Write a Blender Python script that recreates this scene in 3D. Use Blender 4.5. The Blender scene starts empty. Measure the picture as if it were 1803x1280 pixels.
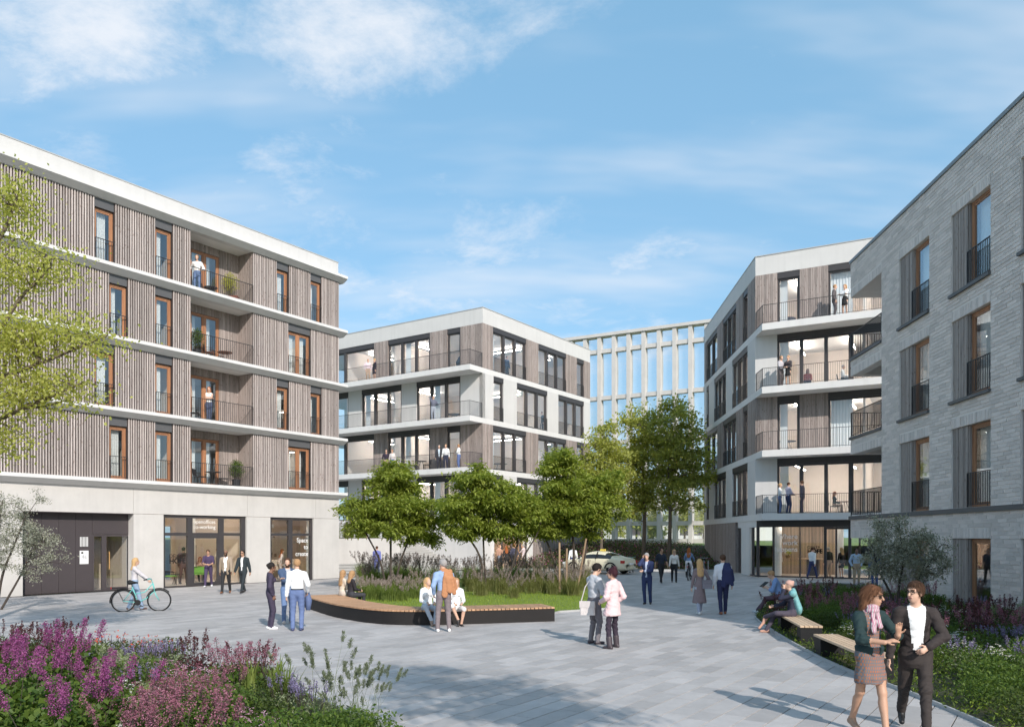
import bpy, math, random
import numpy as np
from mathutils import Matrix, Vector

# ------------------------------------------------------------------ camera, sky, sun, exposure
scene = bpy.context.scene
COL = scene.collection
FPX, CX, HOR, CAMZ = 1413.0, 901.5, 945.0, 2.4      # focal length / centre / horizon in photo pixels, eye height

cam_data = bpy.data.cameras.new('camera')
cam = bpy.data.objects.new('camera', cam_data)
COL.objects.link(cam)
cam.location = (0, 0, CAMZ)
cam.rotation_euler = (math.radians(90), 0, 0)
cam_data.sensor_width = 36.0
cam_data.lens = 36.0 * FPX / 1803.0
cam_data.shift_y = (HOR - 640.0) / 1803.0
cam_data.clip_start = 0.1
cam_data.clip_end = 3000.0
scene.camera = cam

SUN_AZ, SUN_EL = 158.0, 31.0          # clockwise from the viewing direction (+Y)

world = bpy.data.worlds.new('World')
scene.world = world
world.use_nodes = True
wt = world.node_tree
wt.nodes.clear()


def wn(t, **kw):
    n = wt.nodes.new(t)
    for k, v in kw.items():
        setattr(n, k, v)
    return n


def wm(op, a, b=None, clamp=False):
    n = wt.nodes.new('ShaderNodeMath')
    n.operation = op
    n.use_clamp = clamp
    for i, v in enumerate((a, b)):
        if v is None:
            continue
        if isinstance(v, (int, float)):
            n.inputs[i].default_value = v
        else:
            wt.links.new(v, n.inputs[i])
    return n.outputs[0]


sky = wn('ShaderNodeTexSky', sky_type='NISHITA', sun_disc=False)
sky.sun_elevation = math.radians(SUN_EL)
sky.sun_rotation = math.radians(SUN_AZ)
sky.altitude = 100
sky.air_density = 1.0
sky.dust_density = 1.6
sky.ozone_density = 1.2
tc = wn('ShaderNodeTexCoord')
sep = wn('ShaderNodeSeparateXYZ')
wt.links.new(tc.outputs['Generated'], sep.inputs[0])
zc = wm('MAXIMUM', sep.outputs[2], 0.0)
den = wm('ADD', zc, 0.22)
cmb = wn('ShaderNodeCombineXYZ')
wt.links.new(wm('DIVIDE', sep.outputs[0], den), cmb.inputs[0])
wt.links.new(wm('DIVIDE', sep.outputs[1], den), cmb.inputs[1])
mp = wn('ShaderNodeMapping')
mp.inputs['Location'].default_value = (3.35, 1.30, 0.4)
mp.inputs['Rotation'].default_value = (0, 0, math.radians(18))
mp.inputs['Scale'].default_value = (1.0, 1.15, 1.0)
wt.links.new(cmb.outputs[0], mp.inputs[0])
n1 = wn('ShaderNodeTexNoise')
n1.inputs['Scale'].default_value = 2.9
n1.inputs['Detail'].default_value = 8
n1.inputs['Roughness'].default_value = 0.66
n1.inputs['Distortion'].default_value = 0.25
wt.links.new(mp.outputs[0], n1.inputs['Vector'])
n2 = wn('ShaderNodeTexNoise')
n2.inputs['Scale'].default_value = 0.8
n2.inputs['Detail'].default_value = 2
wt.links.new(mp.outputs[0], n2.inputs['Vector'])
dens = wm('ADD', n1.outputs[0], wm('MULTIPLY', wm('SUBTRACT', n2.outputs[0], 0.5), 0.45))


def sky_p(px, py):
    d = Vector(((px - CX) / FPX, 1.0, (HOR - py) / FPX)).normalized()
    return d.x / (d.z + 0.22), d.y / (d.z + 0.22)


# cloud banks: where the sky of that day carries more cloud
for px_, py_, rx_, ry_, w_ in ((330, -10, 0.52, 0.17, 0.115), (640, 70, 0.22, 0.15, 0.105), (180, 110, 0.15, 0.09, 0.14), (10, 200, 0.14, 0.14, 0.15), (480, 270, 0.08, 0.05, 0.15),
                               (1030, 10, 0.15, 0.08, 0.14), (470, 345, 0.22, 0.10, 0.07), (1000, 360, 0.10, 0.07, 0.12), (1100, 430, 0.26, 0.10, 0.12), (700, 470, 0.5, 0.12, 0.06), (860, 90, 0.12, 0.10, 0.08), (250, 260, 0.25, 0.10, 0.08), (1380, 95, 0.10, 0.05, 0.12),
                               (1500, 330, 0.5, 0.3, -0.10), (930, 230, 0.25, 0.16, -0.10)):
    cx_, cy_ = sky_p(px_, py_)
    sb = wn('ShaderNodeVectorMath', operation='SUBTRACT')
    wt.links.new(cmb.outputs[0], sb.inputs[0]); sb.inputs[1].default_value = (cx_, cy_, 0)
    ml = wn('ShaderNodeVectorMath', operation='MULTIPLY')
    wt.links.new(sb.outputs[0], ml.inputs[0]); ml.inputs[1].default_value = (1 / rx_, 1 / ry_, 0)
    ln = wn('ShaderNodeVectorMath', operation='LENGTH')
    wt.links.new(ml.outputs[0], ln.inputs[0])
    bl = wn('ShaderNodeMapRange', interpolation_type='SMOOTHSTEP')
    bl.inputs['From Max'].default_value = 1.5
    bl.inputs['To Min'].default_value = w_
    bl.inputs['To Max'].default_value = 0.0
    wt.links.new(ln.outputs['Value'], bl.inputs['Value'])
    dens = wm('ADD', dens, bl.outputs[0])
mr = wn('ShaderNodeMapRange', interpolation_type='SMOOTHSTEP')
mr.inputs['From Min'].default_value = 0.49
mr.inputs['From Max'].default_value = 0.84
wt.links.new(dens, mr.inputs['Value'])
# thin streaky veil low over the horizon
n3 = wn('ShaderNodeTexNoise')
n3.inputs['Scale'].default_value = 1.2
n3.inputs['Detail'].default_value = 4
n3.inputs['Roughness'].default_value = 0.55
mp3 = wn('ShaderNodeMapping')
mp3.inputs['Scale'].default_value = (0.9, 2.6, 1.0)
mp3.inputs['Rotation'].default_value = (0, 0, math.radians(-8))
wt.links.new(cmb.outputs[0], mp3.inputs[0])
wt.links.new(mp3.outputs[0], n3.inputs['Vector'])
veil = wn('ShaderNodeMapRange', interpolation_type='SMOOTHSTEP')
veil.inputs['From Min'].default_value = 0.42
veil.inputs['From Max'].default_value = 0.80
veil.inputs['To Max'].default_value = 0.62
wt.links.new(n3.outputs[0], veil.inputs['Value'])
cover = wm('MAXIMUM', wm('MULTIPLY', mr.outputs[0], 0.88), veil.outputs[0], True)
pale = wn('ShaderNodeMixRGB')
pale.inputs[0].default_value = 0.5
pale.inputs[2].default_value = (1.75, 3.9, 5.7, 1)
wt.links.new(sky.outputs[0], pale.inputs[1])
cl = wn('ShaderNodeMixRGB')
cl.inputs[2].default_value = (5.2, 5.4, 5.75, 1)
wt.links.new(pale.outputs[0], cl.inputs[1])
wt.links.new(cover, cl.inputs[0])
bg = wn('ShaderNodeBackground')
bg.inputs[1].default_value = 0.15
wt.links.new(cl.outputs[0], bg.inputs[0])
wo = wn('ShaderNodeOutputWorld')
wt.links.new(bg.outputs[0], wo.inputs[0])

sun_data = bpy.data.lights.new('sun', 'SUN')
sun_data.energy = 3.9
sun_data.angle = math.radians(0.6)
sun_data.color = (1.0, 0.935, 0.86)
sun = bpy.data.objects.new('sun', sun_data)
COL.objects.link(sun)
_a, _e = math.radians(SUN_AZ), math.radians(SUN_EL)
SUND = Vector((math.sin(_a) * math.cos(_e), math.cos(_a) * math.cos(_e), math.sin(_e)))
sun.rotation_euler = SUND.to_track_quat('Z', 'Y').to_euler()
sun.location = SUND * 60

vs = scene.view_settings
vs.view_transform = 'Standard'
vs.look = 'None'
vs.exposure = 0.22
vs.gamma = 1.0
vs.use_curve_mapping = False
try:
    scene.cycles.use_denoising = True
    scene.cycles.max_bounces = 8
    scene.cycles.transparent_max_bounces = 24
    scene.cycles.diffuse_bounces = 4
    scene.cycles.glossy_bounces = 3
    scene.cycles.sample_clamp_indirect = 6.0
except Exception:
    pass

R = math.radians
rng = random.Random(7)


# ------------------------------------------------------------------ helpers
def gp(px, py):
    """ground point (z=0) seen at a photo pixel"""
    Y = FPX * CAMZ / (py - HOR)
    return Vector(((px - CX) / FPX * Y, Y, 0.0))


def at(px, py, Y):
    return Vector(((px - CX) / FPX * Y, Y, CAMZ - (py - HOR) / FPX * Y))


def frame(origin, az):
    """local x = direction of azimuth az (clockwise from +Y), y = 90 deg left of it, z up"""
    return Matrix.Translation(Vector(origin)) @ Matrix.Rotation(R(90 - az), 4, 'Z')


def fx(M, px):
    """coordinate along a frame's x axis at which its y=0 plane is seen at photo column px"""
    o = M.translation
    d = M.col[0].xyz
    k = (px - CX) / FPX
    return (k * o.y - o.x) / (d.x - k * d.y)


class MB:
    def __init__(self):
        self.v, self.f, self.m, self.uv = [], [], [], None

    def quad(self, a, b, c, d, m=0):
        n = len(self.v)
        self.v += [a, b, c, d]
        self.f.append((n, n + 1, n + 2, n + 3))
        self.m.append(m)

    def poly(self, pts, m=0):
        n = len(self.v)
        self.v += list(pts)
        self.f.append(tuple(range(n, n + len(pts))))
        self.m.append(m)

    def box(self, x0, x1, y0, y1, z0, z1, m=0):
        if x0 > x1: x0, x1 = x1, x0
        if y0 > y1: y0, y1 = y1, y0
        if z0 > z1: z0, z1 = z1, z0
        n = len(self.v)
        self.v += [(x0, y0, z0), (x1, y0, z0), (x1, y1, z0), (x0, y1, z0),
                   (x0, y0, z1), (x1, y0, z1), (x1, y1, z1), (x0, y1, z1)]
        for q in ((0, 3, 2, 1), (4, 5, 6, 7), (0, 1, 5, 4), (1, 2, 6, 5), (2, 3, 7, 6), (3, 0, 4, 7)):
            self.f.append(tuple(n + i for i in q))
            self.m.append(m)

    def prism(self, pts, z0, z1, m=0):
        """pts: counter-clockwise plan polygon"""
        n = len(self.v)
        k = len(pts)
        self.v += [(p[0], p[1], z0) for p in pts] + [(p[0], p[1], z1) for p in pts]
        self.f.append(tuple(n + i for i in range(k))[::-1]); self.m.append(m)
        self.f.append(tuple(n + k + i for i in range(k))); self.m.append(m)
        for i in range(k):
            j = (i + 1) % k
            self.f.append((n + i, n + j, n + k + j, n + k + i)); self.m.append(m)

    def bar(self, a, b, w, h=None, m=0):
        """box bar between two points, w x h section"""
        h = h or w
        a, b = Vector(a), Vector(b)
        d = b - a
        if d.length < 1e-6:
            return
        d.normalize()
        up = Vector((0, 0, 1)) if abs(d.z) < 0.95 else Vector((0, 1, 0))
        s = d.cross(up).normalized() * (w / 2)
        t = s.cross(d).normalized() * (h / 2)
        n = len(self.v)
        for p in (a, b):
            for q in (-s - t, s - t, s + t, -s + t):
                self.v.append(tuple(p + q))
        for q in ((0, 1, 2, 3), (7, 6, 5, 4), (0, 4, 5, 1), (1, 5, 6, 2), (2, 6, 7, 3), (3, 7, 4, 0)):
            self.f.append(tuple(n + i for i in q)); self.m.append(m)

    def tube(self, pts, radii, n=6, m=0, cap=True):
        pts = [Vector(p) for p in pts]
        if not hasattr(radii, '__len__'):
            radii = [radii] * len(pts)
        base = len(self.v)
        side = None
        for i, p in enumerate(pts):
            a = pts[max(i - 1, 0)]
            b = pts[min(i + 1, len(pts) - 1)]
            d = (b - a)
            d = d.normalized() if d.length > 1e-9 else Vector((0, 0, 1))
            if side is None:
                side = d.cross(Vector((0, 0, 1)) if abs(d.z) < 0.9 else Vector((1, 0, 0))).normalized()
            else:
                side = (side - d * side.dot(d))
                side = side.normalized() if side.length > 1e-6 else d.orthogonal().normalized()
            t = d.cross(side)
            for k in range(n):
                an = 2 * math.pi * k / n
                self.v.append(tuple(p + (side * math.cos(an) + t * math.sin(an)) * radii[i]))
        for i in range(len(pts) - 1):
            for k in range(n):
                k2 = (k + 1) % n
                self.f.append((base + i * n + k, base + i * n + k2, base + (i + 1) * n + k2, base + (i + 1) * n + k))
                self.m.append(m)
        if cap:
            self.f.append(tuple(base + k for k in range(n))[::-1]); self.m.append(m)
            e = base + (len(pts) - 1) * n
            self.f.append(tuple(e + k for k in range(n))); self.m.append(m)

    def lathe(self, prof, n=12, c=(0, 0), m=0, z=0.0):
        base = len(self.v)
        for r, h in prof:
            for k in range(n):
                a = 2 * math.pi * k / n
                self.v.append((c[0] + r * math.cos(a), c[1] + r * math.sin(a), z + h))
        for i in range(len(prof) - 1):
            for k in range(n):
                k2 = (k + 1) % n
                self.f.append((base + i * n + k, base + i * n + k2, base + (i + 1) * n + k2, base + (i + 1) * n + k))
                self.m.append(m)
        self.f.append(tuple(base + k for k in range(n))[::-1]); self.m.append(m)
        e = base + (len(prof) - 1) * n
        self.f.append(tuple(e + k for k in range(n))); self.m.append(m)

    def mesh(self, name, mats, smooth=False):
        me = bpy.data.meshes.new(name)
        me.from_pydata([tuple(p) for p in self.v], [], self.f)
        if not isinstance(mats, (list, tuple)):
            mats = [mats]
        for mt in mats:
            me.materials.append(mt)
        if len(mats) > 1:
            me.polygons.foreach_set('material_index', self.m)
        if smooth:
            me.polygons.foreach_set('use_smooth', [True] * len(me.polygons))
        me.update()
        return me

    def build(self, name, mats, parent=None, M=None, smooth=False):
        return link(name, self.mesh(name, mats, smooth), parent, M)


def link(name, data, parent=None, M=None):
    o = bpy.data.objects.new(name, data)
    COL.objects.link(o)
    if parent is not None:
        o.parent = parent
    if M is not None:
        o.matrix_basis = M
    return o


def np_mesh(name, verts, faces, mats, midx=None, smooth=False):
    """fast mesh from numpy arrays; faces all of one arity"""
    me = bpy.data.meshes.new(name)
    nv, (nf, k) = len(verts), faces.shape
    me.vertices.add(nv)
    me.vertices.foreach_set('co', np.ascontiguousarray(verts, dtype=np.float32).ravel())
    me.loops.add(nf * k)
    me.loops.foreach_set('vertex_index', np.ascontiguousarray(faces, dtype=np.int32).ravel())
    me.polygons.add(nf)
    me.polygons.foreach_set('loop_start', np.arange(0, nf * k, k, dtype=np.int32))
    if not isinstance(mats, (list, tuple)):
        mats = [mats]
    for mt in mats:
        me.materials.append(mt)
    if midx is not None:
        me.polygons.foreach_set('material_index', np.ascontiguousarray(midx, dtype=np.int32))
    if smooth:
        me.polygons.foreach_set('use_smooth', np.ones(nf, dtype=bool))
    me.update(calc_edges=True)
    return me


def tag(o, label=None, cat=None, group=None, kind=None):
    if label: o['label'] = label
    if cat: o['category'] = cat
    if group: o['group'] = group
    if kind: o['kind'] = kind
    return o


def empty(name, M=None):
    o = bpy.data.objects.new(name, None)
    COL.objects.link(o)
    o.empty_display_size = 0.2
    if M is not None:
        o.matrix_basis = M
    return o


def copy_tree(src, M=None, parent=None):
    c = src.copy()
    COL.objects.link(c)
    c.parent = parent
    if M is not None:
        c.matrix_basis = M
    for ch in src.children:
        copy_tree(ch, None, c)
    return c


# ------------------------------------------------------------------ materials
def new_mat(name):
    m = bpy.data.materials.new(name)
    m.use_nodes = True
    nt = m.node_tree
    b = nt.nodes['Principled BSDF']
    return m, nt, b


def solid(name, col, rough=0.6, metal=0.0, var=0.0, vscale=4.0, bump=0.0, bscale=40.0, island=0.0, spec=None, stretch=None, detail=4, world=False, stain=0.0):
    """principled with optional noise colour variation, per-piece variation and fine bump"""
    m, nt, b = new_mat(name)
    b.inputs['Base Color'].default_value = (*col, 1)
    b.inputs['Roughness'].default_value = rough
    b.inputs['Metallic'].default_value = metal
    if spec is not None:
        b.inputs['Specular IOR Level'].default_value = spec
    src = None
    if var or bump:
        t = nt.nodes.new('ShaderNodeTexCoord')
        vec = t.outputs['Object']
        if world:
            vec = nt.nodes.new('ShaderNodeNewGeometry').outputs['Position']
        if stretch:
            mpn = nt.nodes.new('ShaderNodeMapping')
            mpn.inputs['Scale'].default_value = stretch
            nt.links.new(vec, mpn.inputs[0])
            vec = mpn.outputs[0]
    fac = None
    if var:
        n = nt.nodes.new('ShaderNodeTexNoise')
        n.inputs['Scale'].default_value = vscale
        n.inputs['Detail'].default_value = detail
        n.inputs['Roughness'].default_value = 0.62
        nt.links.new(vec, n.inputs['Vector'])
        mr_ = nt.nodes.new('ShaderNodeMapRange')
        mr_.inputs['From Min'].default_value = 0.25
        mr_.inputs['From Max'].default_value = 0.75
        mr_.inputs['To Min'].default_value = 1 - var
        mr_.inputs['To Max'].default_value = 1 + var
        nt.links.new(n.outputs[0], mr_.inputs[0])
        fac = mr_.outputs[0]
        if stain:
            ns = nt.nodes.new('ShaderNodeTexNoise')
            ns.inputs['Scale'].default_value = 0.42
            ns.inputs['Detail'].default_value = 7
            ns.inputs['Roughness'].default_value = 0.68
            nt.links.new(vec, ns.inputs['Vector'])
            ms_ = nt.nodes.new('ShaderNodeMapRange')
            ms_.inputs['From Min'].default_value = 0.34
            ms_.inputs['From Max'].default_value = 0.60
            ms_.inputs['To Min'].default_value = 1 - stain
            ms_.inputs['To Max'].default_value = 1.0
            nt.links.new(ns.outputs[0], ms_.inputs[0])
            vo = nt.nodes.new('ShaderNodeTexVoronoi')
            vo.inputs['Scale'].default_value = 1.7
            nt.links.new(vec, vo.inputs['Vector'])
            mv = nt.nodes.new('ShaderNodeMapRange')
            mv.inputs['From Min'].default_value = 0.02
            mv.inputs['From Max'].default_value = 0.05
            mv.inputs['To Min'].default_value = 0.72
            mv.inputs['To Max'].default_value = 1.0
            nt.links.new(vo.outputs['Distance'], mv.inputs[0])
            for extra in (ms_, mv):
                mu0 = nt.nodes.new('ShaderNodeMath'); mu0.operation = 'MULTIPLY'
                nt.links.new(fac, mu0.inputs[0]); nt.links.new(extra.outputs[0], mu0.inputs[1])
                fac = mu0.outputs[0]
    if island:
        g = nt.nodes.new('ShaderNodeNewGeometry')
        oi = nt.nodes.new('ShaderNodeObjectInfo')
        ad = nt.nodes.new('ShaderNodeMath'); ad.operation = 'ADD'
        nt.links.new(g.outputs['Random Per Island'], ad.inputs[0])
        nt.links.new(oi.outputs['Random'], ad.inputs[1])
        fr = nt.nodes.new('ShaderNodeMath'); fr.operation = 'FRACT'
        nt.links.new(ad.outputs[0], fr.inputs[0])
        mr2 = nt.nodes.new('ShaderNodeMapRange')
        mr2.inputs['To Min'].default_value = 1 - island
        mr2.inputs['To Max'].default_value = 1 + island
        nt.links.new(fr.outputs[0], mr2.inputs[0])
        if fac is not None:
            mu = nt.nodes.new('ShaderNodeMath'); mu.operation = 'MULTIPLY'
            nt.links.new(fac, mu.inputs[0]); nt.links.new(mr2.outputs[0], mu.inputs[1])
            fac = mu.outputs[0]
        else:
            fac = mr2.outputs[0]
    if fac is not None:
        vm = nt.nodes.new('ShaderNodeVectorMath'); vm.operation = 'SCALE'
        vm.inputs[0].default_value = col
        nt.links.new(fac, vm.inputs['Scale'])
        nt.links.new(vm.outputs[0], b.inputs['Base Color'])
    if bump:
        nb = nt.nodes.new('ShaderNodeTexNoise')
        nb.inputs['Scale'].default_value = bscale
        nb.inputs['Detail'].default_value = 4
        nt.links.new(vec, nb.inputs['Vector'])
        bp = nt.nodes.new('ShaderNodeBump')
        bp.inputs['Strength'].default_value = bump
        bp.inputs['Distance'].default_value = 0.02
        nt.links.new(nb.outputs[0], bp.inputs['Height'])
        nt.links.new(bp.outputs[0], b.inputs['Normal'])
    return m


def wood_mat(name, col, dark, rough=0.75, knots=True, gscale=1.0, island=0.16):
    """weathered timber: grain running along local z, knots, per-board tone"""
    m, nt, b = new_mat(name)
    b.inputs['Roughness'].default_value = rough
    L = nt.links.new
    t = nt.nodes.new('ShaderNodeTexCoord')
    oi = nt.nodes.new('ShaderNodeObjectInfo')
    g = nt.nodes.new('ShaderNodeNewGeometry')
    rn = nt.nodes.new('ShaderNodeMath'); rn.operation = 'ADD'
    L(oi.outputs['Random'], rn.inputs[0]); L(g.outputs['Random Per Island'], rn.inputs[1])
    fr = nt.nodes.new('ShaderNodeMath'); fr.operation = 'FRACT'
    L(rn.outputs[0], fr.inputs[0])
    sh = nt.nodes.new('ShaderNodeVectorMath'); sh.operation = 'SCALE'
    sh.inputs[0].default_value = (13.0, 7.0, 31.0)
    L(rn.outputs[0], sh.inputs['Scale'])
    ad = nt.nodes.new('ShaderNodeVectorMath')
    L(t.outputs['Object'], ad.inputs[0]); L(sh.outputs[0], ad.inputs[1])
    mpn = nt.nodes.new('ShaderNodeMapping')
    mpn.inputs['Scale'].default_value = (26 * gscale, 26 * gscale, 1.1 * gscale)
    L(ad.outputs[0], mpn.inputs[0])
    n = nt.nodes.new('ShaderNodeTexNoise')
    n.inputs['Scale'].default_value = 1.0
    n.inputs['Detail'].default_value = 5
    n.inputs['Distortion'].default_value = 0.6
    L(mpn.outputs[0], n.inputs['Vector'])
    ramp = nt.nodes.new('ShaderNodeValToRGB')
    ramp.color_ramp.elements[0].position = 0.32
    ramp.color_ramp.elements[0].color = (*dark, 1)
    ramp.color_ramp.elements[1].position = 0.62
    ramp.color_ramp.elements[1].color = (*col, 1)
    L(n.outputs[0], ramp.inputs[0])
    out = ramp.outputs[0]
    if knots:
        mk = nt.nodes.new('ShaderNodeMapping')
        mk.inputs['Scale'].default_value = (9, 9, 3.4)
        L(ad.outputs[0], mk.inputs[0])
        vo = nt.nodes.new('ShaderNodeTexVoronoi')
        vo.inputs['Scale'].default_value = 1.0
        L(mk.outputs[0], vo.inputs['Vector'])
        kr = nt.nodes.new('ShaderNodeMapRange')
        kr.inputs['From Min'].default_value = 0.10
        kr.inputs['From Max'].default_value = 0.24
        kr.inputs['To Min'].default_value = 0.75
        kr.inputs['To Max'].default_value = 0.0
        L(vo.outputs['Distance'], kr.inputs[0])
        mx = nt.nodes.new('ShaderNodeMixRGB')
        mx.inputs[2].default_value = (dark[0] * 0.6, dark[1] * 0.5, dark[2] * 0.45, 1)
        L(out, mx.inputs[1]); L(kr.outputs[0], mx.inputs[0])
        out = mx.outputs[0]
    mr2 = nt.nodes.new('ShaderNodeMapRange')
    mr2.inputs['To Min'].default_value = 1 - island
    mr2.inputs['To Max'].default_value = 1 + island
    L(fr.outputs[0], mr2.inputs[0])
    vm = nt.nodes.new('ShaderNodeVectorMath'); vm.operation = 'SCALE'
    L(out, vm.inputs[0]); L(mr2.outputs[0], vm.inputs['Scale'])
    L(vm.outputs[0], b.inputs['Base Color'])
    bp = nt.nodes.new('ShaderNodeBump')
    bp.inputs['Strength'].default_value = 0.25
    bp.inputs['Distance'].default_value = 0.01
    L(n.outputs[0], bp.inputs['Height']); L(bp.outputs[0], b.inputs['Normal'])
    return m


def concrete_mat(name, col, pits=True, var=0.07):
    m, nt, b = new_mat(name)
    b.inputs['Roughness'].default_value = 0.82
    L = nt.links.new
    t = nt.nodes.new('ShaderNodeTexCoord')
    n = nt.nodes.new('ShaderNodeTexNoise')
    n.inputs['Scale'].default_value = 0.7
    n.inputs['Detail'].default_value = 8
    n.inputs['Roughness'].default_value = 0.68
    L(t.outputs['Object'], n.inputs['Vector'])
    mr_ = nt.nodes.new('ShaderNodeMapRange')
    mr_.inputs['From Min'].default_value = 0.3
    mr_.inputs['From Max'].default_value = 0.7
    mr_.inputs['To Min'].default_value = 1 - var
    mr_.inputs['To Max'].default_value = 1 + var * 0.7
    L(n.outputs[0], mr_.inputs[0])
    fac = mr_.outputs[0]
    n4 = nt.nodes.new('ShaderNodeTexNoise')
    n4.inputs['Scale'].default_value = 45
    n4.inputs['Detail'].default_value = 3
    L(t.outputs['Object'], n4.inputs['Vector'])
    if pits:
        vo = nt.nodes.new('ShaderNodeTexVoronoi')
        vo.inputs['Scale'].default_value = 5.5
        L(t.outputs['Object'], vo.inputs['Vector'])
        kr = nt.nodes.new('ShaderNodeMapRange')
        kr.inputs['From Min'].default_value = 0.03
        kr.inputs['From Max'].default_value = 0.085
        kr.inputs['To Min'].default_value = 0.72
        kr.inputs['To Max'].default_value = 1.0
        L(vo.outputs['Distance'], kr.inputs[0])
        mu = nt.nodes.new('ShaderNodeMath'); mu.operation = 'MULTIPLY'
        L(fac, mu.inputs[0]); L(kr.outputs[0], mu.inputs[1])
        fac = mu.outputs[0]
    # rain streaks running down
    mps = nt.nodes.new('ShaderNodeMapping')
    mps.inputs['Scale'].default_value = (3.2, 3.2, 0.16)
    L(t.outputs['Object'], mps.inputs[0])
    ns = nt.nodes.new('ShaderNodeTexNoise')
    ns.inputs['Scale'].default_value = 1.0
    ns.inputs['Detail'].default_value = 5
    L(mps.outputs[0], ns.inputs['Vector'])
    ms_ = nt.nodes.new('ShaderNodeMapRange')
    ms_.inputs['From Min'].default_value = 0.30
    ms_.inputs['From Max'].default_value = 0.52
    ms_.inputs['To Min'].default_value = 0.95
    ms_.inputs['To Max'].default_value = 1.0
    L(ns.outputs[0], ms_.inputs[0])
    mu9 = nt.nodes.new('ShaderNodeMath'); mu9.operation = 'MULTIPLY'
    L(fac, mu9.inputs[0]); L(ms_.outputs[0], mu9.inputs[1])
    fac = mu9.outputs[0]
    vm = nt.nodes.new('ShaderNodeVectorMath'); vm.operation = 'SCALE'
    vm.inputs[0].default_value = col
    L(fac, vm.inputs['Scale'])
    L(vm.outputs[0], b.inputs['Base Color'])
    bp = nt.nodes.new('ShaderNodeBump')
    bp.inputs['Strength'].default_value = 0.12
    bp.inputs['Distance'].default_value = 0.01
    L(n4.outputs[0], bp.inputs['Height']); L(bp.outputs[0], b.inputs['Normal'])
    return m


def glass_mat(name, tint=(0.93, 0.95, 0.95), refl=0.10, edge=0.5, rough=0.0):
    m = bpy.data.materials.new(name)
    m.use_nodes = True
    nt = m.node_tree
    nt.nodes.clear()
    L = nt.links.new
    tr = nt.nodes.new('ShaderNodeBsdfTransparent')
    tr.inputs[0].default_value = (*tint, 1)
    gl = nt.nodes.new('ShaderNodeBsdfGlossy')
    gl.inputs['Roughness'].default_value = rough
    gl.inputs['Color'].default_value = (0.95, 0.97, 1, 1)
    lw = nt.nodes.new('ShaderNodeLayerWeight')
    lw.inputs['Blend'].default_value = 0.35
    mr_ = nt.nodes.new('ShaderNodeMapRange')
    mr_.inputs['To Min'].default_value = refl
    mr_.inputs['To Max'].default_value = edge
    L(lw.outputs['Facing'], mr_.inputs[0])
    mx = nt.nodes.new('ShaderNodeMixShader')
    L(mr_.outputs[0], mx.inputs[0]); L(tr.outputs[0], mx.inputs[1]); L(gl.outputs[0], mx.inputs[2])
    o = nt.nodes.new('ShaderNodeOutputMaterial')
    L(mx.outputs[0], o.inputs[0])
    return m


def hazy_glass(name, white=0.22):
    m = glass_mat(name, (0.96, 0.97, 0.98), 0.06, 0.30)
    nt = m.node_tree
    o = [n for n in nt.nodes if n.type == 'OUTPUT_MATERIAL'][0]
    src = o.inputs[0].links[0].from_socket
    d = nt.nodes.new('ShaderNodeBsdfDiffuse')
    d.inputs[0].default_value = (0.80, 0.82, 0.83, 1)
    mx = nt.nodes.new('ShaderNodeMixShader')
    mx.inputs[0].default_value = white
    nt.links.new(src, mx.inputs[1]); nt.links.new(d.outputs[0], mx.inputs[2]); nt.links.new(mx.outputs[0], o.inputs[0])
    return m


def emit_mat(name, col, s):
    m = bpy.data.materials.new(name)
    m.use_nodes = True
    nt = m.node_tree
    nt.nodes.clear()
    e = nt.nodes.new('ShaderNodeEmission')
    e.inputs[0].default_value = (*col, 1)
    e.inputs[1].default_value = s
    o = nt.nodes.new('ShaderNodeOutputMaterial')
    nt.links.new(e.outputs[0], o.inputs[0])
    return m


def leaf_mat(name, col, col2, trans=0.35, rough=0.55):
    """foliage: per-leaf tone between two colours, some light passing through"""
    m = bpy.data.materials.new(name)
    m.use_nodes = True
    nt = m.node_tree
    nt.nodes.clear()
    L = nt.links.new
    g = nt.nodes.new('ShaderNodeNewGeometry')
    mx = nt.nodes.new('ShaderNodeMixRGB')
    mx.inputs[1].default_value = (*col, 1)
    mx.inputs[2].default_value = (*col2, 1)
    L(g.outputs['Random Per Island'], mx.inputs[0])
    d = nt.nodes.new('ShaderNodeBsdfPrincipled')
    d.inputs['Roughness'].default_value = rough
    d.inputs['Specular IOR Level'].default_value = 0.3
    L(mx.outputs[0], d.inputs['Base Color'])
    tl = nt.nodes.new('ShaderNodeBsdfTranslucent')
    br = nt.nodes.new('ShaderNodeVectorMath'); br.operation = 'MULTIPLY'
    br.inputs[1].default_value = (1.5, 1.45, 0.7)
    L(mx.outputs[0], br.inputs[0]); L(br.outputs[0], tl.inputs[0])
    ms = nt.nodes.new('ShaderNodeMixShader')
    ms.inputs[0].default_value = trans
    L(d.outputs[0], ms.inputs[1]); L(tl.outputs[0], ms.inputs[2])
    o = nt.nodes.new('ShaderNodeOutputMaterial')
    L(ms.outputs[0], o.inputs[0])
    return m


def petal_mat(name, col, col2, trans=0.25):
    return leaf_mat(name, col, col2, trans, 0.7)


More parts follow.
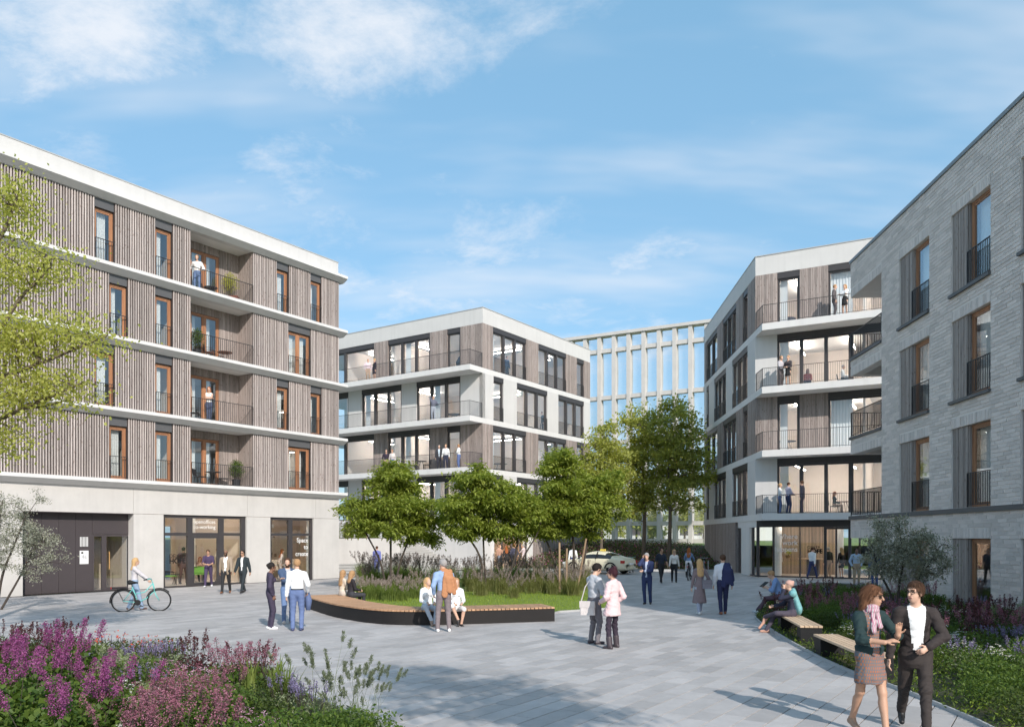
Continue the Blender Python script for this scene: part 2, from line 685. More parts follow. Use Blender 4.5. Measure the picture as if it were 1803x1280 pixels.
M_ = {}
M_['concrete'] = concrete_mat('light_concrete', (0.56, 0.535, 0.51), var=0.09)
M_['render'] = concrete_mat('pale_render', (0.60, 0.585, 0.57), pits=False, var=0.05)
M_['slab'] = concrete_mat('white_slab', (0.68, 0.665, 0.65), pits=False, var=0.04)
M_['step'] = concrete_mat('step_concrete', (0.43, 0.42, 0.405))
M_['slat'] = wood_mat('slat_timber', (0.50, 0.44, 0.415), (0.36, 0.305, 0.285), island=0.26)
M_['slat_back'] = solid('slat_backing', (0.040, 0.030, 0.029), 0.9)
M_['board'] = wood_mat('board_timber', (0.36, 0.305, 0.28), (0.235, 0.19, 0.172), island=0.20)
M_['board_dark'] = wood_mat('board_timber_dark', (0.20, 0.165, 0.155), (0.12, 0.095, 0.09))
M_['oak'] = wood_mat('larch_frame', (0.42, 0.205, 0.105), (0.30, 0.13, 0.065), 0.5, knots=False, gscale=0.8)
M_['bench_wood'] = wood_mat('bench_timber', (0.52, 0.31, 0.18), (0.40, 0.22, 0.12), 0.6, knots=False, gscale=1.0)
M_['bench_wood2'] = wood_mat('bench_timber_pale', (0.60, 0.44, 0.30), (0.50, 0.35, 0.23), 0.6, knots=False)
M_['dark'] = solid('dark_metal', (0.050, 0.045, 0.047), 0.5, var=0.06)
M_['blind'] = solid('blind_box', (0.10, 0.10, 0.105), 0.55)
M_['rail'] = solid('railing_metal', (0.035, 0.034, 0.036), 0.5)
M_['panel'] = solid('brown_metal_panel', (0.064, 0.053, 0.056), 0.45, var=0.05)
M_['glass'] = glass_mat('window_glass', refl=0.07, edge=0.42)
M_['glass_sky'] = glass_mat('office_glass', (0.95, 0.97, 0.98), 0.05, 0.30)
M_['glass_shop'] = glass_mat('shop_glass', refl=0.035, edge=0.22)
M_['iwall'] = solid('interior_wall', (0.78, 0.69, 0.62), 0.9, var=0.03)
M_['iwhite'] = solid('interior_white', (0.82, 0.80, 0.78), 0.9)
M_['ifloor'] = solid('interior_floor', (0.50, 0.41, 0.33), 0.6, var=0.08)
M_['curtain'] = solid('curtain', (0.80, 0.78, 0.76), 0.9)
M_['lamp'] = emit_mat('lamp_tube', (1.0, 0.88, 0.76), 75.0)
M_['lamp_soft'] = emit_mat('shop_lamp', (1.0, 0.86, 0.72), 16.0)
M_['white'] = solid('white_paint', (0.80, 0.80, 0.79), 0.5)
M_['black'] = solid('black_paint', (0.014, 0.014, 0.015), 0.6, spec=0.25)
M_['brick'] = solid('grey_brick', (0.72, 0.63, 0.585), 0.85, var=0.08, vscale=14, bump=0.4, bscale=60, island=0.13)
M_['mortar'] = solid('mortar', (0.80, 0.72, 0.68), 0.95, var=0.05)
M_['paver'] = solid('granite_paver', (0.435, 0.41, 0.40), 0.72, var=0.09, vscale=5, bump=0.15, bscale=90, island=0.15, detail=8, world=True, stain=0.13)
M_['joint'] = solid('paver_joint', (0.11, 0.105, 0.105), 0.95, var=0.1)
M_['kerb'] = solid('kerb_metal', (0.42, 0.42, 0.42), 0.6)
M_['grass'] = solid('grass_ground', (0.16, 0.22, 0.035), 0.9, var=0.35, vscale=3)
M_['soil'] = solid('soil', (0.040, 0.042, 0.018), 0.95, var=0.3, vscale=5)
M_['asphalt'] = solid('asphalt', (0.16, 0.16, 0.165), 0.9, var=0.12, vscale=3)
M_['bark'] = solid('bark', (0.13, 0.10, 0.075), 0.9, var=0.35, vscale=6, stretch=(6, 6, 1.2), bump=0.5, bscale=20)
M_['bark_dark'] = solid('bark_dark', (0.060, 0.047, 0.038), 0.9, var=0.35, vscale=6, stretch=(6, 6, 1.2), bump=0.5, bscale=20)

# ------------------------------------------------------------------ shared building pieces
AZ = 34.2                                   # the street direction both left-hand buildings follow
MA0 = frame(gp(40, 1049), AZ)
MA = MA0 @ Matrix.Translation((fx(MA0, 597), 0, 0))       # origin: far corner of the slatted house
MBr = MA0 @ Matrix.Translation((fx(MA0, 850), 0, 0))      # origin: corner of the middle office house
MBl = frame(MBr.translation, AZ + 90)                     # its other face, running up to the corner
CZ = (14.62, 48.2, 0)
MCr = frame(CZ, 118.6)
MCl = frame(CZ, 183.4)
MD0 = frame(gp(1745, 1085), 183.9)
MD = MD0 @ Matrix.Translation((fx(MD0, 1497.5), 0, 0))    # origin: far corner of the brick house
E0 = Vector(((1252 - CX) / FPX * 80.0, 80.0, 0))
ME = frame(E0, 118.8)


class Bld:
    def __init__(self, name, M, label, cat='building'):
        self.M = M.copy()
        self.inv = M.inverted()
        self.o = empty(name, M)
        tag(self.o, label, cat)

    def part(self, mb, name, mats, M=None, smooth=False):
        return mb.build(name, mats, self.o, self.inv @ (M if M is not None else self.M), smooth)

    def loc(self, p):
        q = self.inv @ Vector(p)
        return (q.x, q.y)


def railing(b, M, pts, z0, h=1.05, name='railing', pitch=0.115, bar=0.014, parent=None):
    """pts: plan polyline in frame M"""
    mb = MB()
    for i in range(len(pts) - 1):
        a, c = Vector((*pts[i], 0)), Vector((*pts[i + 1], 0))
        L = (c - a).length
        up = Vector((0, 0, 1))
        mb.bar(a + up * (z0 + h), c + up * (z0 + h), 0.04, 0.025)
        mb.bar(a + up * (z0 + 0.07), c + up * (z0 + 0.07), 0.03, 0.02)
        n = max(1, int(L / pitch))
        for k in range(n + (1 if i == len(pts) - 2 else 0)):
            p = a.lerp(c, k / n)
            w = bar * (2.0 if k in (0, n) else 1.0)
            mb.bar(p + up * (z0 + (0.0 if k in (0, n) or k % 12 == 0 else 0.07)), p + up * (z0 + h), w, w)
    return b.part(mb, name, M_['rail'], M)


def slat_run(x0, x1, pitch):
    n = max(1, int(round((x1 - x0) / pitch)))
    p = (x1 - x0) / n
    return [x0 + (i + 0.5) * p for i in range(n)]


def board_mb(mb, x0, x1, z0, z1, y0, y1, pitch=0.125, gap=0.012, m=0):
    """vertical boards side by side, each with its own edges"""
    n = max(1, int(round((x1 - x0) / pitch)))
    p = (x1 - x0) / n
    for i in range(n):
        d = 0.006 * ((i * 7) % 3)
        mb.box(x0 + i * p + gap / 2, x0 + (i + 1) * p - gap / 2, y0 - d, y1, z0, z1, m)


def office_window(b, M, x0, x1, z0, z1, bays, rail=True, curtain=False, top=0.36, rev=False):
    """dark aluminium window strip: blind box, thick mullions, panes set back"""
    mb = MB()
    y0, y1 = 0.10, 0.26
    mb.box(x0, x1, 0.03, 0.30, z1 - top, z1)                  # blind box
    mb.box(x0, x1, y0, y1, z0, z0 + 0.07)
    mb.box(x0, x1, y0 + 0.004, y1 - 0.004, z1 - top - 0.10, z1 - top - 0.002)
    w = (x1 - x0) / bays
    pn = []
    mw = 0.20 if bays > 1 else 0.10
    for i in range(bays + 1):
        c = x0 + i * w
        if i == 0:
            a, c2 = x0, x0 + 0.10
        elif i == bays:
            a, c2 = x1 - 0.16, x1
        else:
            a, c2 = c - mw / 2, c + mw / 2
        mb.box(a, c2, y0 - (0.05 if 0 < i < bays else -0.003), y1 + 0.003, z0 + 0.002, z1 - top - 0.004)
    f = b.part(mb, 'window', M_['dark'], M)
    for i in range(bays):
        a = x0 + i * w + (0.10 if i == 0 else mw / 2)
        c = x0 + (i + 1) * w - (0.16 if i == bays - 1 else mw / 2)
        p = MB()
        p.box(a, c, 0.185, 0.20, z0 + 0.07, z1 - top - 0.10)
        p.build('pane', M_['glass_sky'], f)
        if curtain and (i + int(x0 * 3)) % 3 == 0:
            q = MB()
            n = 14
            ww = (c - a) * 0.42
            for k in range(n):
                xa, xb = a + ww * k / n, a + ww * (k + 1) / n
                ya, yb = 0.42 + 0.03 * (k % 2), 0.42 + 0.03 * ((k + 1) % 2)
                q.quad((xa, ya, z0 + 0.02), (xb, yb, z0 + 0.02), (xb, yb, z1 - top), (xa, ya, z1 - top))
            q.build('curtain', M_['curtain'], f)
    if rail:
        railing(b, M, [(x0 + 0.02, 0.04), (x1 - 0.02, 0.04)], z0, 1.02)
    return f


# ------------------------------------------------------------------ the slatted apartment house on the left
A = Bld('apartment_house', MA, 'long apartment house clad in grey timber slats above a concrete ground floor')
zA = [4.97 + 3.165 * i for i in range(5)]
xl = fx(MA, -170)                                # runs on out of the frame
LED = 0.36


def fA(px):
    return fx(MA, px)


# ledges and floors
for i, z in enumerate(zA):
    mb = MB()
    prof = [(-0.40, z), (-0.40, z - 0.15), (-0.05, z - LED), (0.30, z - LED), (0.30, z - 0.02), (0.28, z)]
    xa, xb = xl, 0.32
    for k in range(len(prof)):
        (ya, za), (yb, zb) = prof[k], prof[(k + 1) % len(prof)]
        mb.quad((xa, ya, za), (xb, ya, za), (xb, yb, zb), (xa, yb, zb))
    mb.poly([(xb, y, zz) for y, zz in prof])
    mb.poly([(xa, y, zz) for y, zz in prof][::-1])
    A.part(mb, 'ledge', M_['slab'])
    fl = MB()
    fl.box(xl, -0.02, 0.302, 9.0, z - LED + 0.004, z - 0.004)
    A.part(fl, 'floor_slab', M_['iwhite'])
mb = MB()
mb.box(xl, -0.05, 0.02, 0.30, zA[4] + 0.002, 18.40)
mb.box(xl, -0.05, 0.30, 9.0, zA[4] + 0.004, 17.75)
A.part(mb, 'parapet', M_['render'])
mb = MB()
mb.box(xl, -0.03, 0.0, 0.34, 18.402, 18.45)
A.part(mb, 'coping', M_['kerb'])
mb = MB()
mb.box(xl, -0.02, 8.7, 9.0, 4.6, zA[4] - LED)               # rear wall
mb.box(-0.32, -0.02, 0.36, 8.69, 5.0, zA[4] - LED - 0.004)  # end wall
mb.box(xl, -0.33, 5.6, 5.72, 5.0, zA[4] - LED - 0.004)      # corridor wall behind the rooms
for px in (150, 243, 320, 470, 528):
    x = fA(px)
    mb.box(x - 0.06, x + 0.06, 0.36, 5.59, 5.0, zA[4] - LED - 0.004)
A.part(mb, 'interior_wall', M_['iwall'])

W_even = [('s', -170, 167), ('w', 167, 202), ('s', 202, 274), ('w', 274, 304), ('s', 304, 336), ('L', 336, 445),
          ('s', 445, 487.5), ('w', 487.5, 508.5), ('s', 508.5, 547), ('w', 547, 566), ('s', 566, 597)]
W_odd = [('s', -170, 193), ('w', 193, 225), ('s', 225, 274), ('w', 274, 304), ('s', 304, 336), ('L', 336, 445),
         ('s', 445, 508), ('W', 508, 547), ('s', 547, 597)]
slat_me = MB()
slat_me.box(-0.026, 0.026, -0.014, 0.03, 0.0, 3.165 - LED - 0.05)
slat_me = slat_me.mesh('slat', M_['slat'])
slats = []
LOGGIAS = []
DPA = min((i_ * 0.05 for i_ in range(20, 80)), key=lambda d_: abs(fx(MA @ Matrix.Translation((0, d_, 0)), 419) - fA(445)))
MAb = MA @ Matrix.Translation((0, DPA, 0))
DOORX = (fx(MAb, 333), fx(MAb, 386))


def larch_window(b, M, x0, x1, z0, z1, double=False, yr=0.16, box=0.40, name='window', cur=True, glassm='glass'):
    """timber french window: blind box above, frame, sash, pane, curtain"""
    mb = MB()
    if box:
        mb.box(x0, x1, 0.05, 0.34, z1 - box, z1, 1)
    t = z1 - box - (0.03 if box else 0)
    fw = 0.085
    bars = [x0, x1]
    mb.box(x0, x0 + fw, yr, yr + 0.10, z0, t)
    mb.box(x1 - fw, x1, yr, yr + 0.10, z0, t)
    mb.box(x0 + fw, x1 - fw, yr + 0.002, yr + 0.098, t - fw, t)
    mb.box(x0 + fw, x1 - fw, yr + 0.002, yr + 0.098, z0, z0 + fw)
    mids = [0.5 * (x0 + x1)] if double else []
    for m_ in mids:
        mb.box(m_ - 0.07, m_ + 0.07, yr - 0.01, yr + 0.095, z0 + fw, t - fw)
    f = b.part(mb, name, [M_['oak'], M_['blind']], M)
    edges = [x0 + fw] + [v for m_ in mids for v in (m_ - 0.07, m_ + 0.07)] + [x1 - fw]
    for i in range(0, len(edges), 2):
        a, c = edges[i], edges[i + 1]
        s = MB()
        sw = 0.06
        s.box(a, a + sw, yr + 0.02, yr + 0.075, z0 + fw, t - fw)
        s.box(c - sw, c, yr + 0.02, yr + 0.075, z0 + fw, t - fw)
        s.box(a + sw, c - sw, yr + 0.021, yr + 0.074, t - fw - sw, t - fw)
        s.box(a + sw, c - sw, yr + 0.021, yr + 0.074, z0 + fw, z0 + fw + sw)
        s.build('sash', M_['oak'], f)
        p = MB()
        p.box(a + sw, c - sw, yr + 0.045, yr + 0.055, z0 + fw + sw, t - fw - sw)
        p.build('pane', M_[glassm], f)
        if cur:
            q = MB()
            n = 12
            fr_ = 0.80 if (int(x0 * 7 + z0) % 3) else 0.55
            ww = (c - a) * fr_
            for k in range(n):
                xa, xb = a + ww * k / n, a + ww * (k + 1) / n
                ya, yb = yr + 0.22 + 0.035 * (k % 2), yr + 0.22 + 0.035 * ((k + 1) % 2)
                q.quad((xa, ya, z0 + 0.03), (xb, yb, z0 + 0.03), (xb, yb, t), (xa, ya, t))
            q.build('curtain', M_['curtain'], f)
    return f


for i in range(4):
    z0, z1 = zA[i], zA[i + 1] - LED
    for kind, pa, pb in (W_odd if i % 2 == 0 else W_even):
        x0, x1 = fA(pa), fA(pb)
        if kind == 's':
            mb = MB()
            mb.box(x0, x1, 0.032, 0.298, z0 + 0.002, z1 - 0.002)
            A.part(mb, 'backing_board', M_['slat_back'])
            for x in slat_run(x0, x1, 0.1155):
                slats.append((x, z0 + 0.03))
        elif kind in 'wW':
            larch_window(A, MA, x0 + 0.01, x1 - 0.01, z0 + 0.03, z1 - 0.004, double=(kind == 'W'))
            railing(A, MA, [(x0 + 0.02, 0.0), (x1 - 0.02, 0.0)], z0 + 0.03, 1.0)
        else:
            LOGGIAS.append((x0, x1, z0))
            dp = DPA
            mb = MB()
            board_mb(mb, DOORX[1], x1, z0, z1, dp, dp + 0.1, 0.10)
            board_mb(mb, x0, DOORX[1], z0 + 2.42, z1, dp, dp + 0.1, 0.10)
            if DOORX[0] > x0 + 0.1:
                board_mb(mb, x0, DOORX[0], z0, z0 + 2.42, dp, dp + 0.1, 0.10)
            A.part(mb, 'loggia_back_wall', M_['board'])
            mb = MB()
            n = 18
            for k in range(n):
                ya, yb = 0.03 + (dp - 0.03) * k / n + 0.006, 0.03 + (dp - 0.03) * (k + 1) / n - 0.006
                mb.box(x1 - 0.004 * (k % 3) - 0.001, x1 + 0.10, ya, yb, z0 + 0.004, z1 - 0.004)
            A.part(mb, 'loggia_side_wall', M_['board'])
            mb = MB()
            mb.box(x0 - 0.10, x0, 0.03, dp, z0 + 0.004, z1 - 0.004)
            A.part(mb, 'loggia_side_wall', M_['board'])
            larch_window(A, MA @ Matrix.Translation((0, dp - 0.14, 0)), DOORX[0] + 0.02, DOORX[1] - 0.02, z0 + 0.01, z0 + 2.40,
                         double=True, box=0, name='balcony_door')
            railing(A, MA, [(x0 + 0.02, -0.05), (x1 - 0.02, -0.05)], z0, 1.05)
slats.sort(key=lambda s: -((s[0] - xl) < (fA(-5) - xl)) * 1000 + s[0])     # those in view, nearest first
vis = [s for s in slats if s[0] > fA(-4)]
hid = [s for s in slats if s[0] <= fA(-4)]
vis.sort()
for x, z in vis[:300]:
    link('slat', slat_me, A.o, Matrix.Translation((x, 0, z)))
mb = MB()
for x, z in vis[300:] + hid:
    mb.box(x - 0.026, x + 0.026, -0.014, 0.03, z, z + 3.165 - LED - 0.05)
tag(A.part(mb, 'slat_cladding', M_['slat']), kind='stuff')

# concrete ground floor
zt = 3.45
J = 0.008
fz = [-170, -30, 235, 435.6, 556, 597]
for a, c in zip(fz[:-1], fz[1:]):
    mb = MB()
    mb.box(fA(a) + J, fA(c) - J, 0.0, 0.32, zt + J, zA[0] - LED - 0.004)
    A.part(mb, 'concrete_panel', M_['concrete'])
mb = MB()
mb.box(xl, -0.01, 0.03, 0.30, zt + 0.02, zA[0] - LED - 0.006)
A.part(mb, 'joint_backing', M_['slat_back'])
for a, c in ((-170, 40), (235, 288), (434, 476), (552, 597)):
    mb = MB()
    mb.box(fA(a) + (J if a > -100 else 0), fA(c), 0.0, 0.60, 0.0, zt - J)
    A.part(mb, 'concrete_pier', M_['concrete'])
# entrance recess of dark panels
MR = MA @ Matrix.Translation((0, 0.42, 0))


def fR(px):
    return fx(MR, px)


eps = [38, 72.8, 103.4, 133.3, 162.4]
for a, c in zip(eps[:-1], eps[1:]):
    mb = MB()
    mb.box(fR(a) + 0.006, fR(c) - 0.006, 0.0, 0.08, 0.02, zt)
    A.part(mb, 'entrance_panel', M_['panel'], MR)
mb = MB()
mb.box(fR(162.4) + 0.006, fR(236), 0.0, 0.08, 2.52, zt)
A.part(mb, 'entrance_panel', M_['panel'], MR)
mb = MB()
mb.box(fA(38), fA(236), 0.005, 0.60, zt - 0.02, zt + 0.02)
A.part(mb, 'recess_soffit', M_['panel'])
mb = MB()
for a, c in ((162.6, 166), (180, 188), (226, 235)):
    mb.box(fR(a), fR(c), 0.02, 0.12, 0.0, 2.50)
mb.box(fR(162.6), fR(235), 0.022, 0.118, 2.42, 2.515)
mb.box(fR(188), fR(226), 0.022, 0.118, 0.0, 0.14)
mb.box(fR(166), fR(180), 0.024, 0.116, 0.0, 0.05)
ed = A.part(mb, 'entrance_door', M_['panel'], MR)
for a, c in ((166, 180), (188, 226)):
    p = MB()
    p.box(fR(a), fR(c), 0.06, 0.07, 0.05, 2.42)
    p.build('pane', M_['glass'], ed)
p = MB()
xh = fR(191.5)
p.tube([(xh, -0.05, 0.95), (xh, -0.05, 1.75)], 0.022, 8)
p.bar((xh, -0.05, 1.02), (xh, 0.03, 1.02), 0.02); p.bar((xh, -0.05, 1.68), (xh, 0.03, 1.68), 0.02)
p.build('door_handle', solid('brass_handle', (0.62, 0.36, 0.14), 0.4, 0.6), ed)
p = MB()
x0, x1 = fR(140.2), fR(155.5)
zb, ztp = 1.22, 1.78
p.box(x0, x1, -0.018, 0.0, zb, ztp + 0.02)
npl = A.part(p, 'number_plate', M_['white'], MR)
p = MB()
for k in range(6):
    xx = x0 + (x1 - x0) * (k + 0.25) / 6
    p.box(xx, xx + (x1 - x0) * 0.07, -0.014, -0.001, 1.98, 2.40)
A.part(p, 'stripe_emblem', M_['white'], MR)
p = MB()
p.box(x0 + 0.06, x0 + 0.15, -0.021, -0.0185, ztp - 0.11, ztp - 0.03)
p.build('camera_dot', M_['black'], npl)

M_['grey_text'] = solid('grey_lettering', (0.45, 0.45, 0.46), 0.7)


def text(b, M, s, x, y, z, size, mat, name='lettering', align='LEFT', bold=0.0, parent=None, gap=1.0):
    c = bpy.data.curves.new(name, 'FONT')
    c.body = s
    c.size = size
    c.extrude = 0.002
    c.offset = bold
    c.align_x = align
    c.space_line = gap
    c.resolution_u = 3
    c.materials.append(mat)
    tmp = bpy.data.objects.new(name, c)
    COL.objects.link(tmp)
    bpy.context.view_layer.update()
    me = bpy.data.meshes.new_from_object(tmp.evaluated_get(bpy.context.evaluated_depsgraph_get()))
    bpy.data.objects.remove(tmp)
    me.name = name
    o = bpy.data.objects.new(name, me)
    COL.objects.link(o)
    T = Matrix.Translation((x, y, z)) @ Matrix.Rotation(R(90), 4, 'X')
    if parent is not None:
        o.parent = parent
        o.matrix_basis = T
    else:
        o.parent = b.o
        o.matrix_basis = b.inv @ M @ T
    return o


text(A, MR, '4a', 0.5 * (x0 + x1), -0.022, 1.46, 0.24, M_['grey_text'], align='CENTER', bold=0.004, parent=npl)

# shop fronts
MS = MA @ Matrix.Translation((0, 0.10, 0))


def fS(px):
    return fx(MS, px)


def shop(xs, names, zt_, ztr):
    mb = MB()
    f0, f1 = xs[0][0], xs[-1][1]
    mb.box(f0, f1, 0.0, 0.12, zt_ - 0.14, zt_)
    mb.box(f0, f1, 0.0, 0.12, 0.0, 0.06)
    mb.box(f0, f1, 0.006, 0.114, ztr - 0.07, ztr + 0.07)
    for a, c in xs:
        mb.box(a, c, -0.006, 0.126, 0.06, zt_ - 0.14)
    f = A.part(mb, 'shop_window', M_['dark'], MS)
    for (a0, a1), (c0, c1) in zip(xs[:-1], xs[1:]):
        for za, zb in ((0.06, ztr - 0.07), (ztr + 0.07, zt_ - 0.14)):
            p = MB()
            p.box(a1, c0, 0.055, 0.065, za, zb)
            p.build('pane', M_['glass_shop'], f)
    return f


ZTR = 2.53
s1 = shop([(fS(288), fS(290.5)), (fS(330.3), fS(339)), (fS(386), fS(394)), (fS(425), fS(434))], None, zt, ZTR)
s2 = shop([(fS(476.2), fS(478)), (fS(508), fS(515)), (fS(546.5), fS(552))], None, zt, ZTR)
# leaves of the glass door in the middle bay
mb = MB()
a, c = fS(339), fS(386)
mb.box(a, a + 0.10, 0.01, 0.10, 0.062, ZTR - 0.072)
mb.box(c - 0.10, c, 0.01, 0.10, 0.062, ZTR - 0.072)
mb.box(a + 0.1, c - 0.1, 0.012, 0.098, ZTR - 0.20, ZTR - 0.072)
mb.box(a + 0.1, c - 0.1, 0.012, 0.098, 0.062, 0.16)
mb.tube([(a + 0.16, -0.05, 0.9), (a + 0.16, -0.05, 2.0)], 0.016, 8)
mb.build('glass_door_frame', M_['dark'], s1)
text(A, MS, 'openoffices\nco-working', fS(341.5), 0.045, 3.06, 0.27, M_['white'], bold=-0.001, parent=s1, gap=0.95)
text(A, MS, 'Space\nto\ncreate', fS(543.5), 0.045, 2.10, 0.36, M_['white'], align='RIGHT', bold=0.002, parent=s2, gap=1.05)
text(A, MS, 'DEIKER', fS(299), 0.045, 1.40, 0.26, M_['black'], parent=s1)
text(A, MS, 'HÖFE', fS(299), 0.045, 1.14, 0.34, M_['black'], bold=0.012, parent=s1)
# shop interior
mb = MB()
mb.box(xl, -0.03, 0.62, 9.0, -0.02, 0.012)
A.part(mb, 'shop_floor', solid('shop_floor', (0.56, 0.48, 0.41), 0.5, var=0.06))
mb = MB()
xa, xb = fA(236), fA(455)
bk = 7.4
# rear wall with two wide openings, side walls, partition
mb.box(xa, xa + 0.12, 0.62, bk, 0.014, 4.6)
mb.box(xb, xb + 0.12, 0.62, bk, 0.014, 4.6)
mb.box(xa + 0.12, xb, bk, bk + 0.12, 3.0, 4.6)
for pa, pb in ((236, 246), (330, 337), (392, 400), (448, 456)):
    mb.box(fA(pa) + (0.13 if pa == 236 else 0), fA(pb), bk + 0.002, bk + 0.118, 0.014, 2.998)
mb.box(xb + 0.12, -0.03, 3.2, 3.32, 0.014, 4.6)
mb.box(-0.15, -0.03, 0.62, 3.19, 0.014, 4.6)
mb.box(xl, xa, 2.2, 2.32, 0.014, 4.6)
A.part(mb, 'shop_wall', solid('shop_wall', (0.58, 0.47, 0.38), 0.9))
mb = MB()
for px in (318, 412):
    x = fA(px)
    mb.lathe([(0.2, 0.0), (0.2, 4.5)], 14, (x, 3.6), 0, 0.014)
A.part(mb, 'column', M_['iwhite'])
for k in range(5):
    mb = MB()
    x = fA(300) + k * 1.25
    mb.box(x - 0.03, x + 0.03, 1.2, 5.6, 4.30, 4.34)
    A.part(mb, 'ceiling_lamp', M_['lamp_soft'])
for k in range(2):
    mb = MB()
    mb.box(fA(475) + k * 1.6, fA(475) + k * 1.6 + 0.08, 0.9, 2.9, 4.30, 4.36)
    A.part(mb, 'ceiling_lamp', M_['lamp_soft'])
# pinned paper sheets on the rear wall of the right-hand shop
rp = random.Random(3)
mpap = [M_['white'], solid('brown_print', (0.20, 0.13, 0.09), 0.8), solid('grey_print', (0.4, 0.38, 0.36), 0.8), solid('beige_print', (0.62, 0.5, 0.4), 0.8)]
for k in range(26):
    mb = MB()
    x = rp.uniform(xb + 0.4, -0.5)
    z = rp.uniform(1.1, 3.2)
    w, h = rp.uniform(0.08, 0.2), rp.uniform(0.1, 0.26)
    mb.box(x, x + w, 3.185, 3.197, z, z + h)
    A.part(mb, 'pinned_sheet', mpap[k % 4])

# ------------------------------------------------------------------ the two office houses
zB = [3.75, 7.42, 11.10, 14.77]
PAR0, PAR1 = 18.05, 19.17
BND = 0.38


def office_storey(b, M, z0, z1, segs, f, rail=True, curt=False):
    """segs: (kind, px0, px1) left to right; wood, conc, w1, w3"""
    for kind, pa, pb in segs:
        x0, x1 = f(pa), f(pb)
        if kind == 'wood':
            mb = MB()
            board_mb(mb, x0, x1, z0 + 0.01, z1 - 0.003, 0.0, 0.30)
            b.part(mb, 'timber_panel', M_['board'], M)
        elif kind == 'conc':
            mb = MB()
            mb.box(x0, x1, 0.0, 0.30, z0 + 0.002, z1 - 0.002)
            b.part(mb, 'concrete_panel', M_['render'], M)
        else:
            office_window(b, M, x0, x1, z0 + 0.004, z1 - 0.004, int(kind[1]), rail, curt)


B = Bld('office_house', MBr, 'middle office house with long white balconies behind the maple trees')


def zx(sc, off):
    return lambda v: off + v * sc


q = zx(0.26568, 590)
LB = 21.0                      # length of the left face
LBr = fx(MBr, 1039)
DPB = 1.55


def fBl(px): return max(fx(MBl, px), -LB) if px > 560 else -LB
def fBr(px): return fx(MBr, px)


left_even = [('w3', 500, q(258)), ('wood', q(258), q(350)), ('w3', q(350), q(628)), ('wood', q(628), q(742)), ('w1', q(742), q(830)), ('wood', q(830), 850.0)]
left_odd = [('w3', 500, q(88)), ('conc', q(88), q(175)), ('w3', q(175), q(440)), ('conc', q(440), q(538)), ('w3', q(538), q(830)), ('conc', q(830), 850.0)]
right_even = [('wood', 850.0, q(1047)), ('w3', q(1047), q(1268)), ('wood', q(1268), q(1347)), ('w3', q(1347), q(1533)), ('wood', q(1533), q(1602)), ('w1', q(1602), q(1650)), ('wood', q(1650), 1039)]
right_odd = [('conc', 850.0, q(1050)), ('w1', q(1050), q(1118)), ('conc', q(1118), q(1205)), ('w3', q(1205), q(1408)), ('conc', q(1408), q(1480)), ('w3', q(1480), q(1650)), ('conc', q(1650), 1039)]
tops = zB[1:] + [PAR0 + BND]
for i, z in enumerate(zB):
    segl, segr = (left_odd, right_odd) if i % 2 == 0 else (left_even, right_even)
    z1 = tops[i] - BND
    office_storey(B, MBl, z, z1, segl, fBl, rail=False, curt=True)
    office_storey(B, MBr, z, z1, segr, fBr, rail=True, curt=True)
    mb = MB()
    mb.box(-DPB if i > 0 else 0.0, LBr, 0.0, LB, z - BND, z)
    B.part(mb, 'floor_slab', M_['slab'])
    if i > 0:
        railing(B, MBr, [(-0.03, 0.05), (-DPB + 0.05, 0.05), (-DPB + 0.05, LB)], z, 1.08)
mb = MB()
mb.box(0, LBr, 0, 0.3, PAR0 + 0.002, PAR1)
mb.box(0, 0.3, 0.3, LB, PAR0 + 0.002, PAR1)
mb.box(LBr - 0.3, LBr, 0.3, LB, PAR0 + 0.002, PAR1)
mb.box(0.3, LBr - 0.3, 0.3, LB, PAR0 + 0.004, PAR0 + 0.4)
B.part(mb, 'parapet', M_['render'])
mb = MB()
mb.box(-0.03, LBr + 0.03, -0.03, 0.33, PAR1 + 0.002, PAR1 + 0.05)
mb.box(-0.03, 0.33, 0.331, LB, PAR1 + 0.002, PAR1 + 0.05)
B.part(mb, 'coping', M_['kerb'])
mb = MB()
for i, z in enumerate(zB):
    z1 = tops[i] - BND - 0.003
    mb.box(6.5, 6.65, 6.0, LB, z + 0.003, z1)
    mb.box(6.66, LBr - 0.3, 6.0, 6.15, z + 0.003, z1)
    mb.box(LBr - 0.3, LBr - 0.02, 0.3, 6.0, z + 0.003, z1)
    for y in (9.2, 14.5):
        mb.box(0.6, 6.49, y, y + 0.12, z + 0.003, z1)
    mb.box(9.6, 9.72, 0.7, 5.99, z + 0.003, z1)
B.part(mb, 'interior_wall', M_['iwall'])
for i, z in enumerate(zB):
    z1 = tops[i] - BND
    for k in range(3):
        mb = MB()
        y = 2.6 + 5.2 * k
        mb.box(1.6, 4.6, y, y + 0.035, z1 - 0.34, z1 - 0.30)
        B.part(mb, 'ceiling_lamp', M_['lamp'])
    for k in range(2):
        mb = MB()
        x = 7.4 + 4.6 * k
        mb.box(x, x + 0.035, 1.6, 4.6, z1 - 0.34, z1 - 0.31)
        B.part(mb, 'ceiling_lamp', M_['lamp'])
